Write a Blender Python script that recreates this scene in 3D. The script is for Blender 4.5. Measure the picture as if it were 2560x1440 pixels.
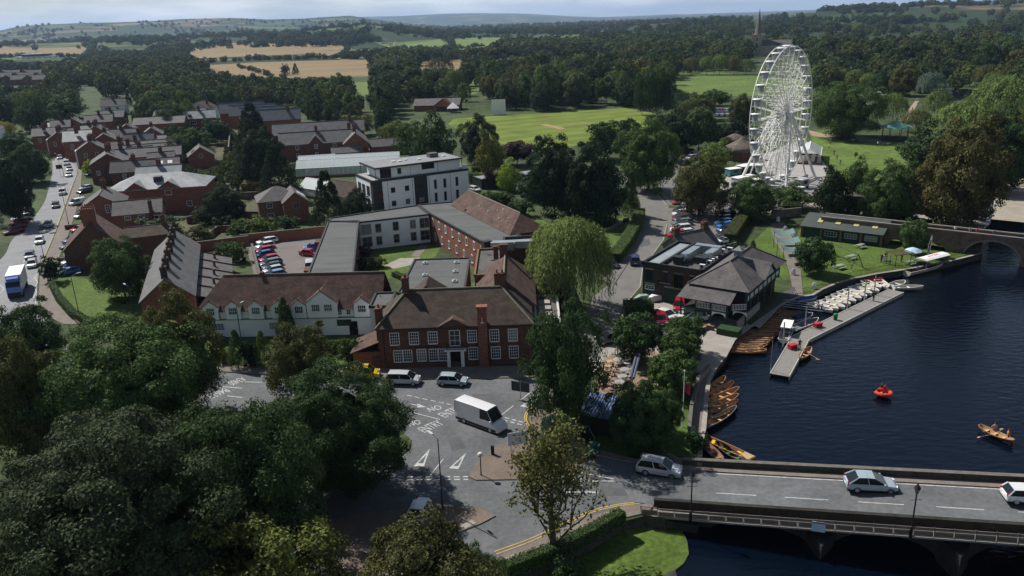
import bpy, bmesh, math, random
import numpy as np
from mathutils import Vector, Matrix
from mathutils.geometry import delaunay_2d_cdt, tessellate_polygon
for _o in list(bpy.data.objects): bpy.data.objects.remove(_o)
SC = bpy.context.scene
COL = SC.collection
R = math.radians
# ------------------------------------------------------------------ camera
CF, CYH, CROLL, CH = 2000.0, 48.0, R(2.0), 45.0       # focal length and horizon in photo pixels, roll, height (m)
CP = math.atan((720 - CYH) / CF)
_f = np.array([0, math.cos(CP), -math.sin(CP)])
_r0 = np.array([1., 0, 0]); _u0 = np.array([0, math.sin(CP), math.cos(CP)])
_r = math.cos(CROLL) * _r0 - math.sin(CROLL) * _u0
_u = math.sin(CROLL) * _r0 + math.cos(CROLL) * _u0
cam = bpy.data.cameras.new('camera'); cam.sensor_width = 36; cam.lens = CF / 2560 * 36
cam.clip_start = 0.5; cam.clip_end = 60000
camo = bpy.data.objects.new('camera', cam); COL.objects.link(camo)
camo.matrix_world = Matrix(((_r[0], _u[0], -_f[0], 0), (_r[1], _u[1], -_f[1], 0), (_r[2], _u[2], -_f[2], CH), (0, 0, 0, 1)))
SC.camera = camo
# ------------------------------------------------------------------ sun and sky
SUN_EL = R(47); SUN_TO = Vector((-0.74, 0.67, 0)).normalized()      # horizontal direction towards the sun
W = bpy.data.worlds.new('World'); SC.world = W; W.use_nodes = True
def _world():
    nt = W.node_tree; N = nt.nodes; L = nt.links; N.clear()
    out = N.new('ShaderNodeOutputWorld'); bg = N.new('ShaderNodeBackground'); bg.inputs[1].default_value = SKY_STR
    sky = N.new('ShaderNodeTexSky'); sky.sky_type = 'NISHITA'; sky.sun_disc = False
    sky.sun_elevation = SUN_EL; sky.sun_rotation = math.atan2(SUN_TO.x, SUN_TO.y); sky.altitude = 50
    sky.air_density = 1.0; sky.dust_density = 0.3; sky.ozone_density = 1.4
    tc = N.new('ShaderNodeTexCoord'); mp = N.new('ShaderNodeMapping'); mp.inputs['Scale'].default_value = (3.0, 3.0, 22.0)
    nz = N.new('ShaderNodeTexNoise'); nz.inputs['Scale'].default_value = 1.6; nz.inputs['Detail'].default_value = 7; nz.inputs['Roughness'].default_value = .55
    rm = N.new('ShaderNodeMapRange'); rm.inputs[1].default_value = .12; rm.inputs[2].default_value = .58
    mx = N.new('ShaderNodeMixRGB'); mx.inputs[2].default_value = (13.5, 14.3, 15.0, 1)
    sp = N.new('ShaderNodeSeparateXYZ'); hz = N.new('ShaderNodeMapRange')          # broken cloud sheet seen edge-on, thinning overhead
    hz.inputs[1].default_value = .02; hz.inputs[2].default_value = .30; hz.inputs[3].default_value = 1.0; hz.inputs[4].default_value = .08
    mu = N.new('ShaderNodeMath'); mu.operation = 'MULTIPLY'
    n2 = N.new('ShaderNodeTexNoise'); n2.inputs['Scale'].default_value = 3.4; n2.inputs['Detail'].default_value = 6; L.new(mp.outputs[0], n2.inputs[0]); r2 = N.new('ShaderNodeMapRange'); r2.inputs[1].default_value = .35; r2.inputs[2].default_value = .65; L.new(n2.outputs[0], r2.inputs[0])
    cc = N.new('ShaderNodeMixRGB'); cc.inputs[1].default_value = (10.5, 11.6, 12.8, 1); cc.inputs[2].default_value = (16.5, 16.9, 17.2, 1); L.new(r2.outputs[0], cc.inputs[0]); L.new(cc.outputs[0], mx.inputs[2])
    L.new(tc.outputs['Generated'], mp.inputs[0]); L.new(mp.outputs[0], nz.inputs[0]); L.new(nz.outputs[0], rm.inputs[0])
    L.new(tc.outputs['Generated'], sp.inputs[0]); L.new(sp.outputs[2], hz.inputs[0])
    L.new(rm.outputs[0], mu.inputs[0]); L.new(hz.outputs[0], mu.inputs[1]); L.new(mu.outputs[0], mx.inputs[0])
    L.new(sky.outputs[0], mx.inputs[1]); L.new(mx.outputs[0], bg.inputs[0]); L.new(bg.outputs[0], out.inputs[0])
SKY_STR = 0.05
_world()
sl = bpy.data.lights.new('sun', 'SUN'); sl.energy = 5.0; sl.angle = R(0.53); sl.color = (1.0, .965, .91)
so = bpy.data.objects.new('sun', sl); COL.objects.link(so)
_sd = Vector((SUN_TO.x * math.cos(SUN_EL), SUN_TO.y * math.cos(SUN_EL), math.sin(SUN_EL)))
so.rotation_euler = _sd.to_track_quat('Z', 'Y').to_euler(); so.location = (0, 0, 200)
SC.view_settings.view_transform = 'Standard'; SC.view_settings.look = 'None'
SC.view_settings.exposure = 0.26; SC.view_settings.gamma = 1.0; SC.view_settings.use_curve_mapping = False
SC.render.engine = 'CYCLES'; SC.render.resolution_x = 1024; SC.render.resolution_y = 576
SC.cycles.max_bounces = 5; SC.cycles.diffuse_bounces = 1; SC.cycles.glossy_bounces = 3; SC.cycles.transmission_bounces = 4
SC.cycles.transparent_max_bounces = 6; SC.cycles.volume_bounces = 0; SC.cycles.caustics_reflective = False; SC.cycles.caustics_refractive = False
# ------------------------------------------------------------------ photo pixel -> point on the ground (or at height z)
def _ray(x, y): return _f * CF + _r * (x - 1280) - _u * (y - 720)
def G(x, y, z=0.0):
    d = _ray(x, y); t = (z - CH) / d[2]; return (d[0] * t, d[1] * t)
def G3(x, y, z=0.0):
    a = G(x, y, z); return Vector((a[0], a[1], z))
def PROJ(X, Y, Z):
    v = np.array([X, Y, Z - CH]); c = v @ _f
    return 1280 + CF * (v @ _r) / c, 720 - CF * (v @ _u) / c
def MPP(X, Y, Z=0): return float(np.array([X, Y, Z - CH]) @ _f) / CF
def HGT(X, Y, ytop):
    lo, hi = 0., 80.
    for _ in range(30):
        m = (lo + hi) / 2
        if PROJ(X, Y, m)[1] > ytop: lo = m
        else: hi = m
    return lo
# ------------------------------------------------------------------ materials
MATS = {}
def _nodes(name):
    m = bpy.data.materials.new(name); m.use_nodes = True; nt = m.node_tree; nt.nodes.clear()
    o = nt.nodes.new('ShaderNodeOutputMaterial'); return m, nt, nt.nodes, nt.links, o
def mat(name, c, rough=.8, var=.18, scale=.6, fine=0., bump=0., metal=0., spec=.25, stretch=None, c2=None, coat=0., ocol=False):
    """base colour with a broad and a fine noise; stretch squeezes the noise along axes"""
    if name in MATS: return MATS[name]
    m, nt, N, L, o = _nodes(name); b = N.new('ShaderNodeBsdfPrincipled'); L.new(b.outputs[0], o.inputs[0])
    b.inputs['Roughness'].default_value = rough; b.inputs['Metallic'].default_value = metal
    b.inputs['Specular IOR Level'].default_value = spec; b.inputs['Coat Weight'].default_value = coat
    c = tuple(c) + (1,)
    lo = tuple(c2) + (1,) if c2 else tuple(v * (1 - var) for v in c[:3]) + (1,)
    hi = c if c2 else tuple(min(1, v * (1 + var)) for v in c[:3]) + (1,)
    ge = N.new('ShaderNodeNewGeometry'); mp = N.new('ShaderNodeMapping'); L.new(ge.outputs['Position'], mp.inputs[0])
    if stretch: mp.inputs['Scale'].default_value = stretch
    nz = N.new('ShaderNodeTexNoise'); nz.inputs['Scale'].default_value = scale; nz.inputs['Detail'].default_value = 6; nz.inputs['Roughness'].default_value = .6
    L.new(mp.outputs[0], nz.inputs[0]); rm = N.new('ShaderNodeMapRange'); rm.inputs[1].default_value = .3; rm.inputs[2].default_value = .7
    L.new(nz.outputs[0], rm.inputs[0]); mx = N.new('ShaderNodeMixRGB'); mx.inputs[1].default_value = lo; mx.inputs[2].default_value = hi
    L.new(rm.outputs[0], mx.inputs[0]); src = mx.outputs[0]
    if ocol:
        oi = N.new('ShaderNodeObjectInfo'); m2 = N.new('ShaderNodeMixRGB'); m2.blend_type = 'MULTIPLY'; m2.inputs[0].default_value = 1
        L.new(oi.outputs['Color'], m2.inputs[1]); L.new(src, m2.inputs[2]); src = m2.outputs[0]
    if fine:
        n2 = N.new('ShaderNodeTexNoise'); n2.inputs['Scale'].default_value = scale * 9; n2.inputs['Detail'].default_value = 3
        L.new(ge.outputs['Position'], n2.inputs[0]); r2 = N.new('ShaderNodeMapRange'); r2.inputs[1].default_value = .3; r2.inputs[2].default_value = .7
        r2.inputs[3].default_value = 1 - fine; r2.inputs[4].default_value = 1 + fine; L.new(n2.outputs[0], r2.inputs[0])
        m3 = N.new('ShaderNodeMixRGB'); m3.blend_type = 'MULTIPLY'; m3.inputs[0].default_value = 1
        L.new(src, m3.inputs[1]); L.new(r2.outputs[0], m3.inputs[2]); src = m3.outputs[0]
    L.new(src, b.inputs['Base Color'])
    if bump:
        bp = N.new('ShaderNodeBump'); bp.inputs['Strength'].default_value = bump; bp.inputs['Distance'].default_value = .05
        L.new(nz.outputs[0], bp.inputs['Height']); L.new(bp.outputs[0], b.inputs['Normal'])
    MATS[name] = m; return m
# ------------------------------------------------------------------ mesh building
class MB:
    def __init__(s): s.v = []; s.f = []; s.m = []
    def add(s, vs, fs, m=0):
        n = len(s.v); s.v.extend([tuple(p) for p in vs]); s.f.extend([tuple(i + n for i in f) for f in fs]); s.m.extend([m] * len(fs)); return s
    def poly(s, pts, m=0): return s.add(pts, [tuple(range(len(pts)))], m)
    def box(s, x0, x1, y0, y1, z0, z1, m=0):
        return s.add([(x0,y0,z0),(x1,y0,z0),(x1,y1,z0),(x0,y1,z0),(x0,y0,z1),(x1,y0,z1),(x1,y1,z1),(x0,y1,z1)],
                     [(0,3,2,1),(4,5,6,7),(0,1,5,4),(1,2,6,5),(2,3,7,6),(3,0,4,7)], m)
    def cbox(s, c, sx, sy, sz, rz=0, m=0):
        ca, sa = math.cos(rz), math.sin(rz); vs = []
        for dz in (-.5, .5):
            for dx, dy in ((-.5,-.5),(.5,-.5),(.5,.5),(-.5,.5)):
                X, Y = dx * sx, dy * sy; vs.append((c[0] + X*ca - Y*sa, c[1] + X*sa + Y*ca, c[2] + dz * sz))
        return s.add(vs, [(0,3,2,1),(4,5,6,7),(0,1,5,4),(1,2,6,5),(2,3,7,6),(3,0,4,7)], m)
    def prism(s, pts, z0, z1, m=0, mtop=None):
        n = len(pts); a = sum(pts[i][0]*pts[(i+1)%n][1] - pts[(i+1)%n][0]*pts[i][1] for i in range(n))
        if a < 0: pts = list(pts)[::-1]
        vs = [(p[0], p[1], z0) for p in pts] + [(p[0], p[1], z1) for p in pts]
        s.add(vs, [(i, (i+1) % n, n + (i+1) % n, n + i) for i in range(n)], m)
        tri = tessellate_polygon([[Vector((p[0], p[1], 0)) for p in pts]])
        b = len(s.v) - 2 * n; mt = m if mtop is None else mtop
        for t in tri:
            q = [pts[i] for i in t]; ar = (q[1][0]-q[0][0])*(q[2][1]-q[0][1]) - (q[2][0]-q[0][0])*(q[1][1]-q[0][1])
            t = t if ar > 0 else t[::-1]
            s.f.append(tuple(b + n + i for i in t)); s.m.append(mt)
            s.f.append(tuple(b + i for i in t[::-1])); s.m.append(m)
        return s
    def tube(s, p0, p1, r0, r1=None, n=6, m=0, cap=True):
        r1 = r0 if r1 is None else r1; p0 = Vector(p0); p1 = Vector(p1); d = p1 - p0
        if d.length < 1e-6: return s
        q = d.to_track_quat('Z', 'Y'); vs = []
        for p, r in ((p0, r0), (p1, r1)):
            for i in range(n):
                a = 2 * math.pi * i / n; vs.append(p + q @ Vector((r * math.cos(a), r * math.sin(a), 0)))
        fs = [(i, (i+1) % n, n + (i+1) % n, n + i) for i in range(n)]
        if cap: fs += [tuple(range(n))[::-1], tuple(range(n, 2*n))]
        return s.add(vs, fs, m)
    def lathe(s, prof, n=12, c=(0,0,0), m=0):
        vs = []; k = len(prof)
        for r, z in prof:
            for i in range(n):
                a = 2 * math.pi * i / n; vs.append((c[0] + r*math.cos(a), c[1] + r*math.sin(a), c[2] + z))
        fs = [(j*n + i, j*n + (i+1) % n, (j+1)*n + (i+1) % n, (j+1)*n + i) for j in range(k-1) for i in range(n)]
        fs += [tuple(range(n))[::-1], tuple((k-1)*n + i for i in range(n))]
        return s.add(vs, fs, m)
    def loft(s, rings, m=0, close=True, cap=True):
        n = len(rings[0]); vs = [p for r in rings for p in r]; fs = []
        for j in range(len(rings) - 1):
            for i in range(n if close else n - 1):
                fs.append((j*n + i, j*n + (i+1) % n, (j+1)*n + (i+1) % n, (j+1)*n + i))
        if cap and close: fs += [tuple(range(n))[::-1], tuple((len(rings)-1)*n + i for i in range(n))]
        return s.add(vs, fs, m)
    def mesh(s, name, mats, smooth=False):
        me = bpy.data.meshes.new(name); me.from_pydata(s.v, [], s.f)
        for mm in (mats if isinstance(mats, (list, tuple)) else [mats]): me.materials.append(mm)
        if len(me.materials) > 1: me.polygons.foreach_set('material_index', s.m)
        if smooth: me.polygons.foreach_set('use_smooth', [True] * len(s.f))
        me.update(); return me
    def build(s, name, mats, parent=None, loc=(0,0,0), rz=0, smooth=False):
        return ob(name, s.mesh(name, mats, smooth), parent, loc, rz)
def ob(name, me, parent=None, loc=(0,0,0), rz=0, sc=None):
    o = bpy.data.objects.new(name, me); COL.objects.link(o); o.location = loc
    o.rotation_euler = (0, 0, rz) if not isinstance(rz, tuple) else rz
    if sc is not None: o.scale = sc if isinstance(sc, tuple) else (sc, sc, sc)
    if parent: o.parent = parent
    return o
def tag(o, label, cat, group=None):
    o['label'] = label; o['category'] = cat
    if group: o['group'] = group
    return o
def thing(name, label, cat, loc=(0,0,0), rz=0, group=None):
    o = bpy.data.objects.new(name, None); COL.objects.link(o); o.location = loc; o.rotation_euler = (0, 0, rz); o.empty_display_size = .3
    return tag(o, label, cat, group)
def struct(o): o['kind'] = 'structure'; return o
def stuff(o): o['kind'] = 'stuff'; return o
def copy_tree(o, parent=None):
    c = o.copy(); COL.objects.link(c); c.parent = parent
    for ch in o.children: copy_tree(ch, c)
    return c
ORD = ['first','second','third','fourth','fifth','sixth','seventh','eighth','ninth','tenth','eleventh','twelfth','thirteenth','fourteenth','fifteenth','sixteenth','seventeenth','eighteenth','nineteenth','twentieth']
def ordn(i):
    if i < 20: return ORD[i]
    n = i + 1; suf = 'th' if 10 <= n % 100 <= 20 else {1:'st',2:'nd',3:'rd'}.get(n % 10, 'th'); return f'{n}{suf}'
def sheet(name, pxs, m, z=0.004, zpx=0.0, world=False, hfun=None):
    """flat sheet from a photo outline laid on the ground"""
    pts = pxs if world else [G(x, y, zpx) for x, y in pxs]
    tri = tessellate_polygon([[Vector((p[0], p[1], 0)) for p in pts]]); b = MB()
    vs = [(p[0], p[1], (hfun(*p) if hfun else 0) + z) for p in pts]; fs = []
    for t in tri:
        q = [pts[i] for i in t]; ar = (q[1][0]-q[0][0])*(q[2][1]-q[0][1]) - (q[2][0]-q[0][0])*(q[1][1]-q[0][1])
        fs.append(t if ar > 0 else t[::-1])
    b.add(vs, fs); return struct(b.build(name, m))
def slab(name, pxs, mats, h=.12, z0=-.05, mtop=1, world=False):
    pts = pxs if world else [G(x, y) for x, y in pxs]
    return struct(MB().prism(pts, z0, h, 0, mtop).build(name, mats))
def smooth_line(pts, k=6):
    """Catmull-Rom through points"""
    P = [np.array(p, float) for p in pts]; P = [2*P[0]-P[1]] + P + [2*P[-1]-P[-2]]; out = []
    for i in range(1, len(P) - 2):
        for j in range(k):
            t = j / k; a, b, c, d = P[i-1], P[i], P[i+1], P[i+2]
            out.append(tuple(.5*((2*b)+(c-a)*t+(2*a-5*b+4*c-d)*t*t+(3*b-a-3*c+d)*t**3)))
    out.append(tuple(P[-2])); return out
def strip(b, line, w, z, m=0):
    """ribbon of width w along a world polyline"""
    n = len(line); vs = []
    for i, p in enumerate(line):
        a = line[max(0, i-1)]; c = line[min(n-1, i+1)]; dx, dy = c[0]-a[0], c[1]-a[1]; l = math.hypot(dx, dy) or 1
        vs += [(p[0] - dy/l*w/2, p[1] + dx/l*w/2, z), (p[0] + dy/l*w/2, p[1] - dx/l*w/2, z)]
    b.add(vs, [(2*i+1, 2*i+3, 2*i+2, 2*i) for i in range(n-1)], m); return b
def inpoly(x, y, poly):
    c = False; n = len(poly); j = n - 1
    for i in range(n):
        xi, yi = poly[i]; xj, yj = poly[j]
        if (yi > y) != (yj > y) and x < (xj-xi)*(y-yi)/(yj-yi)+xi: c = not c
        j = i
    return c
M_ASPH = mat('asphalt', (.108,.113,.116), .85, .24, .22, fine=.16)
M_ASPH2 = mat('asphalt_lane', (.150,.142,.130), .85, .15, .3, fine=.10)
M_PAVE = mat('paving', (.17,.145,.125), .9, .18, .5, fine=.12)
M_PAVER = mat('paving_red', (.155,.120,.095), .9, .2, .5, fine=.12)
M_CONC = mat('concrete', (.30,.27,.235), .9, .16, .5, fine=.1)
M_KERB = mat('kerb_stone', (.28,.26,.24), .9, .15, 1.)
M_WHITEP = mat('road_paint', (.56,.56,.54), .7, .3, 2.2, c2=(.27,.27,.27))
M_YELP = mat('yellow_paint', (.52,.34,.06), .8, .2, 2.5)
M_GRASS = mat('grass', (.062,.105,.018), .95, .3, .25, fine=.25, bump=.3)
M_LAWN = mat('lawn', (.070,.112,.018), .95, .30, .22, fine=.35, bump=.3)
M_LAWNS = mat('park_lawn', (.092,.140,.026), .95, .24, .05, fine=.3)
M_ROUGH = mat('rough_ground', (.045,.065,.02), .95, .45, .05, fine=.4)
M_WHITE = mat('white_render', (.82,.83,.83), .8, .05, .4)
M_WPAINT = mat('white_paint', (.78,.78,.77), .5, .04, 1.)
M_BRICK = mat('red_brick', (.225,.092,.06), .9, .28, 1.6, fine=.22, stretch=(1,1,3))
M_BRICKD = mat('dark_brick', (.125,.060,.042), .9, .3, 1.4, fine=.25, stretch=(1,1,3))
M_BRICKB = mat('buff_brown_brick', (.19,.10,.065), .9, .25, 1.4, fine=.22, stretch=(1,1,3))
M_BRICKK = mat('brown_black_brick', (.062,.045,.036), .9, .25, 1.2, fine=.2)
M_TILE = mat('clay_tile', (.062,.045,.034), .9, .38, .7, fine=.3, stretch=(1,1,2.2), bump=.3)
M_TILER = mat('mottled_clay_tile', (.088,.054,.043), .9, .42, .5, fine=.34, stretch=(1,1,2.2), bump=.3)
M_SLATE = mat('slate', (.102,.099,.099), .75, .28, .6, fine=.22, spec=.4)
M_SLATED = mat('weathered_slate', (.088,.079,.078), .8, .35, .7, fine=.3, spec=.4)
M_SLATEW = mat('lead_slate', (.22,.23,.235), .7, .3, .5, fine=.22, spec=.4)
M_FELT = mat('roof_felt', (.100,.105,.101), .9, .2, .35, fine=.12, stretch=(.3,1.6,1))
M_FELTD = mat('dark_felt', (.10,.094,.085), .9, .3, .3, fine=.12)
M_DARK = mat('dark_cladding', (.032,.036,.04), .6, .15, 1.)
M_BLACK = mat('black_paint', (.012,.012,.013), .5, .1, 2.)
M_VOID = mat('dark_interior', (.006,.006,.007), .9, .1, 2.)
M_GREENP = mat('green_paint', (.012,.05,.036), .5, .15, 2.)
M_STONE = mat('grey_stone', (.21,.185,.155), .95, .35, 1.2, fine=.3, bump=.6)
M_STONED = mat('dark_stone', (.058,.051,.043), .95, .45, .8, fine=.4, bump=.6)
M_COPE = mat('coping_stone', (.125,.115,.098), .95, .25, 1.4, fine=.25)
M_METAL = mat('galvanised_steel', (.42,.46,.47), .4, .12, 1., metal=.7)
M_STEELW = mat('white_steel', (.80,.79,.74), .5, .05, 1.)
M_WOOD = mat('varnished_wood', (.24,.105,.04), .45, .3, 3., spec=.4)
M_WOODP = mat('pale_wood', (.42,.30,.17), .7, .2, 3.)
M_DECK = mat('weathered_deck', (.24,.225,.205), .85, .2, 3., fine=.2)
M_TIMBER = mat('dark_timber', (.03,.026,.022), .7, .2, 2.)
M_BARK = mat('bark', (.075,.058,.042), .95, .35, 2., fine=.3)
M_COPPER = mat('verdigris', (.16,.36,.30), .7, .14, .6)
M_TAN = mat('stubble_field', (.205,.148,.068), .95, .16, .02, fine=.1, stretch=(.25,1.,1.))
M_TAN2 = mat('ripe_field', (.19,.155,.075), .95, .14, .02, fine=.1)
M_FIELDG = mat('pasture', (.11,.16,.035), .95, .2, .02, fine=.12)
def glass_mat(name, c=(.012,.016,.02), rough=.06):
    m, nt, N, L, o = _nodes(name); b = N.new('ShaderNodeBsdfPrincipled'); L.new(b.outputs[0], o.inputs[0])
    b.inputs['Base Color'].default_value = tuple(c) + (1,); b.inputs['Roughness'].default_value = rough
    b.inputs['Specular IOR Level'].default_value = .5; MATS[name] = m; return m
M_GLASS = glass_mat('window_glass', (.03,.036,.045), .12)
def _gv():
    nt = M_GLASS.node_tree; N = nt.nodes; b = next(n for n in N if n.type == 'BSDF_PRINCIPLED'); oi = N.new('ShaderNodeObjectInfo'); cr = N.new('ShaderNodeValToRGB'); e = cr.color_ramp; e.interpolation = 'CONSTANT'; e.elements[0].color = (.012,.014,.018,1); e.elements[1].position = .45; e.elements[1].color = (.03,.036,.045,1); q = e.elements.new(.72); q.color = (.10,.11,.115,1); q = e.elements.new(.88); q.color = (.2,.2,.19,1)
    nt.links.new(oi.outputs['Random'], cr.inputs[0]); nt.links.new(cr.outputs[0], b.inputs['Base Color'])
_gv()
M_CGLASS = glass_mat('car_glass', (.012,.015,.018), .04)
def clear_glass():
    m, nt, N, L, o = _nodes('greenhouse_glass'); t = N.new('ShaderNodeBsdfTransparent'); g = N.new('ShaderNodeBsdfPrincipled'); mx = N.new('ShaderNodeMixShader')
    t.inputs[0].default_value = (.75,.8,.8,1); g.inputs['Base Color'].default_value = (.62,.68,.68,1); g.inputs['Roughness'].default_value = .2
    mx.inputs[0].default_value = .68; L.new(t.outputs[0], mx.inputs[1]); L.new(g.outputs[0], mx.inputs[2]); L.new(mx.outputs[0], o.inputs[0]); return m
M_GHOUSE = clear_glass()
def paint_mat():
    m, nt, N, L, o = _nodes('car_paint'); b = N.new('ShaderNodeBsdfPrincipled'); L.new(b.outputs[0], o.inputs[0]); oi = N.new('ShaderNodeObjectInfo')
    L.new(oi.outputs['Color'], b.inputs['Base Color']); b.inputs['Roughness'].default_value = .32; b.inputs['Coat Weight'].default_value = .6; b.inputs['Coat Roughness'].default_value = .06
    b.inputs['Metallic'].default_value = .15; return m
M_PAINT = paint_mat()
M_OCOL = mat('coloured_cloth', (1,1,1), .85, .06, 3., ocol=True)
M_RUB = mat('rubber', (.014,.014,.014), .85, .1, 3.)
M_RIM = mat('alloy', (.42,.43,.44), .35, .05, 3., metal=.8)
M_HEAD = mat('lamp_lens', (.75,.77,.78), .15, .02, 3.)
M_TAIL = mat('tail_lens', (.35,.012,.012), .25, .02, 3.)
M_SKIN = mat('skin', (.45,.27,.19), .7, .05, 3.)
# ================================================================== terrain
def az_of(px, py=100):
    d = _ray(px, py); return math.atan2(d[0], d[1])
def tan_el(px, py):
    d = _ray(px, py); return d[2] / math.hypot(d[0], d[1])
def _ridge(pts):
    A = sorted((az_of(x, y), tan_el(x, y)) for x, y in pts); return [a for a, _ in A], [t for _, t in A]
RIDGES = []   # (azimuths, tangents, near foot, crest, back foot)
def add_ridge(pts, r0, r1, r2):
    a, t = _ridge(pts); RIDGES.append((np.array(a), np.array(t), r0, r1, r2))
add_ridge([(-900,110),(-300,90),(0,77),(28,70),(81,63),(211,57),(334,54),(457,47),(580,45),(668,50),(760,48),(875,41),(920,48),(1000,58),(1100,66),(1300,75),(3400,60)], 3600, 6500, 9500)
add_ridge([(-900,120),(0,90),(700,50),(850,44),(1000,40),(1120,34),(1200,33),(1320,35),(1420,40),(1500,43),(1600,40),(1690,36),(1760,41),(1850,36),(1960,36),(2060,34),(2200,26),(2280,18),(2400,4),(2560,-2),(3000,-10),(3500,0)], 9000, 15500, 21000)
add_ridge([(-900,140),(0,118),(400,104),(520,98),(700,88),(820,72),(905,62),(980,66),(1020,72),(1100,82),(1500,70),(1650,56),(1780,48),(1880,50),(1950,44),(2010,33),(2080,27),(2160,22),(2250,21),(2330,14),(2450,14),(2560,10),(3000,5),(3500,10)], 1500, 2600, 4200)
def smst(t): t = min(1., max(0., t)); return t*t*(3-2*t)
def hfun(x, y):
    r = math.hypot(x, y)
    if r < 900 or y < 0: return 0.0
    a = math.atan2(x, y); h = 0.0
    for A, T, r0, r1, r2 in RIDGES:
        if r <= r0: continue
        pk = max(0., float(np.interp(a, A, T)) * r1 + CH)
        k = smst((r - r0) / (r1 - r0)) if r < r1 else 1 - .8 * smst((r - r1) / (r2 - r1))
        h = max(h, pk * k)
    h += 6 * math.sin(x * .0021 + 1) * math.sin(y * .0017) * smst((r - 900) / 1500)
    return max(h, -4) * smst((r - 900) / 500)
R_NEAR = 950.
def land_mat():
    """far countryside: patchwork of fields, pasture and woodland"""
    m, nt, N, L, o = _nodes('countryside'); b = N.new('ShaderNodeBsdfPrincipled'); L.new(b.outputs[0], o.inputs[0]); b.inputs['Roughness'].default_value = .95; b.inputs['Specular IOR Level'].default_value = .1
    ge = N.new('ShaderNodeNewGeometry'); mp = N.new('ShaderNodeMapping'); mp.inputs['Scale'].default_value = (.0032, .0021, 0); L.new(ge.outputs['Position'], mp.inputs[0])
    vo = N.new('ShaderNodeTexVoronoi'); vo.inputs['Scale'].default_value = 1.; L.new(mp.outputs[0], vo.inputs[0])
    cr = N.new('ShaderNodeValToRGB'); sp = N.new('ShaderNodeSeparateColor'); L.new(vo.outputs['Color'], sp.inputs[0]); L.new(sp.outputs[0], cr.inputs[0])
    e = cr.color_ramp; e.interpolation = 'CONSTANT'; e.elements[0].position = 0; e.elements[0].color = (.03,.05,.02,1); e.elements[1].position = .34; e.elements[1].color = (.075,.11,.03,1)
    for p, c in ((.5,(.10,.13,.04,1)),(.62,(.045,.07,.025,1)),(.76,(.21,.165,.08,1)),(.9,(.16,.115,.07,1))): q = e.elements.new(p); q.color = c
    nz = N.new('ShaderNodeTexNoise'); nz.inputs['Scale'].default_value = .004; nz.inputs['Detail'].default_value = 8; nz.inputs['Roughness'].default_value = .65; L.new(ge.outputs['Position'], nz.inputs[0])
    rm = N.new('ShaderNodeMapRange'); rm.inputs[1].default_value = .47; rm.inputs[2].default_value = .53; L.new(nz.outputs[0], rm.inputs[0])
    mx = N.new('ShaderNodeMixRGB'); mx.inputs[1].default_value = (.026,.042,.018,1); L.new(rm.outputs[0], mx.inputs[0]); L.new(cr.outputs[0], mx.inputs[2])
    ve = N.new('ShaderNodeTexVoronoi'); ve.feature = 'DISTANCE_TO_EDGE'; ve.inputs['Scale'].default_value = 1.; L.new(mp.outputs[0], ve.inputs[0])
    re = N.new('ShaderNodeMapRange'); re.inputs[1].default_value = .02; re.inputs[2].default_value = .035; L.new(ve.outputs['Distance'], re.inputs[0])
    m2 = N.new('ShaderNodeMixRGB'); m2.inputs[1].default_value = (.024,.04,.016,1); L.new(re.outputs[0], m2.inputs[0]); L.new(mx.outputs[0], m2.inputs[2]); L.new(m2.outputs[0], b.inputs['Base Color'])
    return m
M_LAND = land_mat()
# the river bank line, in photo pixels, town side of the water
BANK_NEAR = [(1640,1470),(1657,1440),(1690,1424),(1710,1408),(1722,1385),(1718,1355),(1705,1325)]
BANK_UP = [(1748,1150),(1754,1100),(1759,1071),(1763,1030),(1766,990),(1772,952),(1787,921),(1812,890),(1834,849),(1869,823),(1919,787),(1962,757),(1999,742),(2032,737),(2054,723),(2088,709),(2138,695),(2193,684),(2260,674),(2360,656),(2457,632),(2427,624),(2346,614),(2330,606)]
ZW = -1.2
BANK_TOP = [(1150,1500),(1250,1452),(1320,1420),(1400,1389),(1480,1347),(1555,1304),(1610,1290),(1660,1300)]
bank = [G(*p) for p in BANK_TOP] + [G(*p) for p in BANK_UP]
b0 = G(2330,606); river_poly = bank + [(b0[0] + 3, b0[1] + 14), (b0[0] + 40, b0[1] + 26), (260, b0[1] + 50), (420, 250), (420, -60), (30, -60), (bank[0][0] - 2, 20)]
def near_ground():
    ring = [(R_NEAR * math.sin(a), R_NEAR * math.cos(a)) for a in np.linspace(-math.pi, math.pi, 180, endpoint=False)]
    vs = [Vector(p) for p in ring] + [Vector(p) for p in river_poly]
    n = len(ring); k = len(river_poly)
    faces_in = [list(range(n)), list(range(n, n + k))]
    v, e, f, *_ = delaunay_2d_cdt(vs, [], faces_in, 0, 1e-4)
    b = MB(); keep = []
    for t in f:
        cx = sum(v[i].x for i in t) / len(t); cy = sum(v[i].y for i in t) / len(t)
        if not inpoly(cx, cy, river_poly): keep.append(tuple(t))
    b.add([(p.x, p.y, 0) for p in v], keep)
    # far sheet: rings out to the horizon, joined at the near edge
    az = sorted(set(list(np.round(np.linspace(-math.pi, math.pi, 181), 5)) + list(np.round(np.linspace(-.85, .85, 420), 5))))
    rs = [R_NEAR - 2] + list(np.geomspace(R_NEAR + 30, 30000, 120)); base = len(b.v); na = len(az); vs = []
    for j, r in enumerate(rs):
        for a in az:
            x, y = r * math.sin(a), r * math.cos(a); vs.append((x, y, hfun(x, y) if j else -.05))
    fs = [(j*na + i, j*na + i + 1, (j+1)*na + i + 1, (j+1)*na + i) for j in range(len(rs) - 1) for i in range(na - 1)]
    b.add(vs, fs, 1)
    return struct(b.build('ground', [M_ROUGH, M_LAND]))
near_ground()
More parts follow.
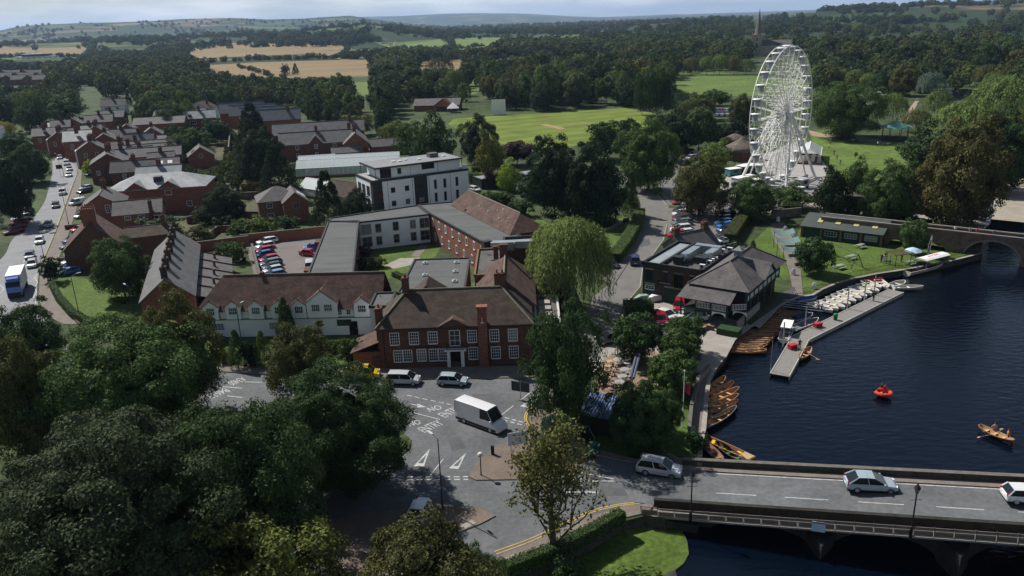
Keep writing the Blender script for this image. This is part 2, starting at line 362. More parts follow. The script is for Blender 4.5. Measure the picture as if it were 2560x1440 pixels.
def water_mat():
    m, nt, N, L, o = _nodes('river_water'); b = N.new('ShaderNodeBsdfPrincipled'); L.new(b.outputs[0], o.inputs[0])
    b.inputs['Base Color'].default_value = (.0012,.0035,.009,1); b.inputs['Roughness'].default_value = .07; b.inputs['IOR'].default_value = 1.33
    ge = N.new('ShaderNodeNewGeometry'); bs = None
    for sc, st, dist in (((.55,1.3,1), .9, .10), ((2.2,3.6,1), .6, .03)):
        mp = N.new('ShaderNodeMapping'); mp.inputs['Scale'].default_value = sc; mp.inputs['Rotation'].default_value = (0, 0, .35); L.new(ge.outputs['Position'], mp.inputs[0])
        nz = N.new('ShaderNodeTexNoise'); nz.inputs['Scale'].default_value = 1.; nz.inputs['Detail'].default_value = 4; L.new(mp.outputs[0], nz.inputs[0])
        bp = N.new('ShaderNodeBump'); bp.inputs['Strength'].default_value = st; bp.inputs['Distance'].default_value = dist; L.new(nz.outputs[0], bp.inputs['Height'])
        if bs: L.new(bs.outputs[0], bp.inputs['Normal'])
        bs = bp
    L.new(bs.outputs[0], b.inputs['Normal']); return m
M_WATER = water_mat()
wx = [(5,-60),(430,-60),(430,260),(240,260),(20,150)]
struct(MB().poly([(x, y, ZW) for x, y in wx]).build('river', M_WATER))
sheet('river_reach', [(2315,226),(2420,222),(2500,240),(2480,256),(2400,252),(2330,246)], M_WATER, z=.05)
sheet('canal_basin', [(2180,258),(2212,258),(2206,274),(2168,276)], M_WATER, z=.05)
# river walls: a stone skirt along the bank, down to the bed
def bank_wall():
    b = MB(); pts = bank
    for i in range(len(pts) - 1):
        a, c = pts[i], pts[i+1]; b.poly([(a[0],a[1],ZW-1),(c[0],c[1],ZW-1),(c[0],c[1],0),(a[0],a[1],0)])
    struct(b.build('river_wall', M_STONED))
    # quay coping along the walkway and the lawn
    cop = MB(); line = [G(*p) for p in BANK_UP[:21]]
    strip(cop, line, .55, .05); n = len(line)
    struct(cop.build('quay_coping', M_CONC))
bank_wall()
# ================================================================== fields and greens
FIELDS = {}
def field(name, pxs, m, z=.02, terr=True):
    FIELDS[name] = pxs
    pts = [G(*p) for p in pxs]; L_ = []
    for i, p in enumerate(pts):
        q = pts[(i+1) % len(pts)]; k = max(1, int(math.dist(p, q) / 60))
        L_ += [(p[0]+(q[0]-p[0])*t/k, p[1]+(q[1]-p[1])*t/k) for t in range(k)]
    o = sheet(name, L_, m, z=z, world=True, hfun=(lambda x, y: hfun(x, y)) if terr else None); return o
def stripes_mat(name, c1, c2, dirv, period):
    m, nt, N, L, o = _nodes(name); b = N.new('ShaderNodeBsdfPrincipled'); L.new(b.outputs[0], o.inputs[0]); b.inputs['Roughness'].default_value = .95; b.inputs['Specular IOR Level'].default_value = .1
    ge = N.new('ShaderNodeNewGeometry'); dt = N.new('ShaderNodeVectorMath'); dt.operation = 'DOT_PRODUCT'; l = math.hypot(*dirv); dt.inputs[1].default_value = (dirv[0]/l/period*math.pi*2, dirv[1]/l/period*math.pi*2, 0)
    L.new(ge.outputs['Position'], dt.inputs[0]); sn = N.new('ShaderNodeMath'); sn.operation = 'SINE'; L.new(dt.outputs['Value'], sn.inputs[0])
    rm = N.new('ShaderNodeMapRange'); rm.inputs[1].default_value = -.35; rm.inputs[2].default_value = .35; L.new(sn.outputs[0], rm.inputs[0])
    nz = N.new('ShaderNodeTexNoise'); nz.inputs['Scale'].default_value = .08; nz.inputs['Detail'].default_value = 8; L.new(ge.outputs['Position'], nz.inputs[0])
    mx = N.new('ShaderNodeMixRGB'); mx.inputs[1].default_value = c1 + (1,); mx.inputs[2].default_value = c2 + (1,); L.new(rm.outputs[0], mx.inputs[0])
    m2 = N.new('ShaderNodeMixRGB'); m2.blend_type = 'MULTIPLY'; m2.inputs[0].default_value = 1; r2 = N.new('ShaderNodeMapRange'); r2.inputs[1].default_value = .3; r2.inputs[2].default_value = .7; r2.inputs[3].default_value = .75; r2.inputs[4].default_value = 1.2
    L.new(nz.outputs[0], r2.inputs[0]); L.new(mx.outputs[0], m2.inputs[1]); L.new(r2.outputs[0], m2.inputs[2]); L.new(m2.outputs[0], b.inputs['Base Color']); return m
a_, c_ = G(1230,340), G(1600,300)
M_CRICKET = stripes_mat('cricket_outfield', (.122,.165,.032), (.148,.187,.039), (-(c_[1]-a_[1]), c_[0]-a_[0]), 13.)
field('cricket_field', [(1135,296),(1240,290),(1400,281),(1560,270),(1640,284),(1672,294),(1600,330),(1480,355),(1400,372),(1300,372),(1180,340),(1120,310)], M_CRICKET, terr=False)
for i, q in enumerate(([(1348,311),(1366,310),(1415,321),(1400,324)], [(1440,306),(1452,304),(1500,311),(1488,314)], [(1405,308),(1414,307),(1440,312),(1430,314)])):
    sheet('cricket_pitch', q, mat('worn_wicket' if i == 0 else 'faint_wicket', (.30,.20,.10) if i == 0 else (.19,.17,.06), .95, .15, .3), z=.035)
field('recreation_ground', [(1670,212),(1690,184),(1780,181),(1900,190),(2020,200),(2010,240),(1860,240),(1720,238)], M_LAWNS, terr=False)
field('park_lawn', [(2020,330),(2090,322),(2180,345),(2290,350),(2330,340),(2300,395),(2230,440),(2160,480),(2120,480),(2080,420),(2040,370)], M_LAWNS, terr=False)
field('stubble_field', [(460,132),(520,122),(840,116),(870,124),(820,140),(620,148),(510,153),(480,146)], M_TAN)
field('stubble_field', [(500,164),(640,156),(860,150),(1220,150),(1225,170),(1160,188),(930,190),(720,196),(600,190)], M_TAN)
field('ripe_field', [(835,146),(850,132),(900,110),(990,112),(980,125),(940,140),(860,150)], M_TAN2)
field('pasture', [(900,109),(1000,100),(1100,102),(1128,122),(1060,126),(985,122)], M_FIELDG)
field('pasture', [(1120,101),(1190,99),(1255,98),(1230,116),(1160,126),(1146,126)], M_FIELDG)
field('stubble_field', [(0,150),(0,138),(120,132),(216,127),(220,142),(100,146)], M_TAN)
field('ploughed_field', [(0,120),(150,116),(205,118),(120,124),(0,130)], mat('ploughed_soil', (.13,.09,.065), .95, .2, .02))
field('stubble_field', [(740,72),(860,70),(920,76),(900,84),(800,84)], M_TAN2)
field('stubble_field', [(1640,58),(1830,52),(1880,62),(1760,70),(1650,68)], mat('pale_stubble', (.17,.14,.085), .95, .2, .02))
field('stubble_field', [(1930,42),(2010,31),(2110,32),(2060,44),(1960,46)], M_TAN2)
field('pasture', [(880,206),(935,204),(925,238),(900,240),(890,222)], M_FIELDG, terr=False)
field('pasture', [(1170,200),(1200,200),(1196,232),(1180,236)], M_FIELDG, terr=False)
# ================================================================== roads, pavements, yards
RL = [(100,300),(88,340),(108,372),(128,400),(131,428),(122,470),(108,511),(70,560),(30,600),(10,640),(-40,690),(-60,800),(20,900),(160,965),(330,1000),(480,1018)]
RR = [(151,301),(132,335),(142,352),(166,378),(182,402),(193,430),(181,464),(164,511),(139,578),(117,630),(106,655),(96,690),(93,740),(103,786),(150,850),(260,900),(400,928),(515,931)]
sheet('main_road', [tuple(p) for p in smooth_line(RL, 4)] + [tuple(p) for p in smooth_line(RR, 4)][::-1], mat('worn_asphalt', (.195,.198,.205), .8, .15, .25, fine=.08), z=.004)
sheet('junction_road', [(470,1024),(515,929),(660,938),(960,952),(1335,946),(1352,1000),(1322,1030),(1318,1050),(1326,1068),(1345,1085),(1470,1120),(1560,1155),(1620,1168),(1660,1178),(1668,1250),(1640,1256),(1560,1262),(1460,1295),(1330,1360),(1230,1400),(1150,1460),(400,1470),(330,1100)], M_ASPH, z=.008)
LANE_L = [(1340,965),(1420,880),(1455,800),(1483,742),(1528,706),(1558,664),(1581,620),(1600,564),(1603,531),(1600,503),(1589,473),(1561,456),(1505,436)]
LANE_R = [(1400,1010),(1480,900),(1530,820),(1564,759),(1603,714),(1608,670),(1661,598),(1669,559),(1672,514),(1642,480),(1605,462),(1560,436),(1520,424)]
sheet('lane', LANE_L + LANE_R[::-1], M_ASPH2, z=.012)
sheet('park_road', [(1650,484),(1672,512),(1760,525),(1840,520),(1835,500),(1770,490),(1700,486),(1690,440),(1730,400),(1770,378),(1750,370),(1700,392),(1660,440),(1640,476)], M_ASPH2, z=.010)
sheet('lane_parking', [(1668,592),(1671,520),(1760,525),(1850,518),(1870,540),(1820,625),(1790,640)], mat('parking_tarmac', (.15,.14,.125), .9, .2, .2, fine=.1), z=.006)
sheet('hotel_car_park', [(610,600),(800,585),(815,590),(800,704),(640,704)], mat('car_park_tarmac', (.155,.135,.125), .9, .15, .25, fine=.1), z=.006)
sheet('boathouse_forecourt', [(1440,890),(1530,815),(1575,762),(1640,745),(1760,775),(1900,820),(1960,757),(1869,823),(1834,849),(1812,890),(1787,921),(1766,930),(1700,935),(1600,930),(1480,930)], M_CONC, z=.006)
sheet('riverside_walk', [(1748,1110),(1756,1071),(1762,1010),(1768,960),(1783,925),(1766,928),(1742,960),(1725,1030),(1720,1090)], M_PAVE, z=.014)
sheet('boat_quay', [(1869,822),(1919,786),(1961,756),(1998,741),(1985,716),(1950,735),(1890,800)], mat('tarred_quay', (.075,.072,.07), .9, .2, .5, fine=.1), z=.016)
sheet('garden_path', [(1985,742),(1975,690),(1962,640),(1935,600),(1925,560),(1960,555),(1985,600),(2000,650),(2003,690),(2008,738)], M_PAVE, z=.010)
sheet('lawn', [(1990,590),(2010,556),(2230,590),(2330,625),(2440,628),(2360,655),(2260,673),(2193,683),(2088,708),(2030,735),(2010,738),(2006,690),(2000,650)], M_LAWN, z=.012)
sheet('lawn', [(1880,606),(1930,560),(1945,600),(1962,645),(1975,700),(1960,700)], M_LAWN, z=.008)
sheet('towpath', [(2420,470),(2600,440),(2700,480),(2700,560),(2560,556),(2400,540),(2230,548),(2100,520),(2000,520),(1900,535),(1860,520),(2000,505),(2250,515),(2350,500)], mat('gravel_path', (.30,.265,.21), .95, .15, .3, fine=.12), z=.006)
sheet('park_path', [(2270,275),(2288,252),(2298,252),(2288,270),(2270,298),(2252,312),(2244,306)], mat('sandy_path', (.30,.23,.16), .95, .12, .2, fine=.1), z=.02)
sheet('bandstand_path', [(2020,325),(2060,335),(2120,338),(2200,350),(2285,345),(2300,350),(2200,357),(2110,348),(2030,340)], mat('sandy_path', (.30,.23,.16)), z=.025)
sheet('fairground_yard', [(1800,470),(1830,420),(1880,400),(2010,345),(2070,420),(2050,480),(1960,520),(1850,510)], mat('paved_yard', (.33,.31,.29), .9, .15, .3, fine=.15), z=.008)
sheet('courtyard_lawn', [(925,632),(1070,612),(1105,612),(1090,640),(1000,690),(960,700),(925,690)], M_LAWN, z=.008)
sheet('courtyard_path', [(1028,640),(1048,616),(1070,612),(1060,628),(1046,642)], M_PAVE, z=.016)
sheet('courtyard_terrace', [(960,664),(1000,646),(1050,644),(1040,660),(985,672)], M_CONC, z=.018)
sheet('corner_lawn', [(130,715),(150,690),(240,700),(385,690),(392,745),(385,800),(330,815),(240,815),(170,780)], M_LAWN, z=.008)
sheet('lane_lawn', [(1440,600),(1500,555),(1580,540),(1598,545),(1580,590),(1530,650),(1470,640)], M_LAWN, z=.006)
sheet('lane_lawn', [(1300,560),(1345,545),(1380,560),(1330,580)], M_LAWN, z=.006)
sheet('hotel_garden', [(520,860),(890,850),(960,860),(960,925),(860,915),(560,915),(505,925)], M_GRASS, z=.006)
sheet('river_garden', [(1360,1045),(1420,1000),(1500,985),(1540,930),(1600,930),(1720,940),(1722,1095),(1745,1140),(1690,1140),(1560,1140),(1420,1095)], M_GRASS, z=.006)
sheet('cafe_terrace', [(1490,990),(1510,900),(1545,872),(1640,880),(1665,900),(1655,960),(1610,975)], mat('terrace_slab', (.25,.17,.12), .9, .15, .6, fine=.1), z=.012)
ZL = -1.1; _bw = [G(*p, ZL) for p in BANK_NEAR[::-1]]
sheet('bank_lawn', bank[:8] + _bw + [(_bw[-1][0] - 2, 30), (bank[0][0], 30)], M_LAWN, z=ZL, world=True)
_lw = MB()
for _a, _c in zip(_bw[:-1], _bw[1:]): _lw.poly([(*_a, -2.6), (*_c, -2.6), (*_c, ZL + .05), (*_a, ZL + .05)])
struct(_lw.build('lawn_edging', M_STONE))
sheet('street_gardens', [(240,560),(310,420),(440,300),(720,330),(740,470),(600,600),(480,640),(380,640)], mat('garden_soil', (.075,.075,.04), .95, .4, .12, fine=.35), z=.005)
KB = [M_KERB, M_PAVE]
slab('roadside_pavement', [(192,400),(205,430),(202,470),(190,530),(170,590),(150,640),(122,690),(130,730),(170,790),(200,812),(160,812),(110,788),(97,742),(100,690),(119,634),(142,580),(167,513),(184,466),(196,431),(184,404)], KB)
slab('hotel_pavement', [(520,928),(545,912),(640,918),(955,922),(1325,915),(1400,840),(1405,865),(1335,944),(1150,948),(960,950),(660,936)], KB)
slab('corner_pavement', [(790,1312),(900,1286),(1030,1272),(1110,1264),(1200,1272),(1240,1291),(1200,1312),(1147,1332),(1080,1385),(1020,1450),(840,1450),(800,1380)], [M_KERB, M_PAVER])
slab('bridge_end_pavement', [(1243,1394),(1335,1357),(1460,1298),(1560,1266),(1638,1260),(1620,1283),(1560,1296),(1480,1335),(1400,1375),(1290,1420),(1200,1470),(1140,1470)], KB)
slab('splitter_island', [(1173,1194),(1180,1178),(1190,1160),(1240,1118),(1310,1092),(1370,1105),(1440,1162),(1450,1180),(1420,1198),(1190,1202)], [M_KERB, M_PAVER])
slab('garden_corner_pavement', [(1322,1050),(1328,1032),(1352,1008),(1375,1000),(1420,1090),(1470,1112),(1465,1118),(1349,1083),(1330,1066)], [M_KERB, M_PAVER])
slab('tree_island', [(490,1026),(800,1042),(1005,1083),(1028,1100),(1026,1122),(990,1150),(920,1188),(880,1215),(600,1240),(330,1240),(250,1100)], [M_KERB, M_ROUGH])
slab('bridge_pavement', [(1440,1128),(1560,1166-12),(1650,1170),(1640,1160),(1560,1142),(1465,1116)], KB)
slab('lane_pavement', [(1535,712),(1564,668),(1588,622),(1607,566),(1598,560),(1575,610),(1540,665),(1505,700)], [M_KERB, M_ASPH2])
# ------------------------------------------------------------------ markings
def marks(name, lines, w, m, z, dash=None):
    b = MB()
    for ln in lines:
        pts = [G(*p) for p in ln]
        if dash is None: strip(b, pts, w, z); continue
        on, off = dash; acc = 0
        for i in range(len(pts) - 1):
            p, q = pts[i], pts[i+1]; d = math.dist(p, q); t = 0
            while t < d:
                e = min(d, t + on); strip(b, [(p[0]+(q[0]-p[0])*k/d, p[1]+(q[1]-p[1])*k/d) for k in (t, e)], w, z); t += on + off
    return struct(b.build(name, m))
ZM = .022
marks('give_way_line', [[(925,1193),(1170,1192)],[(925,1199),(1170,1199)]], .22, M_WHITEP, ZM, (.62,.36))
marks('give_way_line', [[(1262,1044),(1315,1058)],[(1258,1050),(1312,1065)]], .2, M_WHITEP, ZM, (.62,.36))
marks('lane_line', [[(1017,988),(1136,1014)]], .14, M_WHITEP, ZM, (.75,.45))
marks('lane_line', [[(1030,1031),(1100,1049)],[(1075,1190),(1108,1148)],[(1256,1036),(1284,1014)],[(1302,1000),(1330,978)]], .13, M_WHITEP, ZM)
marks('lane_line', [[(532,965),(605,971)],[(568,990),(606,994)],[(612,955),(655,956)]], .16, M_WHITEP, ZM)
marks('island_chevron', [[(1450,1181),(1534,1198)],[(1440,1203),(1534,1203)],[(1452,1199),(1470,1188)],[(1512,1201),(1516,1198)]], .17, M_WHITEP, ZM)
marks('lane_dash', [[(1415,1231),(1495,1231)]], .32, M_WHITEP, ZM)
marks('edge_line', [[(1474,1124),(1530,1139),(1592,1157)]], .16, M_WHITEP, ZM)
marks('double_yellow_line', [smooth_line([(1240,1386),(1335,1350),(1455,1292),(1500,1275),(1560,1263),(1628,1257)]), smooth_line([(1236,1379),(1332,1344),(1452,1288),(1498,1271),(1560,1259),(1628,1254)])], .1, M_YELP, ZM)
marks('double_yellow_line', [smooth_line([(1347,1003),(1322,1028),(1316,1048),(1328,1072),(1345,1088)]), smooth_line([(1343,1000),(1317,1028),(1312,1049),(1324,1074),(1342,1091)])], .1, M_YELP, ZM)
marks('kerb_line', [[(180,462),(163,511),(138,578),(116,630),(105,656)]], .09, M_YELP, ZM)
marks('lane_line', [[(70,625),(58,660),(46,690)],[(86,612),(80,628)]], .16, M_WHITEP, ZM, (2.2,2.5))
marks('zigzag_line', [[(95,682),(87,694),(94,706),(86,718),(92,730),(84,742),(90,756),(82,770)],[(0,735),(10,722),(0,712)]], .14, M_WHITEP, ZM)
marks('edge_line', [[(1562,762),(1600,716),(1606,672),(1658,600),(1667,560)],[(1640,482),(1660,505),(1668,512)],[(1655,484),(1674,504)]], .12, mat('faded_paint', (.36,.34,.30), .8, .2, 1.), ZM)
for _q in ([(1150,1318),(1180,1302),(1190,1310),(1160,1326)],[(1262,1398),(1284,1388),(1292,1396),(1268,1407)],[(1512,1285),(1535,1278),(1540,1284),(1518,1292)]): sheet('tactile_paving', _q, M_CONC, z=.126)
for _q in ([(1120,1100),(1150,1095),(1165,1120),(1130,1128)],[(1500,1215),(1560,1222),(1570,1240),(1505,1240)],[(960,1225),(1010,1222),(1015,1240),(962,1242)],[(1180,985),(1230,985),(1240,1000),(1185,1000)],[(1600,600),(1622,596),(1628,612),(1602,618)],[(100,560),(112,556),(108,580),(94,584)]): sheet('road_patch', _q, mat('patched_asphalt', (.088,.09,.092), .9, .15, .6), z=.0155)
def tri_mark(a, b_, c):
    A, B_, C = [Vector(G(*p)) for p in (a, b_, c)]; cen = (A + B_ + C) / 3; m = MB(); outer = [A, B_, C]; inner = [cen + (p - cen) * .52 for p in outer]
    for i in range(3):
        j = (i + 1) % 3; m.poly([(outer[i].x, outer[i].y, ZM), (outer[j].x, outer[j].y, ZM), (inner[j].x, inner[j].y, ZM), (inner[i].x, inner[i].y, ZM)])
    struct(m.build('give_way_triangle', M_WHITEP))
tri_mark((1034,1166),(1060,1166),(1075,1122)); tri_mark((1122,1171),(1146,1173),(1166,1132)); tri_mark((1300,1016),(1324,1020),(1345,990)); tri_mark((1470,1158),(1508,1167),(1474,1150))
def arrow_mark():
    b = MB(); strip(b, [G(1024,1010), G(1046,1014)], .16, ZM); p = [G(1043,1009), G(1043,1019), G(1066,1018)]; b.poly([(x, y, ZM) for x, y in p]); struct(b.build('lane_arrow', M_WHITEP))
arrow_mark()
def text_obj(name, txt, size, m, loc, rot, parent=None, ext=.004, sx=1., al='CENTER', shear=0):
    cu = bpy.data.curves.new(name, 'FONT'); cu.body = txt; cu.size = size; cu.extrude = ext; cu.align_x = al; cu.align_y = 'CENTER'; cu.shear = shear
    o = bpy.data.objects.new(name, cu); COL.objects.link(o); dg = bpy.context.evaluated_depsgraph_get()
    me = bpy.data.meshes.new_from_object(o.evaluated_get(dg)); bpy.data.objects.remove(o); me.materials.clear(); me.materials.append(m)
    for v in me.vertices: v.co.x *= sx
    return ob(name, me, parent, loc, rot)
def road_text(txt, p0, p1, h):
    """lettering on the road, read from photo point p0 to p1, h metres tall"""
    a = Vector(G(*p0)); c = Vector(G(*p1)); d = c - a; ang = math.atan2(d.y, d.x); mid = (a + c) / 2
    o = text_obj('road_lettering', txt, 1, M_WHITEP, (mid.x, mid.y, ZM), (0, 0, ang), ext=.001)
    xs = [v.co.x for v in o.data.vertices]; ys = [v.co.y for v in o.data.vertices]; kx = d.length / (max(xs) - min(xs)); ky = h / (max(ys) - min(ys))
    for v in o.data.vertices: v.co.x *= kx; v.co.y *= ky
    return struct(o)
road_text('NO', (1071,1026), (1102,1018), 1.2); road_text('ENTRY', (1104,1041), (1150,1019), 1.45)
road_text('NO', (1022,1062), (1050,1055), 1.2); road_text('ENTRY', (1053,1078), (1102,1056), 1.5)
road_text('A3400', (610,946), (573,960), 1.6); road_text('B4632', (568,974), (522,992), 1.6)
# ================================================================== vegetation
def leaf_mat(name, far=None):
    m, nt, N, L, o = _nodes(name); d = N.new('ShaderNodeBsdfPrincipled'); t = N.new('ShaderNodeBsdfTranslucent'); mx = N.new('ShaderNodeMixShader'); mx.inputs[0].default_value = .16
    d.inputs['Roughness'].default_value = .7; d.inputs['Specular IOR Level'].default_value = .08
    oi = N.new('ShaderNodeObjectInfo'); at = N.new('ShaderNodeAttribute'); at.attribute_name = 'tint'
    rm = N.new('ShaderNodeMapRange'); rm.inputs[3].default_value = .55; rm.inputs[4].default_value = 1.45; L.new(at.outputs['Fac'], rm.inputs[0])
    mu = N.new('ShaderNodeMixRGB'); mu.blend_type = 'MULTIPLY'; mu.inputs[0].default_value = 1
    if far:
        cr = N.new('ShaderNodeValToRGB'); e = cr.color_ramp; e.elements[0].color = far[0] + (1,); e.elements[1].color = far[-1] + (1,)
        for i, c in enumerate(far[1:-1]): q = e.elements.new((i + 1) / (len(far) - 1)); q.color = c + (1,)
        L.new(oi.outputs['Random'], cr.inputs[0]); L.new(cr.outputs[0], mu.inputs[1])
    else: L.new(oi.outputs['Color'], mu.inputs[1])
    L.new(rm.outputs[0], mu.inputs[2]); L.new(mu.outputs[0], d.inputs['Base Color'])
    hs = N.new('ShaderNodeHueSaturation'); hs.inputs['Hue'].default_value = .485; hs.inputs['Value'].default_value = 1.5; L.new(mu.outputs[0], hs.inputs['Color']); L.new(hs.outputs[0], t.inputs[0])
    L.new(d.outputs[0], mx.inputs[1]); L.new(t.outputs[0], mx.inputs[2]); L.new(mx.outputs[0], o.inputs[0]); return m
M_LEAF = leaf_mat('foliage')
M_LEAFF = leaf_mat('distant_foliage', [(.022,.042,.016),(.05,.08,.024),(.036,.062,.030),(.105,.135,.04),(.06,.082,.028),(.09,.095,.03),(.03,.05,.02)])
def quads_mesh(name, P, Nn, size, asp, rng, m, updir=None, curl=True):
    """leaf-shaped faces at P facing Nn"""
    n = len(P); Nn = Nn / (np.linalg.norm(Nn, axis=1, keepdims=True) + 1e-9)
    if updir is None:
        A = rng.normal(size=(n, 3))
    else: A = np.tile(np.array(updir, float), (n, 1)) + rng.normal(size=(n, 3)) * .18
    T = A - (A * Nn).sum(1, keepdims=True) * Nn; T /= np.linalg.norm(T, axis=1, keepdims=True) + 1e-9; B = np.cross(Nn, T)
    s = (size * rng.uniform(.6, 1.4, n))[:, None]
    V = np.empty((n, 4, 3)); V[:, 0] = P - T * s * .55; V[:, 1] = P + B * s * asp * .5 - Nn * s * .1; V[:, 2] = P + T * s * .55 - Nn * s * .12; V[:, 3] = P - B * s * asp * .5 - Nn * s * .1
    me = bpy.data.meshes.new(name); me.vertices.add(4 * n); me.vertices.foreach_set('co', V.reshape(-1)); me.loops.add(4 * n); me.loops.foreach_set('vertex_index', np.arange(4 * n, dtype=np.int32))
    me.polygons.add(n); me.polygons.foreach_set('loop_start', np.arange(0, 4 * n, 4, dtype=np.int32)); me.polygons.foreach_set('loop_total', np.full(n, 4, dtype=np.int32))
    at = me.attributes.new('tint', 'FLOAT', 'FACE'); at.data.foreach_set('value', rng.uniform(0, 1, n).astype(np.float32)); me.materials.append(m); me.update(); me.validate(); return me
def fib(n, rng):
    i = np.arange(n) + .5; ph = np.arccos(1 - 2 * i / n); th = math.pi * (1 + 5 ** .5) * i
    d = np.stack([np.cos(th) * np.sin(ph), np.sin(th) * np.sin(ph), np.cos(ph)], 1) + rng.normal(size=(n, 3)) * .16
    return d / np.linalg.norm(d, axis=1, keepdims=True)
def crown_mesh(name, seed, npuff, nleaf, leaf, kind='round', m=None, asp=.62, lump=.2, pr=(.13, .24)):
    """unit crown: width 1, tree height 1; clumps of leaves round an uneven shell"""
    rng = np.random.default_rng(seed); m = m or M_LEAF; rad = np.array([.5, .5, .42]); cen = np.array([0, 0, .57])
    if kind == 'col': rad = np.array([.5, .5, .47]); cen = np.array([0, 0, .52])
    if kind == 'shrub': rad = np.array([.5, .5, .52]); cen = np.array([0, 0, .46])
    if kind == 'wide': rad = np.array([.5, .5, .36]); cen = np.array([0, 0, .62])
    if kind == 'low': rad = np.array([.5, .5, .47]); cen = np.array([0, 0, .5])
    if kind == 'conifer':
        k = npuff; z = rng.uniform(.1, .97, k); r = .5 * (1 - z) ** .75 * rng.uniform(.55, 1.05, k) + .02; th = rng.uniform(0, 2 * math.pi, k)
        C = np.stack([r * np.cos(th), r * np.sin(th), z - r * .12], 1); pw = .05 + .12 * (1 - z); D0 = np.stack([np.cos(th), np.sin(th), np.full(k, .25)], 1)
    else:
        D = fib(npuff, rng); lob = 1 + lump * np.sin(D[:, 0] * 4.3 + seed) * np.cos(D[:, 1] * 3.7 + seed * 2) + rng.normal(size=npuff) * lump * .35
        depth = np.where(rng.random(npuff) < .78, rng.uniform(.74, .92, npuff), rng.uniform(.35, .7, npuff))
        C = cen + D * rad * (lob * depth)[:, None]; C[:, 2] = np.maximum(C[:, 2], .06); pw = rng.uniform(pr[0], pr[1], npuff); D0 = D
        if kind == 'wide': C[:, 2] = np.where(C[:, 2] < .45, C[:, 2] * .5 + .24, C[:, 2])
    idx = rng.integers(0, len(C), nleaf); dd = rng.normal(size=(nleaf, 3)); dd /= np.linalg.norm(dd, axis=1, keepdims=True)
    dd = dd + D0[idx] * .75 + np.array([0, 0, .25]); dd /= np.linalg.norm(dd, axis=1, keepdims=True)
    sc = np.array([1, 1, .8]); P = C[idx] + dd * sc * (pw[idx] * rng.uniform(.55, 1.08, nleaf))[:, None]
    P[:, 2] = np.maximum(P[:, 2], .01)
    Nn = dd + rng.normal(size=(nleaf, 3)) * .35; sz = np.full(nleaf, leaf)
    if kind != 'conifer':                        # large hidden faces added to block light through the crown
        k = 200 if m is M_LEAF else 40; q = rng.normal(size=(k, 3)); q /= np.linalg.norm(q, axis=1, keepdims=True); q = cen + q * rad * .6 * (rng.random(k) ** .4)[:, None]; P = np.concatenate([P, q]); Nn = np.concatenate([Nn, rng.normal(size=(k, 3))]); sz = np.concatenate([sz, np.full(k, .17)])
    return quads_mesh(name, P, Nn, sz, asp, rng, m)
def willow_mesh(name, seed, nstr, leaf, m=None):
    rng = np.random.default_rng(seed); P = []; Nn = []
    heads = fib(int(nstr * 2), rng); heads = heads[heads[:, 2] > -.15][:nstr]
    for h in heads:
        lob = 1 + .16 * math.sin(h[0] * 5 + seed) * math.cos(h[1] * 5) + rng.normal() * .06; s = np.array([h[0] * .47, h[1] * .47, .6 + h[2] * .38]) * np.array([lob, lob, 1]); L_ = rng.uniform(.22, .55) * (.5 + .5 * (1 - abs(h[2])))
        k = int(10 + 26 * L_)
        for j in range(k):
            t = j / k; d = np.array([h[0], h[1], 0]) * (.05 * math.sin(t * 2)); p = s + d + np.array([0, 0, -L_ * t]) + rng.normal(size=3) * .012
            if p[2] > .02: P.append(p); Nn.append(np.array([h[0], h[1], .35 + .6 * (1 - t) * max(0, h[2])]) + rng.normal(size=3) * .4)
    return quads_mesh(name, np.array(P), np.array(Nn), leaf, .3, rng, m or M_LEAF, updir=(0, 0, 1))
def trunk_mesh(name, seed, r=.02, limbs=7, top=.62, spread=.3):
    rng = random.Random(seed); b = MB(); p = Vector((0, 0, 0)); rr = r * 1.5; z = 0; pts = []
    for i in range(5):
        q = Vector((rng.uniform(-.015, .015), rng.uniform(-.015, .015), top * (i + 1) / 5)); r2 = r * (1 - .13 * (i + 1)); b.tube(p, q, rr, r2, 7); pts.append(q); p = q; rr = r2
    for i in range(limbs):
        a = rng.uniform(0, 6.28); s = pts[rng.randint(1, 3)]; e = s + Vector((math.cos(a) * spread * rng.uniform(.6, 1), math.sin(a) * spread * rng.uniform(.6, 1), rng.uniform(.12, .3))); mid = (s + e) / 2 + Vector((0, 0, -.03))
        b.tube(s, mid, r * .5, r * .35, 5); b.tube(mid, e, r * .35, r * .15, 5)
    return b.mesh(name, M_BARK)
PROTO = {}
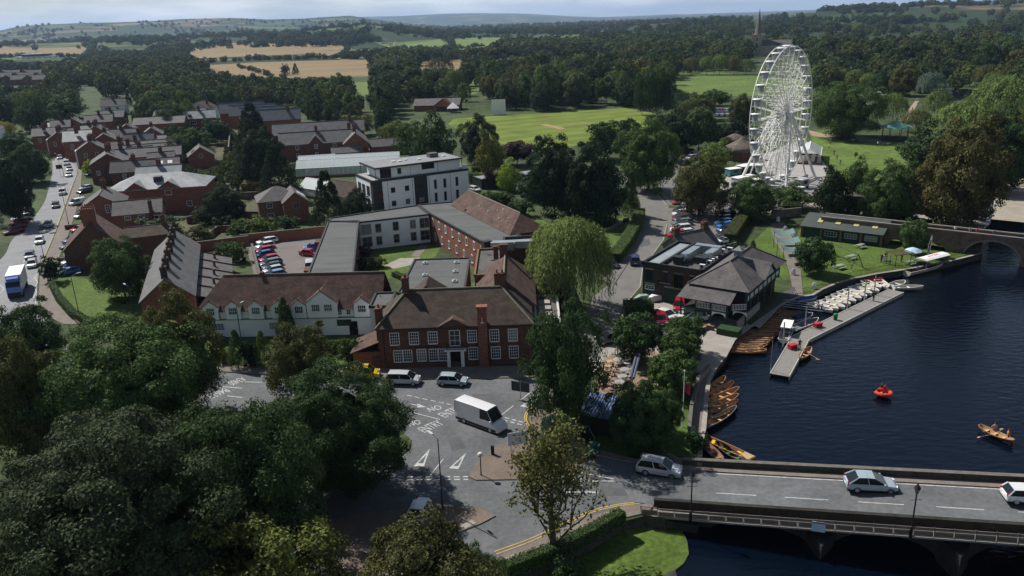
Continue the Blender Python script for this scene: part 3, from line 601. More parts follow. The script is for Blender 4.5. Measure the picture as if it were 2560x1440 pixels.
def proto(kind):
    if kind in PROTO: return PROTO[kind]
    t = ('trunk', 3, .02, 7)
    spec = {
     'hero1': lambda: crown_mesh('crown', 11, 260, 105000, .0135, 'low', lump=.16, pr=(.055,.11)), 'hero2': lambda: crown_mesh('crown', 12, 200, 62000, .0165, 'low', lump=.22, pr=(.08,.15)),
     'hero3': lambda: crown_mesh('crown', 13, 120, 30000, .025, 'low', lump=.28, pr=(.09,.17)), 'ivy': lambda: crown_mesh('crown', 14, 140, 28000, .022, 'col', lump=.28, pr=(.08,.17)),
     'thin': lambda: crown_mesh('crown', 15, 80, 7500, .038, 'low', lump=.3, pr=(.09,.17)), 'plane': lambda: crown_mesh('crown', 16, 70, 8000, .055, 'round', lump=.1, pr=(.12,.2)),
     'a': lambda: crown_mesh('crown', 1, 55, 4200, .062), 'b': lambda: crown_mesh('crown', 2, 48, 4200, .062, lump=.28), 'c': lambda: crown_mesh('crown', 3, 60, 4200, .06, 'low'), 'd': lambda: crown_mesh('crown', 4, 44, 3600, .066, 'wide', lump=.25),
     'e': lambda: crown_mesh('crown', 5, 70, 5200, .055, 'low', lump=.3), 'col': lambda: crown_mesh('crown', 6, 70, 4200, .05, 'col', lump=.12), 'con': lambda: crown_mesh('crown', 7, 150, 5000, .055, 'conifer', asp=.45), 'con2': lambda: crown_mesh('crown', 8, 220, 8000, .042, 'conifer', asp=.45),
     'shrub': lambda: crown_mesh('crown', 9, 40, 1800, .085, 'shrub'), 'shrub2': lambda: crown_mesh('crown', 10, 34, 1500, .09, 'shrub', lump=.3),
     'will': lambda: willow_mesh('crown', 21, 330, .05), 'will2': lambda: willow_mesh('crown', 22, 260, .055), 'willh': lambda: willow_mesh('crown', 23, 1500, .034),
    }
    me = spec[kind](); tr = trunk_mesh('trunk', hash(kind) % 97 if False else len(kind) + ord(kind[0]), .022 if kind not in ('col','con','con2') else .014, 7 if kind not in ('con','con2','shrub','shrub2') else 0, .62 if kind not in ('shrub','shrub2') else .25)
    PROTO[kind] = (me, tr); return PROTO[kind]
TC = {'dark': (0.038,0.069,0.023), 'mid': (0.061,0.102,0.029), 'lite': (0.109,0.158,0.036), 'yel': (.125,.140,.032), 'olive': (0.090,0.099,0.029), 'blue': (.045,.064,.030), 'bronze': (.082,.082,.028),
      'purple': (0.041,0.024,0.023), 'silver': (0.123,0.173,0.130), 'will': (0.123,0.168,0.044), 'lime': (0.174,0.255,0.039), 'black': (0.022,0.039,0.017), 'gold': (0.246,0.225,0.039)}
TCW = {'dark': 'dark green', 'mid': 'mid green', 'lite': 'light green', 'yel': 'yellow-green', 'olive': 'olive green', 'blue': 'blue-green', 'bronze': 'bronze-brown', 'purple': 'purple-leaved', 'silver': 'silver-grey', 'will': 'pale green', 'lime': 'bright lime green', 'black': 'very dark green', 'gold': 'golden'}
TREES = []
_tr = random.Random(5)
def tree_at(X, Y, h, w, kind, col, label, cat='tree', group=None, name=None, z=0):
    me, tr = proto(kind); nm = name or {'will': 'willow_tree', 'will2': 'willow_tree', 'willh': 'willow_tree', 'con': 'conifer_tree', 'con2': 'conifer_tree', 'col': 'poplar_tree', 'shrub': 'shrub', 'shrub2': 'shrub'}.get(kind, 'broadleaf_tree')
    t = thing(nm, label, cat, (X, Y, z), _tr.uniform(0, 6.28), group)
    s = (w, w, h); c = ob('crown' if cat != 'shrub' else 'foliage', me, t, sc=s); k = _tr.uniform(.85, 1.15); g = TC[col]; c.color = (g[0]*k*_tr.uniform(.94,1.06), g[1]*k, g[2]*k, 1)
    ob('trunk' if cat != 'shrub' else 'stem', tr, t, sc=(max(w*.55, h*.35), max(w*.55, h*.35), h)); TREES.append((X, Y, h, w)); return t
def tree_px(x, yb, yt, wpx, kind, col, label, cat='tree', group=None, name=None):
    bx = x
    for _ in range(4):
        X, Y = G(bx, yb); h = HGT(X, Y, yt); bx += x - PROJ(X, Y, h * .55)[0]
    if cat == 'shrub': wpx = min(wpx, 1.35 * h / MPP(X, Y)); wpx = max(wpx, .5 * h / MPP(X, Y))
    return tree_at(X, Y, h, wpx * MPP(X, Y, h * .5), kind, col, label, cat, group, name)
# ------------------------------------------------------------------ trees told apart in the photograph (x, base y, top y, width px, form, colour, label)
NAMED = [
 (300,1560,1045,640,'hero1','blue','huge spreading blue-green tree filling the bottom left corner'),
 (600,1450,1015,390,'hero2','dark','large blue-green tree right of the huge corner tree, left of the give-way line'),
 (835,1225,922,385,'hero1','dark','big round dark green tree hiding the road in front of the hotel'),
 (300,1110,805,370,'hero2','mid','broad olive-topped tree in front of the corner lawn'),
 (445,1030,735,190,'hero3','olive','tall olive tree left of the white dormer wing'),
 (55,1150,850,200,'hero3','olive','yellowish tree cut by the left edge, above the corner tree'),
 (55,960,765,190,'hero3','dark','tree cut by the left edge just below the lorry'),
 (750,1000,812,165,'hero3','bronze','bronze-leaved tree in front of the white dormer wing'),
 (655,1640,1335,420,'hero3','yel','yellow-green tree at the bottom edge, left of the parked white car'),
 (1075,1640,1312,330,'hero3','bronze','brown-tinged tree at the bottom edge over the white car'),
 (1200,1560,1370,120,'hero3','mid','small green tree at the bottom edge beside the yellow lines'),
 (1412,1090,768,190,'ivy','dark','tall ivy-clad tree at the right corner of the brick hotel'),
 (1424,775,540,205,'willh','will','big weeping willow beside the lane behind the hotel'),
 (1590,905,790,112,'plane','dark','round dark tree by the cars in the boathouse forecourt'),
 (1714,886,792,90,'plane','mid','first round pollarded tree, nearest the boathouse, in the row by the river walk'),
 (1696,922,828,96,'plane','mid','middle round pollarded tree in the row by the river walk'),
 (1680,980,884,112,'plane','mid','last round pollarded tree in the row, beside the cafe terrace'),
 (1590,1118,955,145,'hero3','dark','large dark tree between the cafe pavilion and the bridge road'),
 (1666,1085,975,78,'hero3','mid','tree between the flagpole and the large dark tree by the river walk'),
 (2036,686,598,86,'plane','dark','clipped round tree on the lawn beside the swing frame'),
 (2286,634,550,60,'plane','mid','small round tree on the lawn by the old stone bridge'),
 (298,745,596,140,'hero3','mid','spreading tree standing on the corner lawn'),
 (320,650,600,80,'thin','dark','scrubby tree against the end wall of the tile-roofed brick house'),
 (712,850,742,54,'con2','mid','tall narrow conifer in front of the white dormer wing'),
 (563,560,465,100,'hero3','black','dense dark rounded tree behind the yellow hedge in the walled garden'),
 (650,465,325,112,'hero3','black','big black-green tree behind the gabled brick cottage'),
 (692,500,360,105,'con2','black','dark cedar left of the small greenhouse'),
 (816,575,425,92,'con2','black','dark conifer between the small greenhouse and the white apartment block'),
 (890,560,480,72,'e','black','dark tree in front of the left end of the white apartment block'),
 (628,375,255,95,'con2','black','tallest dark conifer among the street gardens'),
 (478,405,322,100,'hero3','mid','green tree in the garden behind the slate terraces'),
 (540,360,300,70,'a','dark','dark tree in front of the solar-panelled house'),
 (430,330,262,85,'hero3','dark','dark tree behind the garden hedge left of the solar-panelled house'),
 (1082,435,295,95,'e','dark','tall dark tree at the left corner of the cricket field'),
 (1195,410,290,92,'hero3','blue','spiky blue-green tree at the near left edge of the cricket field'),
 (1226,448,338,72,'e','yel','yellow-green tree in front of the cricket field'),
 (1292,415,356,98,'d','purple','purple-leaved tree at the near edge of the cricket field'),
 (985,375,305,62,'a','yel','yellow-green tree left of the tall dark tree by the cricket field'),
 (955,350,248,44,'col','dark','slim dark tree left of the cricket pavilion'),
 (1030,400,310,90,'b','mid','green tree in front of the cricket pavilion'),
 (890,340,288,80,'b','olive','olive tree right of the slate-roofed almshouse range'),
 (1272,478,406,56,'e','lime','bright green tree beside the apartment block car park'),
 (1235,470,420,44,'d','purple','small purple tree left of the bright green tree by the apartment block'),
 (1385,540,342,135,'hero3','black','leftmost of the black-green trees beside the lane'),
 (1462,555,368,140,'hero3','black','middle of the black-green trees beside the lane'),
 (1515,560,405,92,'e','black','right one of the black-green trees beside the lane'),
 (1340,500,435,90,'e','dark','dark bushy tree left of the black-green trees by the apartment block'),
 (1577,538,428,46,'con2','dark','narrow conifer at the bend of the lane'),
 (1622,478,300,148,'hero3','mid','large tree standing at the bend beyond the lane'),
 (1512,400,308,90,'b','dark','dark tree at the near right edge of the cricket field'),
 (1568,385,300,70,'a','dark','dark tree left of the large tree beyond the lane'),
 (1692,385,288,88,'e','black','black-green tree right of the large tree beyond the lane'),
 (1748,375,275,90,'b','dark','dark tree left of the big wheel, behind the round pavilion'),
 (1750,540,394,132,'hero3','olive','broad olive tree in front of the parking beside the big wheel'),
 (1790,425,356,72,'e','lite','light green tree above the broad olive tree'),
 (1882,548,443,122,'hero3','mid','bushy green tree covering the left foot of the big wheel'),
 (1975,520,466,100,'e','mid','low green tree covering the front foot of the big wheel'),
 (2087,552,428,92,'e','black','dark tree right of the big wheel, behind the green boat shed'),
 (2140,528,392,58,'thin','mid','spindly tree between the dark tree and the park lawn'),
 (2232,566,404,138,'hero3','mid','rounded tree in front of the half-timbered boathouse'),
 (2405,580,300,200,'hero3','bronze','very tall brown-green tree beside the old stone bridge'),
 (2330,440,320,130,'e','dark','tree between the bandstand and the tall brown-green tree'),
 (2500,480,280,170,'hero3','dark','large dark tree behind the sunny towpath'),
 (2115,345,203,178,'hero2','mid','massive dense chestnut tree between the big wheel and the bandstand'),
 (2236,305,230,62,'will','will','weeping willow behind the bandstand'),
 (2346,300,224,72,'will2','will','willow at the bend of the sandy park path'),
 (2292,330,272,74,'will','olive','willow right of the bandstand roof'),
 (2425,372,246,165,'will2','will','broad willow above the tall brown-green tree'),
 (2530,300,185,170,'will','will','large willow cut by the right edge'),
 (2540,400,290,150,'will2','yel','yellowish willow cut by the right edge, below the large willow'),
 (2330,248,177,66,'will2','silver','silver-leaved willow beside the sandy park path'),
 (1606,288,180,42,'col','dark','leftmost of the poplars at the far right corner of the cricket field'),
 (1634,290,172,46,'col','dark','middle of the poplars at the far right corner of the cricket field'),
 (1666,288,176,44,'col','dark','rightmost of the poplars at the far right corner of the cricket field'),
 (1700,292,224,66,'will','dark','dark willow at the left end of the recreation ground'),
 (1752,300,236,66,'a','olive','bronze-green tree at the near edge of the recreation ground'),
 (1100,190,142,64,'will2','blue','willow-like tree at the right end of the nearer stubble field'),
 (985,205,140,110,'will2','blue','large rounded tree in the middle of the nearer stubble field'),
 (738,187,158,18,'con','black','lone dark conifer in the nearer stubble field'),
 (712,188,160,22,'thin','blue','lone thin tree in the nearer stubble field, left of the dark conifer'),
 (72,458,362,92,'hero3','dark','roadside tree on the left verge, lower of two nearest the bend'),
 (36,402,332,84,'hero3','dark','roadside tree on the left verge above the lower one'),
 (22,560,395,100,'hero3','black','dark roadside tree over the left parking bay'),
 (80,330,250,70,'e','dark','dark tree at the far end of the main road, left side'),
 (160,300,235,90,'e','mid','tree above the far end of the main road'),
 (15,345,305,40,'a','gold','golden tree at the left edge above the main road'),
 (228,440,395,42,'shrub','lime','bright shrub-like tree in front of the second slate gable'),
 (470,412,378,38,'shrub','lime','lime green tree beside the slate terraces'),
 (400,590,540,110,'shrub2','dark','dark bush in the walled garden behind the grey chimney terrace'),
 (320,265,232,20,'con','black','pointed conifer beside the white gabled house'),
]
for i, (x, t) in enumerate(((1696,148),(1730,142),(1768,138),(1800,134),(1836,140),(1866,146))): NAMED.append((x, 187, t, 44, ('will','will2')[i % 2], ('will','olive','lite')[i % 3], f'{ORD[i]} willow from the left along the far edge of the recreation ground'))
for i, (x, yb, t, w, k, c) in enumerate(((2048,214,162,50,'will','will'),(2094,220,166,54,'will2','olive'),(2138,224,172,48,'will','will'),(2174,228,180,46,'will2','will'),(2214,236,178,66,'hero3','dark'),(2262,240,160,76,'hero3','olive'),(2306,232,168,64,'e','mid'))): NAMED.append((x, yb, t, w, k, c, f'{ORD[i]} tree right of the wheel in the row behind the chestnut'))
for i, (x, yb, t, w, k, c) in enumerate(((1718,345,278,82,'hero3','dark'),(1778,264,226,40,'a','mid'),(1806,264,230,36,'a','mid'),(1858,322,236,64,'hero3','olive'),(1842,352,302,72,'e','black'),(1798,350,306,64,'e','dark'),(1662,330,285,70,'e','dark'))): NAMED.append((x, yb, t, w, k, c, f'{ORD[i]} listed tree between the poplars and the big wheel' if 0 else f'{TCW[c]} tree between the poplars and the big wheel, {("nearest the poplars","left small one","right small one","beside the wheel","left of the wheel foot","above the round pavilion","below the poplars")[i]}'))
for x, yb, yt, w, k, c, lb in NAMED: tree_px(x, yb, yt, w, k, c, lb, group=None)
# the bare-branched tree by the bridge: limbs first, tufts of leaves on their tips
def sparse_tree():
    X, Y = G(1382, 1412, -1.1); h = HGT(X, Y, 1075) + 1.1; t = thing('sparse_tree', 'half-bare tree with upright limbs in front of the bridge end', 'tree', (X, Y, -1.1)); rng = random.Random(4); nr = np.random.default_rng(4)
    b = MB(); tips = []
    def grow(p, d, L_, r, lev):
        q = p + d * L_; mid = p + d * L_ * .5 + Vector((rng.uniform(-.1,.1), rng.uniform(-.1,.1), 0)) * L_ * .3; b.tube(p, mid, r, r*.85, 6 if lev < 2 else 4); b.tube(mid, q, r*.85, r*.65, 6 if lev < 2 else 4)
        if lev >= 1: tips.append(mid)
        if lev >= 4 or r < .012: tips.append(q); return
        for i in range(rng.choice([2, 3, 3]) if lev < 3 else 2):
            a = rng.uniform(0, 6.28); e = Vector((math.cos(a), math.sin(a), rng.uniform(.25, .9))); nd = (d * .85 + e * (.46 if lev else .42)).normalized(); grow(q, nd, L_ * rng.uniform(.62, .85), r * .62, lev + 1)
    for i in range(6): b.tube((.1*math.sin(i*1.7), .1*math.cos(i*2.3), h*.9*i/6), (.1*math.sin(i*1.7+1.7), .1*math.cos(i*2.3+2.3), h*.9*(i+1)/6), .4*(1-i/6.6), .4*(1-(i+1)/6.6), 7)
    for i in range(17):
        k = i / 17; a = i * 2.4; grow(Vector((0, 0, h*(.14 + .72*k))), Vector((math.cos(a)*.72, math.sin(a)*.72, .9)).normalized(), h*(.2 - .1*k), .13 - .06*k, 1)
    b.build('branches', M_BARK, t)
    T = np.array([tuple(p) for p in tips]); mxz = T[:, 2].max(); T = T[nr.random(len(T)) < .8]
    P = np.repeat(T, 14, axis=0) + nr.normal(size=(len(T) * 14, 3)) * .45
    c = ob('crown', quads_mesh('crown', P, nr.normal(size=P.shape) + np.array([0, 0, .7]), .3, .6, nr, M_LEAF), t); c.color = (.115, .120, .036, 1); s = h / mxz
    t.scale = (s * 1.0, s * 1.0, s); TREES.append((X, Y, h, 8))
sparse_tree()
# ------------------------------------------------------------------ rows and woods: individuals near, one mass far away
CLEAR = [FIELDS[k] for k in ('cricket_field', 'recreation_ground', 'park_lawn')]
CLEAR += [[(500,166),(640,158),(860,152),(920,152),(930,190),(720,194),(620,188)], [(470,132),(520,122),(840,116),(870,124),(820,140),(620,146),(510,150)], [(900,108),(1000,100),(1100,102),(1125,120),(1060,124),(985,122)], [(1125,101),(1190,99),(1250,98),(1225,114),(1150,124)], [(0,150),(0,136),(216,127),(218,142)], [(840,146),(850,132),(900,112),(985,114),(940,138)],
          [(1032,282),(1030,255),(1150,252),(1150,282)], [(1225,290),(1225,262),(1262,262),(1262,290)], [(1050,170),(1050,154),(1165,154),(1165,172)], [(0,215),(0,180),(115,180),(118,210)], [(35,155),(35,136),(160,136),(160,152)], [(193,248),(193,215),(252,215),(252,248)], [(288,275),(288,235),(345,235),(345,275)], [(1780,300),(1785,268),(1850,268),(1850,300)],
          [(1872,330),(1880,130),(2025,130),(2025,330)], [(1886,112),(1886,40),(1904,40),(1904,112)], [(2170,250),(2170,218),(2210,218),(2210,285),(2165,285)], [(2260,305),(2270,255),(2315,245),(2312,300)], [(2325,250),(2325,228),(2470,228),(2470,250)], [(640,330),(640,262),(745,262),(745,330)], [(495,320),(495,275),(560,275),(560,320)], [(150,330),(200,255),(310,240),(310,320)], [(1175,235),(1175,200),(1200,200),(1200,235)], [(885,240),(885,206),(930,206),(930,240)], [(150,350),(165,300),(205,278),(290,262),(290,310),(210,350)], [(690,400),(690,330),(830,315),(960,350),(960,400)], [(490,412),(490,360),(558,360),(558,412)], [(200,470),(200,335),(430,345),(440,440)]]
def clear_of(x, yt, yb, w):
    for q in CLEAR:
        for fx, fy in ((0, 0.04), (-.35, .25), (.35, .25), (0, .5), (-.4, .6), (.4, .6), (0, .95)):
            if inpoly(x + fx * w, yt + fy * (yb - yt), q): return False
    return True
ZONES = [
 ('in the suburb left of the stubble fields', [(-60,165),(230,142),(460,140),(520,168),(720,200),(900,205),(905,260),(860,300),(640,262),(560,290),(480,310),(345,330),(345,262),(300,250),(225,262),(160,300),(60,310),(-60,320)], ['a','b','c','d','e','col'], ['dark','mid','mid','blue','olive','dark','lite'], (8.5, 15), .009),
 ('in the wood behind the cricket field', [(905,190),(1200,188),(1560,178),(1690,186),(1690,268),(1560,266),(1400,276),(1270,286),(1225,286),(1150,250),(1030,255),(960,300),(905,260)], ['a','b','c','d','e','will2'], ['dark','mid','blue','lite','dark','olive'], (11, 19), .0055),
 ('in the row beyond the recreation ground', [(1690,182),(1900,186),(2420,196),(2420,206),(2030,200),(1700,186)], ['will','will2','will'], ['will','olive','lite'], (9, 13), .010),
 ('in the woods round the church', [(1560,150),(1900,140),(2600,140),(2600,190),(2060,184),(1690,178),(1560,176)], ['a','b','c','e','d'], ['dark','mid','black','olive','dark'], (11, 19), .0045),
 ('in the riverside park at right', [(2380,215),(2600,190),(2720,420),(2600,460),(2480,330),(2370,325),(2330,290)], ['will','will2','a','e'], ['will','olive','mid','lite'], (9, 14), .006),
 ('between stubble field and cricket ground', [(560,205),(930,195),(1160,192),(1190,200),(1190,250),(1030,252),(905,262),(760,262)], ['a','b','c','e','will2'], ['dark','blue','mid','olive'], (10, 17), .0055),
 ('in the gardens behind the street houses', [(335,240),(640,212),(905,212),(900,300),(870,345),(770,300),(640,258),(560,272),(480,330),(350,318)], ['a','b','c','e','con','col'], ['dark','mid','blue','olive','lite','black'], (8, 14), .02),
 ('between the wheel and the park path', [(2024,204),(2200,206),(2330,214),(2330,226),(2210,216),(2180,214),(2170,232),(2030,226)], ['will','will2','a','e'], ['will','olive','mid','dark'], (9, 13), .012),
 ('between the cricket field and the wheel', [(1690,262),(1770,262),(1780,305),(1868,305),(1868,345),(1800,350),(1700,335)], ['a','b','e','will2'], ['dark','mid','black','olive'], (8, 13), .010),
 ('in the street back gardens', [(290,330),(440,330),(560,330),(640,400),(600,470),(520,520),(470,470),(450,430),(440,385),(300,345)], ['shrub','e','a','shrub2'], ['mid','dark','lite','olive','blue'], (2.5, 6), .03),
]
def far_woods():
    rng = random.Random(77); cand = []; taken = [(t[0], t[1], t[3]) for t in TREES]
    def free(x, y, w):
        for a, b_, c in taken:
            if (a-x)**2 + (b_-y)**2 < (.36 * (c + w))**2: return False
        return True
    for zi, (zn, poly, kinds, cols, (h0, h1), den) in enumerate(ZONES):
        pw = [G(*p) for p in poly]; xs = [p[0] for p in pw]; ys = [p[1] for p in pw]; area = (max(xs)-min(xs))*(max(ys)-min(ys))
        for _ in range(int(area * den * 2.2)):
            x = rng.uniform(min(xs), max(xs)); y = rng.uniform(min(ys), max(ys))
            if not inpoly(x, y, pw): continue
            h = rng.uniform(h0, h1); k = rng.choice(kinds); w = h * (rng.uniform(.62, .95) if k != 'col' else .3)
            if not free(x, y, w): continue
            px, pb = PROJ(x, y, 0); pt = PROJ(x, y, h)[1]; pwid = w / MPP(x, y)
            if not clear_of(px, pt, pb, pwid): continue
            taken.append((x, y, w)); cand.append(((pb - pt) * pwid if -40 < px < 2600 else 0, px, x, y, h, w, k, rng.choice(cols), zi))
    cand.sort(key=lambda c: -c[0]); ind = cand[:225]; rest = cand[225:]
    cnt = {}
    for c in sorted(ind, key=lambda c: c[1]):
        key = (c[8], c[7]); i = cnt.get(key, 0); cnt[key] = i + 1; zn = ZONES[c[8]][0]
        kindw = 'willow' if c[6].startswith('will') else ('poplar' if c[6] == 'col' else 'tree')
        key2 = (c[8], c[7], kindw); j = cnt.get(key2, 0); cnt[key2] = j + 1
        tree_at(c[2], c[3], c[4], c[5], c[6], c[7], f'{ordn(j)} {TCW[c[7]]} {kindw} from the left {zn}', group='trees ' + zn)
    return [(c[2], c[3], 0., c[4], c[5]) for c in rest]
REST = far_woods()
def hedge_line(P, pxs, h, step, rng, jit=4.):
    pts = [G(*p) for p in pxs]
    for i in range(len(pts) - 1):
        p, q = pts[i], pts[i+1]; d = math.dist(p, q); n = max(1, int(d / step))
        for j in range(n):
            t = (j + rng.random()) / n; x = p[0]+(q[0]-p[0])*t + rng.uniform(-jit, jit); y = p[1]+(q[1]-p[1])*t + rng.uniform(-jit, jit); hh = h * rng.uniform(.6, 1.35); P.append((x, y, hfun(x, y), hh, hh * rng.uniform(.9, 1.5)))
def distant_woodland():
    rng = random.Random(9); P = list(REST)
    for pxs, h, st in (([(510,158),(640,151),(860,147),(1000,147),(1230,145)], 7, 5), ([(460,133),(540,121),(840,114)], 5, 9), ([(860,148),(920,138),(1000,132),(1240,140)], 8, 5), ([(1125,100),(1132,122)], 6, 6), ([(985,124),(1130,124),(1240,116)], 6, 8), ([(845,145),(870,125),(895,110)], 4, 7),
                       ([(0,131),(160,125),(260,124)], 5, 8), ([(220,150),(240,128)], 8, 5), ([(590,168),(720,200)], 4, 12), ([(1000,99),(1120,100),(1260,97)], 6, 9), ([(640,100),(900,96)], 9, 7), ([(0,152),(60,150),(215,146)], 7, 5)): hedge_line(P, pxs, h, st, rng)
    # woods and hedgerow trees out to the hills
    n = 0; tries = 0
    while n < 9000 and tries < 60000:
        tries += 1; a = rng.uniform(-.68, .68); r = 880 * math.exp(rng.uniform(0, 1) ** 1.15 * 1.9); x, y = r * math.sin(a), r * math.cos(a); z = hfun(x, y)
        px, pb = PROJ(x, y, z); h = rng.uniform(5, 11) if rng.random() < .5 else rng.uniform(9, 18)
        v = math.sin(x * .0062 + 1.3) * math.cos(y * .0049 + .4) + .6 * math.sin(x * .017 + y * .011) + .35 * math.sin(y * .031 - x * .008)
        if v < .28 and rng.random() > .06: continue
        pt = PROJ(x, y, z + h)[1]
        if not clear_of(px, pt, pb, h / MPP(x, y)): continue
        if any(inpoly(px, pb, f) for k, f in FIELDS.items()): continue
        P.append((x, y, z, h, h * rng.uniform(.8, 1.3))); n += 1
    me = bpy.data.meshes.new('distant_woodland'); me.from_pydata([p[:3] for p in P], [], [])
    sc = me.attributes.new('scl', 'FLOAT_VECTOR', 'POINT'); sc.data.foreach_set('vector', np.array([(p[4], p[4], p[3]) for p in P], np.float32).reshape(-1))
    rt = me.attributes.new('rot', 'FLOAT', 'POINT'); rt.data.foreach_set('value', np.array([rng.uniform(0, 6.28) for _ in P], np.float32))
    ix = me.attributes.new('idx', 'INT', 'POINT'); ix.data.foreach_set('value', np.array([rng.randrange(4) for _ in P], np.int32))
    o = stuff(ob('distant_woodland', me))
    protos = [crown_mesh('far_crown', 40 + i, 26, 620, .13, ('low', 'round', 'low', 'shrub')[i], m=M_LEAFF, lump=.25) for i in range(4)]
    ng = bpy.data.node_groups.new('woodland', 'GeometryNodeTree'); ng.interface.new_socket('Geometry', in_out='INPUT', socket_type='NodeSocketGeometry'); ng.interface.new_socket('Geometry', in_out='OUTPUT', socket_type='NodeSocketGeometry')
    N = ng.nodes; L = ng.links; gi = N.new('NodeGroupInput'); go = N.new('NodeGroupOutput')
    def named(nm, ty): a = N.new('GeometryNodeInputNamedAttribute'); a.data_type = ty; a.inputs[0].default_value = nm; return a.outputs[0]
    jn = N.new('GeometryNodeJoinGeometry')
    # the clumps themselves sit inside the woodland: four real crowns of the mass, instanced on its points
    for i, pm in enumerate(protos):
        x, y, z, h, w = P[i]; c = ob('woodland_clump', pm, o, (x, y, z), sc=(w, w, h)); stuff(c)
        oi = N.new('GeometryNodeObjectInfo'); oi.transform_space = 'ORIGINAL'; oi.inputs['Object'].default_value = c; oi.inputs['As Instance'].default_value = True
        ip = N.new('GeometryNodeInstanceOnPoints'); cmp = N.new('FunctionNodeCompare'); cmp.data_type = 'INT'; cmp.operation = 'EQUAL'; L.new(named('idx', 'INT'), cmp.inputs[2]); cmp.inputs[3].default_value = i
        cx = N.new('ShaderNodeCombineXYZ'); L.new(named('rot', 'FLOAT'), cx.inputs[2])
        L.new(gi.outputs[0], ip.inputs['Points']); L.new(cmp.outputs[0], ip.inputs['Selection']); L.new(oi.outputs['Geometry'], ip.inputs['Instance']); L.new(cx.outputs[0], ip.inputs['Rotation']); L.new(named('scl', 'FLOAT_VECTOR'), ip.inputs['Scale']); L.new(ip.outputs[0], jn.inputs[0])
    L.new(jn.outputs[0], go.inputs[0]); md = o.modifiers.new('woodland', 'NODES'); md.node_group = ng
distant_woodland()
# ------------------------------------------------------------------ hedges and shrubs
def hedge(pxs, w, h, col, label, leaf=.16, dens=60, world=False, name='hedge'):
    pts = pxs if world else [G(*p) for p in pxs]; rng = np.random.default_rng(int(abs(pts[0][0] * 13 + pts[0][1] * 7)) % 9999); core = MB(); P = []; Nn = []
    t = thing(name, label, 'hedge', (pts[0][0], pts[0][1], 0)); ox, oy = pts[0]
    for i in range(len(pts) - 1):
        p = np.array(pts[i]); q = np.array(pts[i+1]); d = q - p; l = np.linalg.norm(d); d /= l; nrm = np.array([-d[1], d[0]])
        a = [(*(p + nrm * w * .42 - (ox, oy)),), (*(q + nrm * w * .42 - (ox, oy)),), (*(q - nrm * w * .42 - (ox, oy)),), (*(p - nrm * w * .42 - (ox, oy)),)]
        core.prism(a, 0, h * .93)
        for side, cnt in ((0, l * w), (1, l * h), (-1, l * h)):
            k = int(cnt * dens); s = rng.uniform(0, l, k)
            if side == 0: o_ = rng.uniform(-.5, .5, k) * w; z = np.full(k, h) + rng.normal(size=k) * .06; nn = np.tile([0, 0, 1.], (k, 1))
            else: o_ = np.full(k, side * .5 * w) + rng.normal(size=k) * .05; z = rng.uniform(0, h, k); nn = np.tile([nrm[0] * side, nrm[1] * side, .3], (k, 1))
            xy = p + s[:, None] * d + o_[:, None] * nrm - np.array([ox, oy]); P.append(np.column_stack([xy, z])); Nn.append(nn)
    P = np.concatenate(P); Nn = np.concatenate(Nn) + rng.normal(size=P.shape) * .5
    f = ob('foliage', quads_mesh('foliage', P, Nn, leaf, .65, rng, M_LEAF), t); f.color = TC[col] + (1,)
    core.build('stems', mat('hedge_core', (.02,.03,.012), .95, .3, 1.), t); return t
hedge([(1600,540),(1590,575),(1560,625),(1535,658)], 2.4, 2.0, 'lite', 'long clipped hedge between the lane and the sloping lawn')
hedge([(1868,538),(1845,575),(1822,610)], 2.6, 2.2, 'olive', 'clipped hedge between the lane parking and the boathouse garden')
hedge([(132,720),(150,755),(185,795),(232,822)], 1.0, 1.5, 'mid', 'curved hedge round the corner lawn beside the pavement')
hedge([(290,818),(340,822)], 1.6, 1.6, 'dark', 'dark hedge at the near edge of the corner lawn')
hedge([(1555,1302),(1480,1345),(1400,1387),(1320,1418),(1240,1450)], 1.1, 1.3, 'mid', 'low hedge between the bridge end pavement and the river bank lawn', dens=90)
hedge([(608,478),(672,476)], 2.6, 2.4, 'gold', 'golden hedge in the walled garden')
hedge([(330,302),(420,296)], 2.2, 2.6, 'mid', 'tall hedge across the gardens behind the brick street houses')
hedge([(1630,790),(1560,793)], 3.0, 2.6, 'mid', 'rounded clipped hedge by the white car in the boathouse forecourt', leaf=.2, dens=50)
hedge([(1180,430),(1230,425)], 1.6, 1.6, 'lite', 'clipped hedge behind the apartment block allotment')
hedge([(2180,248),(2225,246)], 2.0, 1.6, 'dark', 'low hedge in front of the white boat in the park')
hedge([(1010,700),(985,690)], 1.2, .9, 'mid', 'low courtyard hedge by the hotel flat roof')
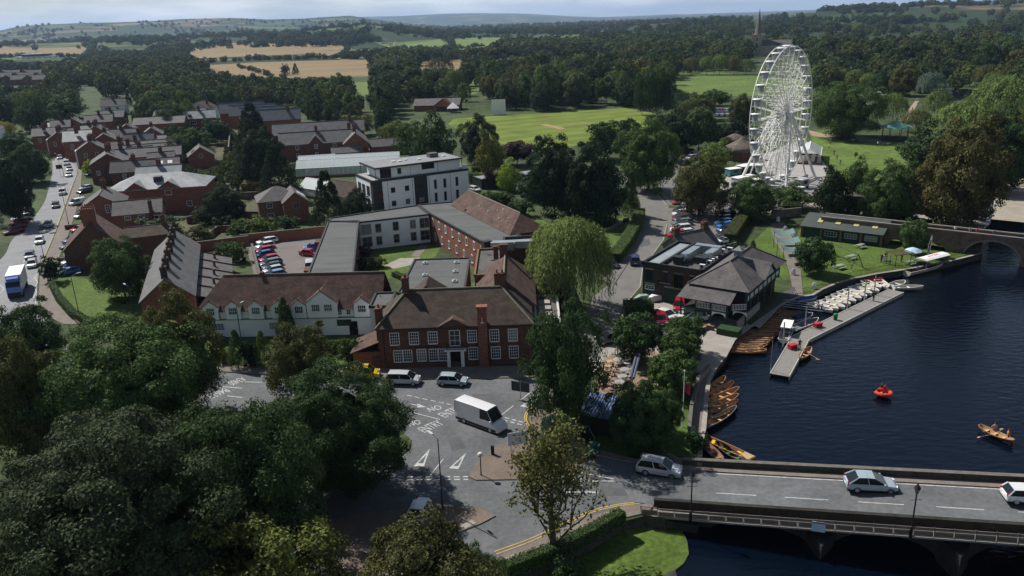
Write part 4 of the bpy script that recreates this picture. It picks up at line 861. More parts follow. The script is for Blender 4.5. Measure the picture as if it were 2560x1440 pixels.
SHRUBS = [(590,918,824,40,'con2','mid','left topiary cone in the garden before the white wing'),(655,915,826,42,'con2','lite','right topiary cone in the garden before the white wing'),(625,915,845,50,'shrub','black','black-green bush between the two topiary cones'),(546,860,835,36,'shrub','dark','round clipped bush under the left windows of the white wing'),
 (560,905,870,60,'shrub','lite','light shrub at the pavement end of the white wing garden'),(830,880,850,60,'shrub2','mid','shrub near the dark door of the white wing'),(790,905,868,60,'shrub','olive','shrub right of the bronze tree'),(870,905,845,50,'shrub2','mid','topiary bush at the left end of the brick hotel'),(905,900,850,60,'shrub','dark','ivy mound on the wall left of the brick hotel'),
 (125,705,640,48,'shrub2','black','dark shrub on the kerb opposite the lorry'),(500,600,560,90,'shrub2','olive','olive shrub behind the grey chimney terrace'),(600,590,545,90,'shrub','mid','green shrub against the hotel car park wall'),(650,590,540,90,'shrub2','lite','light shrub against the hotel car park wall'),(720,580,535,100,'shrub','dark','dark shrub below the L-shaped brick house'),(560,570,525,80,'shrub2','blue','bluish shrub in the walled garden'),(510,560,510,60,'shrub','blue','grey-blue shrub beside the walled garden path'),
 (590,655,605,50,'shrub2','mid','tall shrub in the narrow garden beside the hotel car park'),(565,640,600,50,'shrub','dark','dark shrub in the narrow garden behind the slate lean-to'),(945,668,640,36,'shrub','olive','flowering shrub on the hotel courtyard lawn'),(915,700,640,40,'shrub2','black','dark shrub along the flat-roofed wing in the courtyard'),(912,650,612,36,'shrub','purple','purple shrub along the flat-roofed wing in the courtyard'),
 (1225,520,475,60,'shrub','mid','shrub in front of the apartment block garages'),(1260,515,480,60,'shrub2','dark','dark shrub in front of the apartment block garages'),(1300,540,495,60,'shrub','dark','shrub behind the long tiled hotel wing'),(1180,455,425,40,'shrub','lite','allotment shrub behind the apartment block'),(1508,540+30,520,40,'shrub2','dark','dark shrub on the sloping lane lawn'),
 (1838,640,605,46,'shrub2','black','dark shrub beside the stone lodge wall'),(1865,640,622,46,'shrub','gold','golden shrub between the lodge and the boathouse'),(1882,640,600,26,'con','mid','small conifer behind the boathouse roof'),(1520,850,828,22,'shrub','gold','yellow shrub by the cafe terrace fence'),(2270,560,512,40,'shrub2','lite','light shrub at the end of the green boat shed'),(2110,520,490,60,'shrub2','mid','shrub on the walk behind the green boat shed'),
 (1450,1040,985,90,'shrub2','dark','dark shrub at the foot of the ivy-clad tree'),(1390,1105,1040,60,'shrub2','olive','scrubby bush behind the green van'),(1740,1125,1075,50,'shrub2','dark','bush at the river walk end by the bridge'),(1640,1120,1050,80,'shrub2','mid','bush under the trees by the river walk'),(1425,1440,1370,80,'shrub2','dark','bush on the bank under the half-bare tree'),
 (300,430-20,385,40,'shrub2','mid','bush in front of the far slate gable'),(255,330,300,60,'shrub2','dark','bush behind the far street houses'),(560,520,488,60,'shrub2','dark','bush left of the L-shaped brick house'),(500,450,420,60,'shrub','blue','bluish bush below the gabled cottage'),(740,440,405,60,'shrub2','mid','bush beside the small greenhouse'),(780,475,450,60,'shrub','lite','light bush in front of the small greenhouse'),(455,520,495,50,'shrub2','mid','bush behind the grey hipped roof building')]
for x, yb, yt, w, k, c, lb in SHRUBS: tree_px(x, yb, yt, w, k, c, lb, cat='shrub', group='garden shrubs', name='shrub').location.z = -1.1 if 'on the bank' in lb else 0
# ================================================================== buildings
def frame(a, b, z=0):
    """local frame from two photo points at height z: origin, angle, length"""
    A = Vector(G(*a, z)); B = Vector(G(*b, z)); d = B - A; return (A.x, A.y), math.atan2(d.y, d.x), d.length
_WM = {}
def win_mesh(w, h, cols, rows, m, arch=False, thick=.09):
    k = (round(w, 2), round(h, 2), cols, rows, m.name, arch)
    if k in _WM: return _WM[k]
    f = MB(); t = thick; y0, y1 = -.06, .01
    f.box(-w/2 - t, -w/2, y0, y1, -h/2 - t, h/2 + t); f.box(w/2, w/2 + t, y0, y1, -h/2 - t, h/2 + t); f.box(-w/2, w/2, y0, y1, h/2, h/2 + t); f.box(-w/2, w/2, y0 - .06, y1, -h/2 - t - .03, -h/2)
    if arch: f.poly([(-w/2 - t, y0, h/2 + t), (w/2 + t, y0, h/2 + t), (w/4, y0, h/2 + t + .25), (-w/4, y0, h/2 + t + .25)])
    for i in range(1, cols): x = -w/2 + w * i / cols; f.box(x - .022, x + .022, y0 + .015, y1, -h/2, h/2)
    for i in range(1, rows): z = -h/2 + h * i / rows; f.box(-w/2, w/2, y0 + .02, y1, z - .022, z + .022)
    p = MB(); p.poly([(-w/2, -.015, -h/2), (w/2, -.015, -h/2), (w/2, -.015, h/2), (-w/2, -.015, h/2)])
    _WM[k] = (f.mesh('frame', m), p.mesh('pane', M_GLASS)); return _WM[k]
def window(par, x, y, z, rz, w, h, cols=2, rows=2, m=None, arch=False):
    f, p = win_mesh(w, h, cols, rows, m or M_WPAINT, arch); o = ob('window', f, par, (x, y, z), rz); ob('pane', p, o); return o
def fwin(par, W_, D_, face, a, z, w, h, cols=2, rows=2, m=None, arch=False):
    if face == 'F': return window(par, a, 0, z, 0, w, h, cols, rows, m, arch)
    if face == 'B': return window(par, a, D_, z, math.pi, w, h, cols, rows, m, arch)
    if face == 'L': return window(par, 0, a, z, -math.pi/2, w, h, cols, rows, m, arch)
    return window(par, W_, a, z, math.pi/2, w, h, cols, rows, m, arch)
def door(par, x, y, rz, w, h, m=None):
    b = MB(); b.box(-w/2, w/2, -.04, .01, 0, h); o = b.build('door', m or M_BLACK, par, (x, y, 0), rz); k = MB(); k.box(w*.32, w*.38, -.09, -.04, h*.45, h*.5); k.build('handle', M_METAL, o); return o
def chimney(par, x, y, z0, z1, w=.9, d=.7, pots=2, m=None):
    b = MB(); b.box(x - w/2, x + w/2, y - d/2, y + d/2, z0, z1); b.box(x - w/2 - .08, x + w/2 + .08, y - d/2 - .08, y + d/2 + .08, z1 - .35, z1 - .15); o = b.build('chimney', m or M_BRICKD, par)
    for i in range(pots):
        p = MB(); a = (i + .5) / pots - .5; q = (x + a * w if w >= d else x, y + a * d if d > w else y); p.lathe([(.15, 0), (.12, .45), (.15, .5)], 8, (q[0], q[1], z1)); p.build('chimney_pot', mat('terracotta', (.14,.075,.05), .9, .2, 2.), o)
    return o
def slope(b, pts, th=.14, m=0):
    """roof plane with thickness"""
    P = [Vector(p) for p in pts]; n = (P[1] - P[0]).cross(P[2] - P[0]).normalized()
    if n.z < 0: P = P[::-1]; n = -n
    k = len(P); vs = [p for p in P] + [p - n * th for p in P]
    b.add(vs, [tuple(range(k)), tuple(range(2*k - 1, k - 1, -1))] + [(i, k + i, k + (i+1) % k, (i+1) % k) for i in range(k)], m)
def ridge_tiles(par, p, q, m):
    b = MB(); b.tube(p, q, .13, .13, 6); return b.build('ridge', m, par)
def gable_x(W_, D_, e, r, ov=.3, x0=0, y0=0):
    """ridge along local x"""
    b = MB(); t = (r - e) / (D_ / 2); lo = e - ov * t; ym = y0 + D_/2
    slope(b, [(x0-ov, y0-ov, lo+.1), (x0+W_+ov, y0-ov, lo+.1), (x0+W_+ov, ym, r+.1), (x0-ov, ym, r+.1)]); slope(b, [(x0+W_+ov, y0+D_+ov, lo+.1), (x0-ov, y0+D_+ov, lo+.1), (x0-ov, ym, r+.1), (x0+W_+ov, ym, r+.1)]); return b
def gable_y(W_, D_, e, r, ov=.3, x0=0, y0=0):
    b = MB(); t = (r - e) / (W_ / 2); lo = e - ov * t; xm = x0 + W_/2
    slope(b, [(x0-ov, y0-ov, lo+.1), (xm, y0-ov, r+.1), (xm, y0+D_+ov, r+.1), (x0-ov, y0+D_+ov, lo+.1)]); slope(b, [(x0+W_+ov, y0-ov, lo+.1), (x0+W_+ov, y0+D_+ov, lo+.1), (xm, y0+D_+ov, r+.1), (xm, y0-ov, r+.1)]); return b
def hip(W_, D_, e, r, ov=.35, x0=0, y0=0, inl=None, inr=None):
    """hipped roof with ridge along the longer side"""
    b = MB(); a, c = x0 - ov, x0 + W_ + ov; f, g = y0 - ov, y0 + D_ + ov
    if W_ >= D_:
        il = D_/2 if inl is None else inl; ir = D_/2 if inr is None else inr; ym = (f+g)/2; R1 = (x0 + il, ym, r); R2 = (x0 + W_ - ir, ym, r)
        b.poly([(a,f,e),(c,f,e),R2,R1]); b.poly([(c,f,e),(c,g,e),R2]); b.poly([(c,g,e),(a,g,e),R1,R2]); b.poly([(a,g,e),(a,f,e),R1])
    else:
        il = W_/2 if inl is None else inl; ir = W_/2 if inr is None else inr; xm = (a+c)/2; R1 = (xm, y0 + il, r); R2 = (xm, y0 + D_ - ir, r)
        b.poly([(a,f,e),(c,f,e),R1]); b.poly([(c,f,e),(c,g,e),R2,R1]); b.poly([(c,g,e),(a,g,e),R2]); b.poly([(a,g,e),(a,f,e),R1,R2])
    b.poly([(a,g,e),(c,g,e),(c,f,e),(a,f,e)]); b.poly([(a,f,e-.18),(a,f,e),(a,g,e),(a,g,e-.18)][::-1])
    for p, q in (((a,f),(c,f)),((c,f),(c,g)),((c,g),(a,g))): b.poly([(p[0],p[1],e-.18),(q[0],q[1],e-.18),(q[0],q[1],e),(p[0],p[1],e)])
    return b
def walls(W_, D_, e, r=None, axis='x', z0=0, x0=0, y0=0):
    b = MB(); b.box(x0, x0+W_, y0, y0+D_, z0 - .3, e)
    if r is not None:
        if axis == 'x':
            for x in (x0, x0+W_): b.add([(x, y0, e), (x, y0+D_, e), (x, y0+D_/2, r)], [(0,1,2) if x > x0 else (0,2,1)])
        else:
            for y in (y0, y0+D_): b.add([(x0, y, e), (x0+W_, y, e), (x0+W_/2, y, r)], [(0,1,2) if y == y0 else (0,2,1)])
    return b
def flat_roof(par, pts, z, m, edge=None, lip=.25, name='roof'):
    b = MB(); b.prism(pts, z - .15, z, 0); o = b.build(name, m, par); e = MB(); n = len(pts); cx = sum(p[0] for p in pts)/n; cy = sum(p[1] for p in pts)/n
    for i in range(n):
        p, q = Vector(pts[i]), Vector(pts[(i+1) % n]); d = (q - p); l = d.length; a = math.atan2(d.y, d.x); mid = (p + q) / 2; e.cbox((mid.x, mid.y, z + lip/2 - .05), l + .3, .3, lip + .1, a)
    e.build('parapet', edge or M_DARK, o); return o
def house(name, label, a, b, z, depth, eave, ridge, axis='x', wall=None, roof=None, wins=(), chim=(), cat='house', group=None, hipped=False, fw=None, doors=(), ov=.3, rtile=True):
    """a,b photo points of the front eave (height z) or front base (z = 0); depth goes away from the camera"""
    o, ang, W_ = frame(a, b, z); t = thing(name, label, cat, (o[0], o[1], 0), ang, group); D_ = depth
    walls(W_, D_, eave, None if hipped else ridge, axis).build('wall', wall or M_BRICK, t)
    rf = (hip(W_, D_, eave, ridge) if hipped else (gable_x if axis == 'x' else gable_y)(W_, D_, eave, ridge, ov)).build('roof', roof or M_SLATE, t)
    if rtile and not hipped: ridge_tiles(rf, *( ((-.3, D_/2, ridge+.1), (W_+.3, D_/2, ridge+.1)) if axis == 'x' else ((W_/2, -.3, ridge+.1), (W_/2, D_+.3, ridge+.1)) ), mat('ridge_tile', (.12,.10,.09), .9, .2, 2.))
    for w in wins: fwin(t, W_, D_, *w, m=fw)
    for c in chim: chimney(t, *c)
    for d in doors: door(t, d[0], 0, 0, d[1], d[2], d[3] if len(d) > 3 else None)
    return t, W_, D_
# ------------------------------------------------------------------ the brick hotel
def hotel():
    X0, Y0, W_, D_ = -18.2, 101., 20.5, 9.6; E_, Rg = 6.0, 9.7
    t = thing('brick_hotel', 'two-storey red brick hotel with white sash windows and hipped tiled roof', 'hotel', (X0, Y0, 0), 0)
    b = walls(W_, D_, E_); b.box(-.15, W_+.15, -.15, 0, -.3, .7); b.box(-.12, .5, -.12, 0, .7, E_); b.box(W_-.5, W_+.12, -.12, 0, .7, E_); b.build('wall', M_BRICKD, t)
    cor = MB(); cor.box(-.3, W_+.3, -.3, -.02, E_-.32, E_-.2); cor.build('cornice', M_TIMBER, t)
    rf = hip(W_, D_, E_, Rg, .45, inl=3.6, inr=3.8).build('roof', M_TILE, t)
    for p, q in (((3.6, D_/2, Rg), (W_-3.8, D_/2, Rg)), ((-.45,-.45,E_), (3.6,D_/2,Rg)), ((W_+.45,-.45,E_), (W_-3.8,D_/2,Rg))): ridge_tiles(rf, (p[0],p[1],p[2]+.03), (q[0],q[1],q[2]+.03), mat('ridge_tile_light', (.20,.17,.12), .9, .2, 2.))
    def fx(px): return G(px, 860, 3)[0] - X0 + .1
    for px in (990, 1037, 1083, 1180, 1235, 1281): fwin(t, W_, D_, 'F', fx(px), 4.35, 1.15, 1.65, 4, 4)
    for px in (1053, 1181, 1237, 1282): fwin(t, W_, D_, 'F', fx(px), 1.85, 1.15, 1.65, 4, 4)
    for px, n in ((1007, 2), (1094, 2)):
        for s in (-1, 1): fwin(t, W_, D_, 'F', fx(px) + s * .64, 1.8, 1.12, 1.62, 4, 4)
    xd = fx(1137); fwin(t, W_, D_, 'F', xd, 4.2, 1.3, 2.1, 2, 3)
    d = MB(); d.box(xd-.6, xd+.6, -.05, 0, 0, 2.4); d.build('door', M_VOID, t)
    p = MB()
    for s in (-1, 1): p.box(xd + s*.95 - .22, xd + s*.95 + .22, -.55, 0, 0, 2.5)
    p.box(xd-1.5, xd+1.5, -.75, 0, 2.5, 2.72); p.build('portico', M_WPAINT, t)
    bal = MB(); bal.box(xd-1.2, xd+1.2, -.8, -.76, 3.5, 3.55); bal.box(xd-1.2, xd+1.2, -.8, -.76, 2.75, 2.8)
    for i in range(17): x = xd - 1.2 + i * .15; bal.box(x-.012, x+.012, -.8, -.77, 2.75, 3.55)
    for s in (-1.2, 1.2): bal.box(xd+s-.02, xd+s+.02, -.8, 0, 3.5, 3.55); bal.box(xd+s-.02, xd+s+.02, -.8, 0, 2.75, 2.8)
    bal.build('balcony_railing', M_BLACK, t)
    g = MB(); xg = xd - .1; slope(g, [(xg-2.1, -.5, E_+.05), (xg, -.5, E_+1.15), (xg, 1.6, E_+1.15), (xg-2.1, .3, E_+.3)], .12); slope(g, [(xg+2.1, -.5, E_+.05), (xg, -.5, E_+1.15), (xg, 1.6, E_+1.15), (xg+2.1, .3, E_+.3)], .12); g.build('pediment_roof', M_TILER, t)
    g2 = MB(); g2.add([(xg-1.8,-.42,E_+.05),(xg+1.8,-.42,E_+.05),(xg,-.42,E_+1.0)], [(0,1,2)]); g2.build('pediment', M_BRICKD, t)
    xc = fx(1207); c = MB(); c.box(xc-.62, xc+.62, -.75, .1, 0, 8.6); c.box(xc-.75, xc+.75, -.88, .2, 8.6, 8.85); c.build('chimney', M_BRICK, t)
    chimney(t, 3.4, D_/2, 8.6, 11.6, .9, 1.1, 2); chimney(t, W_-4.0, D_/2+1.2, 8.6, 11.4, 1.5, .9, 2)
    chimney(t, -.1, 1.6, 2.5, 8.4, .9, 1.2, 1)
    for k, pxx in enumerate((1142.,)):
        text_obj('sign_lettering', "THE SWAN'S NEST HOTEL", .36, mat('sign_bronze', (.06,.03,.02), .4, .1, 2.), (fx(1060), -.05, 3.05), (math.pi/2, 0, 0), t, .03)
    dp = MB()
    for px in (963, 1197, 1218): dp.tube((fx(px), -.09, 0), (fx(px), -.09, E_-.2), .05, .05, 6)
    dp.build('downpipes', M_BLACK, t)
    hl = MB(); hl.lathe([(.05,0),(.28,.06),(.05,.2),(.04,.7),(.08,.75)], 8, (xc, -.8, 6.5)); hl.build('wall_lantern', M_WPAINT, t)
    # rear wing with the long ridge running back
    r = thing('hotel_rear_wing', 'tiled rear wing of the brick hotel with its ridge running back and two stacks', 'building', (-5.4, 110.6, 0), R(-1))
    walls(8.6, 13.5, 5.9).build('wall', M_BRICKD, r); rr = hip(8.6, 15.6, 5.95, 9.9, .3, y0=-2.1, inl=.2, inr=2.6).build('roof', M_TILER, r)
    ridge_tiles(rr, (4.3, -1.8, 9.93), (4.3, 10.9, 9.93), mat('ridge_tile_light', (.2,.17,.12))); chimney(r, 4.1, 11.0, 8.8, 11.5, 1.3, .8, 0, M_BRICKD)
    # rear left hipped bay
    q = thing('hotel_rear_bay', 'small hipped tiled bay behind the left end of the brick hotel roof', 'building', (-15.6, 110.6, 0), 0)
    walls(6.5, 5.5, 5.6).build('wall', M_BRICKD, q); hip(6.5, 7.4, 5.65, 9.2, .3, y0=-1.8, inl=.3, inr=2.6).build('roof', M_TILE, q)
    # link between hotel and white wing
    k = thing('hotel_link_block', 'pale flat-roofed link between the white wing and the brick hotel', 'building', (-20.6, 108.8, 0), 0)
    walls(2.9, 6., 6.2).build('wall', M_WHITE, k); flat_roof(k, [(0,0),(2.9,0),(2.9,6),(0,6)], 6.25, M_FELT)
    w = thing('garden_lean_to', 'tiled lean-to with ivy at the left end of the brick hotel', 'outbuilding', (-22.2, 101.6, 0), 0)
    walls(3.9, 5., 2.3).build('wall', M_BRICKB, w); s = MB(); slope(s, [(-.3,-.3,2.3),(3.95,-.3,3.9),(3.95,5.3,3.9),(-.3,5.3,2.3)]); s.build('roof', M_TILER, w)
hotel()
# ------------------------------------------------------------------ white dormer wing
def white_wing():
    o, ang, W_ = frame((497,842), (952,836), 0); W_ = 28.4; X0, Y0 = -48.2, 115.2; ang = math.atan2(-1.2, 28.4); D_ = 8.0; E_, Rg = 4.2, 8.7
    t = thing('white_hotel_wing', 'long white rendered hotel wing with a row of gabled dormers', 'building', (X0, Y0, 0), ang)
    walls(W_, D_, E_).build('wall', M_WHITE, t); band = MB(); band.box(-.02, W_+.02, -.04, 0, 2.75, 3.0); band.build('string_course', mat('grey_green_band', (.12,.15,.15), .7, .1, 1.), t)
    rf = MB(); f, g, ym = -.35, D_+.35, D_/2 + .1; e = E_; il, ir = 3.2, -.5
    rf.poly([(-.35,f,e),(W_+.1,f,e),(W_+.1,ym,Rg),(il,ym,Rg)]); rf.poly([(W_+.1,g,e),(-.35,g,e),(il,ym,Rg),(W_+.1,ym,Rg)]); rf.poly([(-.35,g,e),(-.35,f,e),(il,ym,Rg)]); rf.poly([(-.35,g,e),(W_+.1,g,e),(W_+.1,f,e),(-.35,f,e)])
    r = rf.build('roof', M_TILER, t); ridge_tiles(r, (il, ym, Rg), (W_, ym, Rg), mat('ridge_tile_light', (.2,.17,.12)))
    def lx(px, py=775, z=5): a = G(px, py, z); return (a[0] - X0) * math.cos(ang) + (a[1] - Y0) * math.sin(ang)
    for px, w, zt in ((518,2.3,6.0),(573,2.3,6.0),(630,2.3,6.0),(687,2.3,6.0),(737,2.2,6.0),(795,4.6,7.3),(895,2.3,6.1),(945,2.3,6.1)):
        x = lx(px); wt = w / 2; big = w > 3; dz = 3.02
        d = MB(); d.add([(x-wt,-.42,dz),(x+wt,-.42,dz),(x+wt,-.42,zt-wt*.75),(x,-.42,zt),(x-wt,-.42,zt-wt*.75),(x-wt,2.2,dz),(x+wt,2.2,dz),(x+wt,2.2,zt-wt*.75),(x,2.2,zt),(x-wt,2.2,zt-wt*.75)], [(0,1,2,3,4),(1,6,7,2),(0,4,9,5),(2,7,8,3),(3,8,9,4)])
        do = d.build('dormer', M_WHITE, t); dr = MB(); k = (ym) * (zt - E_) / (Rg - E_) + .3
        slope(dr, [(x-wt-.15,-.55,zt-wt*.75-.1),(x,-.55,zt+.08),(x,k,zt+.08),(x-wt-.15,k*.7,zt-wt*.75-.1)], .1); slope(dr, [(x+wt+.15,-.55,zt-wt*.75-.1),(x,-.55,zt+.08),(x,k,zt+.08),(x+wt+.15,k*.7,zt-wt*.75-.1)], .1); dr.build('dormer_roof', M_TILER, do)
        fn = MB(); fn.box(x-.06, x+.06, -.58, -.45, zt, zt+.35); fn.build('finial', mat('terracotta', (.26,.13,.07)), do)
        for s in ((-.95, .95) if big else (0,)): window(t, x + s, -.42, 4.35 if not big else 4.6, 0, 1.15, 1.0, 4, 2, m=M_WPAINT)
    for px in (837, 859): window(t, lx(px), 0, 3.7, 0, .55, .75, 2, 2)
    for px, w in ((533,1.9),(672,1.2),(787,.6)): window(t, lx(px, 830, 1.6), 0, 1.7, 0, w, 1.0 if w > 1 else .8, 4 if w > 1 else 2, 3)
    bw = MB(); x = lx(857, 812, 2); bw.box(x-1.1, x+1.1, -.06, 0, 1.5, 2.5); bw.build('dark_window', M_CGLASS, t); door(t, lx(888, 815, 1), 0, 0, 1.3, 2.2, M_VOID)
    dp = MB()
    for px in (545, 598, 658, 758, 828, 912): x = lx(px, 785, 4); dp.tube((x, -.12, 3.0), (x, -.12, E_), .06, .06, 6)
    dp.build('downpipes', mat('grey_green_band', (.12,.15,.15)), t); chimney(t, lx(640, 700, 8.7), ym, 8.2, 9.1, .5, .5, 0, M_BRICKD)
white_wing()
# ------------------------------------------------------------------ hotel rear blocks round the courtyard
def poly_block(name, label, pts, h, wall, roof, cat='building', edge=None, lip=.22):
    cx, cy = pts[0]; t = thing(name, label, cat, (cx, cy, 0)); L_ = [(p[0]-cx, p[1]-cy) for p in pts]
    MB().prism(L_, -.2, h - .16).build('wall', wall, t); flat_roof(t, L_, h, roof, edge, lip); return t, L_
def edge_wins(t, p, q, zs, n, w, h, cols=1, rows=2, m=None, arch=False, inset=1.2):
    p, q = Vector(p), Vector(q); d = (q - p); l = d.length; a = math.atan2(d.y, d.x); u = d / l
    for z in zs:
        for i in range(n): c = p + u * (inset + (l - 2*inset) * (i / max(1, n-1) if n > 1 else .5)); window(t, c.x, c.y, z, a, w, h, cols, rows, m, arch)
def skylight(par, x, y, z, s=.8):
    b = MB(); b.box(x-s/2, x+s/2, y-s/2, y+s/2, z, z+.3); o = b.build('skylight', M_WPAINT, par); g = MB(); g.lathe([(s*.46,0),(s*.36,.16),(.05,.25)], 8, (x, y, z+.3)); g.build('dome', mat('acrylic', (.35,.37,.38), .2, .05, 1.), o)
def courtyard_blocks():
    t, L_ = poly_block('hotel_bedroom_wing', 'flat grey-green roofed hotel wing between car park and courtyard', [(-33.0,121.),(-25.4,121.),(-31.6,163.4),(-37.9,163.6)], 6.0, M_BRICKB, M_FELT)
    edge_wins(t, L_[1], L_[2], (1.6, 4.3), 8, 1.1, 1.5, 2, 1, M_TIMBER)
    b = MB(); b.cbox((-2.6, 14, 2.3), 1.6, 2.6, 4.6, R(8)); b.build('stair_tower', M_BRICKD, t); b = MB(); b.cbox((-5.0, 33, 2.3), 1.6, 2.6, 4.6, R(8)); b.build('stair_tower', M_BRICKD, t)
    t, L_ = poly_block('white_courtyard_wing', 'flat-roofed courtyard wing with a white wall and grey windows', [(-31.0,162.2),(-17.2,167.0),(-20.5,176.2),(-25.5,173.5),(-38.2,166.6),(-37.6,163.9)], 6.0, M_WHITE, M_FELT)
    edge_wins(t, L_[0], L_[1], (1.7, 4.4), 3, 1.1, 1.7, 1, 2, mat('grey_frame', (.32,.34,.35), .6, .1, 1.), inset=3.6)
    edge_wins(t, L_[0], L_[1], (1.7, 4.4), 2, 1.9, 2.0, 2, 2, mat('grey_frame', (.32,.34,.35)), inset=1.1)
    t, L_ = poly_block('red_courtyard_wing', 'red brick courtyard wing with two rows of arched white windows and flat roof', [(-17.0,167.6),(-4.6,141.6),(2.4,145.0),(-12.9,178.0),(-20.2,176.4)], 6.1, M_BRICK, M_FELT)
    edge_wins(t, L_[0], L_[1], (4.5,), 8, .8, 1.4, 2, 1, M_WPAINT, True, 1.6); edge_wins(t, L_[0], L_[1], (1.6,), 7, .8, 1.4, 2, 1, M_WPAINT, True, 2.6)
    v = MB(); v.box(7.4, 8.9, .2, 1.6, 6.1, 6.7); v.build('roof_vent', M_DARK, t)
    # long tiled wing behind
    a, e = Vector((1.6, 148.4)), Vector((-11.2, 176.0)); ang = math.atan2((e-a).y, (e-a).x); W_ = (e-a).length
    s = thing('long_tiled_wing', 'long hipped brown-tiled wing behind the red courtyard wing', 'building', (7.0, 150.6, 0), ang)
    D_ = 7.6; walls(W_, D_, 6.2).build('wall', M_BRICKD, s); r = hip(W_, D_, 6.2, 9.2, .35, inl=3.4, inr=.3).build('roof', M_TILER, s); ridge_tiles(r, (3.4, D_/2, 9.22), (W_-.3, D_/2, 9.22), mat('ridge_tile_light', (.2,.17,.12)))
    v = MB()
    for x, y in ((5,5.6),(8,6.3),(11,5.2),(14,6.0),(19,5.8),(9.5,4.6)): v.lathe([(.1,0),(.12,.3),(.06,.35)], 6, (x, y, 6.2 + (D_-y+.35) / (D_/2+.35) * 3.0))
    v.build('roof_vents', M_WPAINT, s)
    t, L_ = poly_block('hotel_function_block', 'flat grey-roofed block with small skylights behind the brick hotel', [(-17.6,116.4),(-7.4,116.6),(-7.2,134.2),(-16.8,134.4)], 5.6, M_BRICKB, M_FELT, edge=M_DARK)
    for x, y in ((3.4,8.6),(8.2,15.2),(8.3,10.),(8.5,4.8),(2.8,15.5)): skylight(t, x, y, 5.6, .75)
    t, L_ = poly_block('hotel_brick_core', 'taller brick block with grey roof left of the rear wing ridge', [(-5.8,119.6),(-1.0,119.8),(-.6,134.8),(-5.6,134.6)], 6.9, M_BRICK, M_FELTD, edge=M_BRICKB, lip=.35)
    chimney(t, 3.3, 9.6, 6.9, 9.1, .8, .7, 0); dsh = MB(); dsh.lathe([(.02,0),(.35,.1),(.42,.2)], 10, (2.2, 9.2, 7.6)); dsh.build('satellite_dish', M_DARK, t)
    t, L_ = poly_block('kitchen_block', 'low dark service block right of the hotel rear wing', [(3.6,118.6),(8.2,118.2),(7.4,137.),(3.2,137.4)], 4.6, M_BLACK, M_FELTD, edge=M_DARK, lip=.4)
    for y in (5.5, 9.): v = MB(); v.lathe([(.5,0),(.5,.5),(.3,.8),(.05,.9)], 10, (2.4, y, 4.6)); v.build('roof_fan', M_METAL, t)
    t, L_ = poly_block('restaurant_front', 'black restaurant front with white fascia beside the willow', [(3.2,106.2),(6.6,105.8),(6.9,117.6),(3.5,118.0)], 3.8, M_BLACK, M_FELTD, edge=mat('fascia_cream', (.55,.53,.48), .7, .1, 1.), lip=.3)
    sk = MB()
    for y in (2.6, 5.2, 7.8): sk.box(.7, 2.5, y, y+1.6, 3.8, 4.1)
    sk.build('roof_hatches', M_CONC, t); text_obj('sign_lettering', 'BISTROT PIERRE', .34, M_WPAINT, (1.75, -.14, 3.25), (math.pi/2, 0, R(-6.5)), t, .02)
    window(t, 1.7, -.2, 1.7, R(-6.5), 1.9, 1.6, 4, 2, M_DARK)
    # ventilation duct over the core roofs
    u = thing('ventilation_duct', 'angular galvanised ventilation duct lying across the hotel flat roofs', 'duct', (-2.6, 136.2, 6.0))
    d = MB(); d.cbox((1.2,0,1.2), 4.2, 1.6, 1.5, 0); d.build('duct_box', M_METAL, u); d = MB(); d.cbox((5.6,.3,1.3), 4.4, 1.3, 1.2, 0); d.cbox((8.,.1,1.1), 1.2, 1.6, 1.0, .3); d.build('duct_run', M_METAL, u); d = MB(); d.cbox((-1.6,.4,1.0), 1.6, 1.2, 2.2, .5); d.build('duct_cowl', M_DARK, u); d = MB(); d.cbox((1.2,0,.2), .3, .9, .7); d.cbox((7.2,.1,.2), .3, .9, .7); d.build('duct_feet', M_DARK, u)
    t, L_ = poly_block('plant_room', 'small flat plant room with framed roof behind the duct', [(-.8,138.2),(6.8,138.8),(6.4,143.8),(-1.2,143.2)], 6.4, M_BRICKD, M_CONC, edge=M_DARK, lip=.5)
courtyard_blocks()
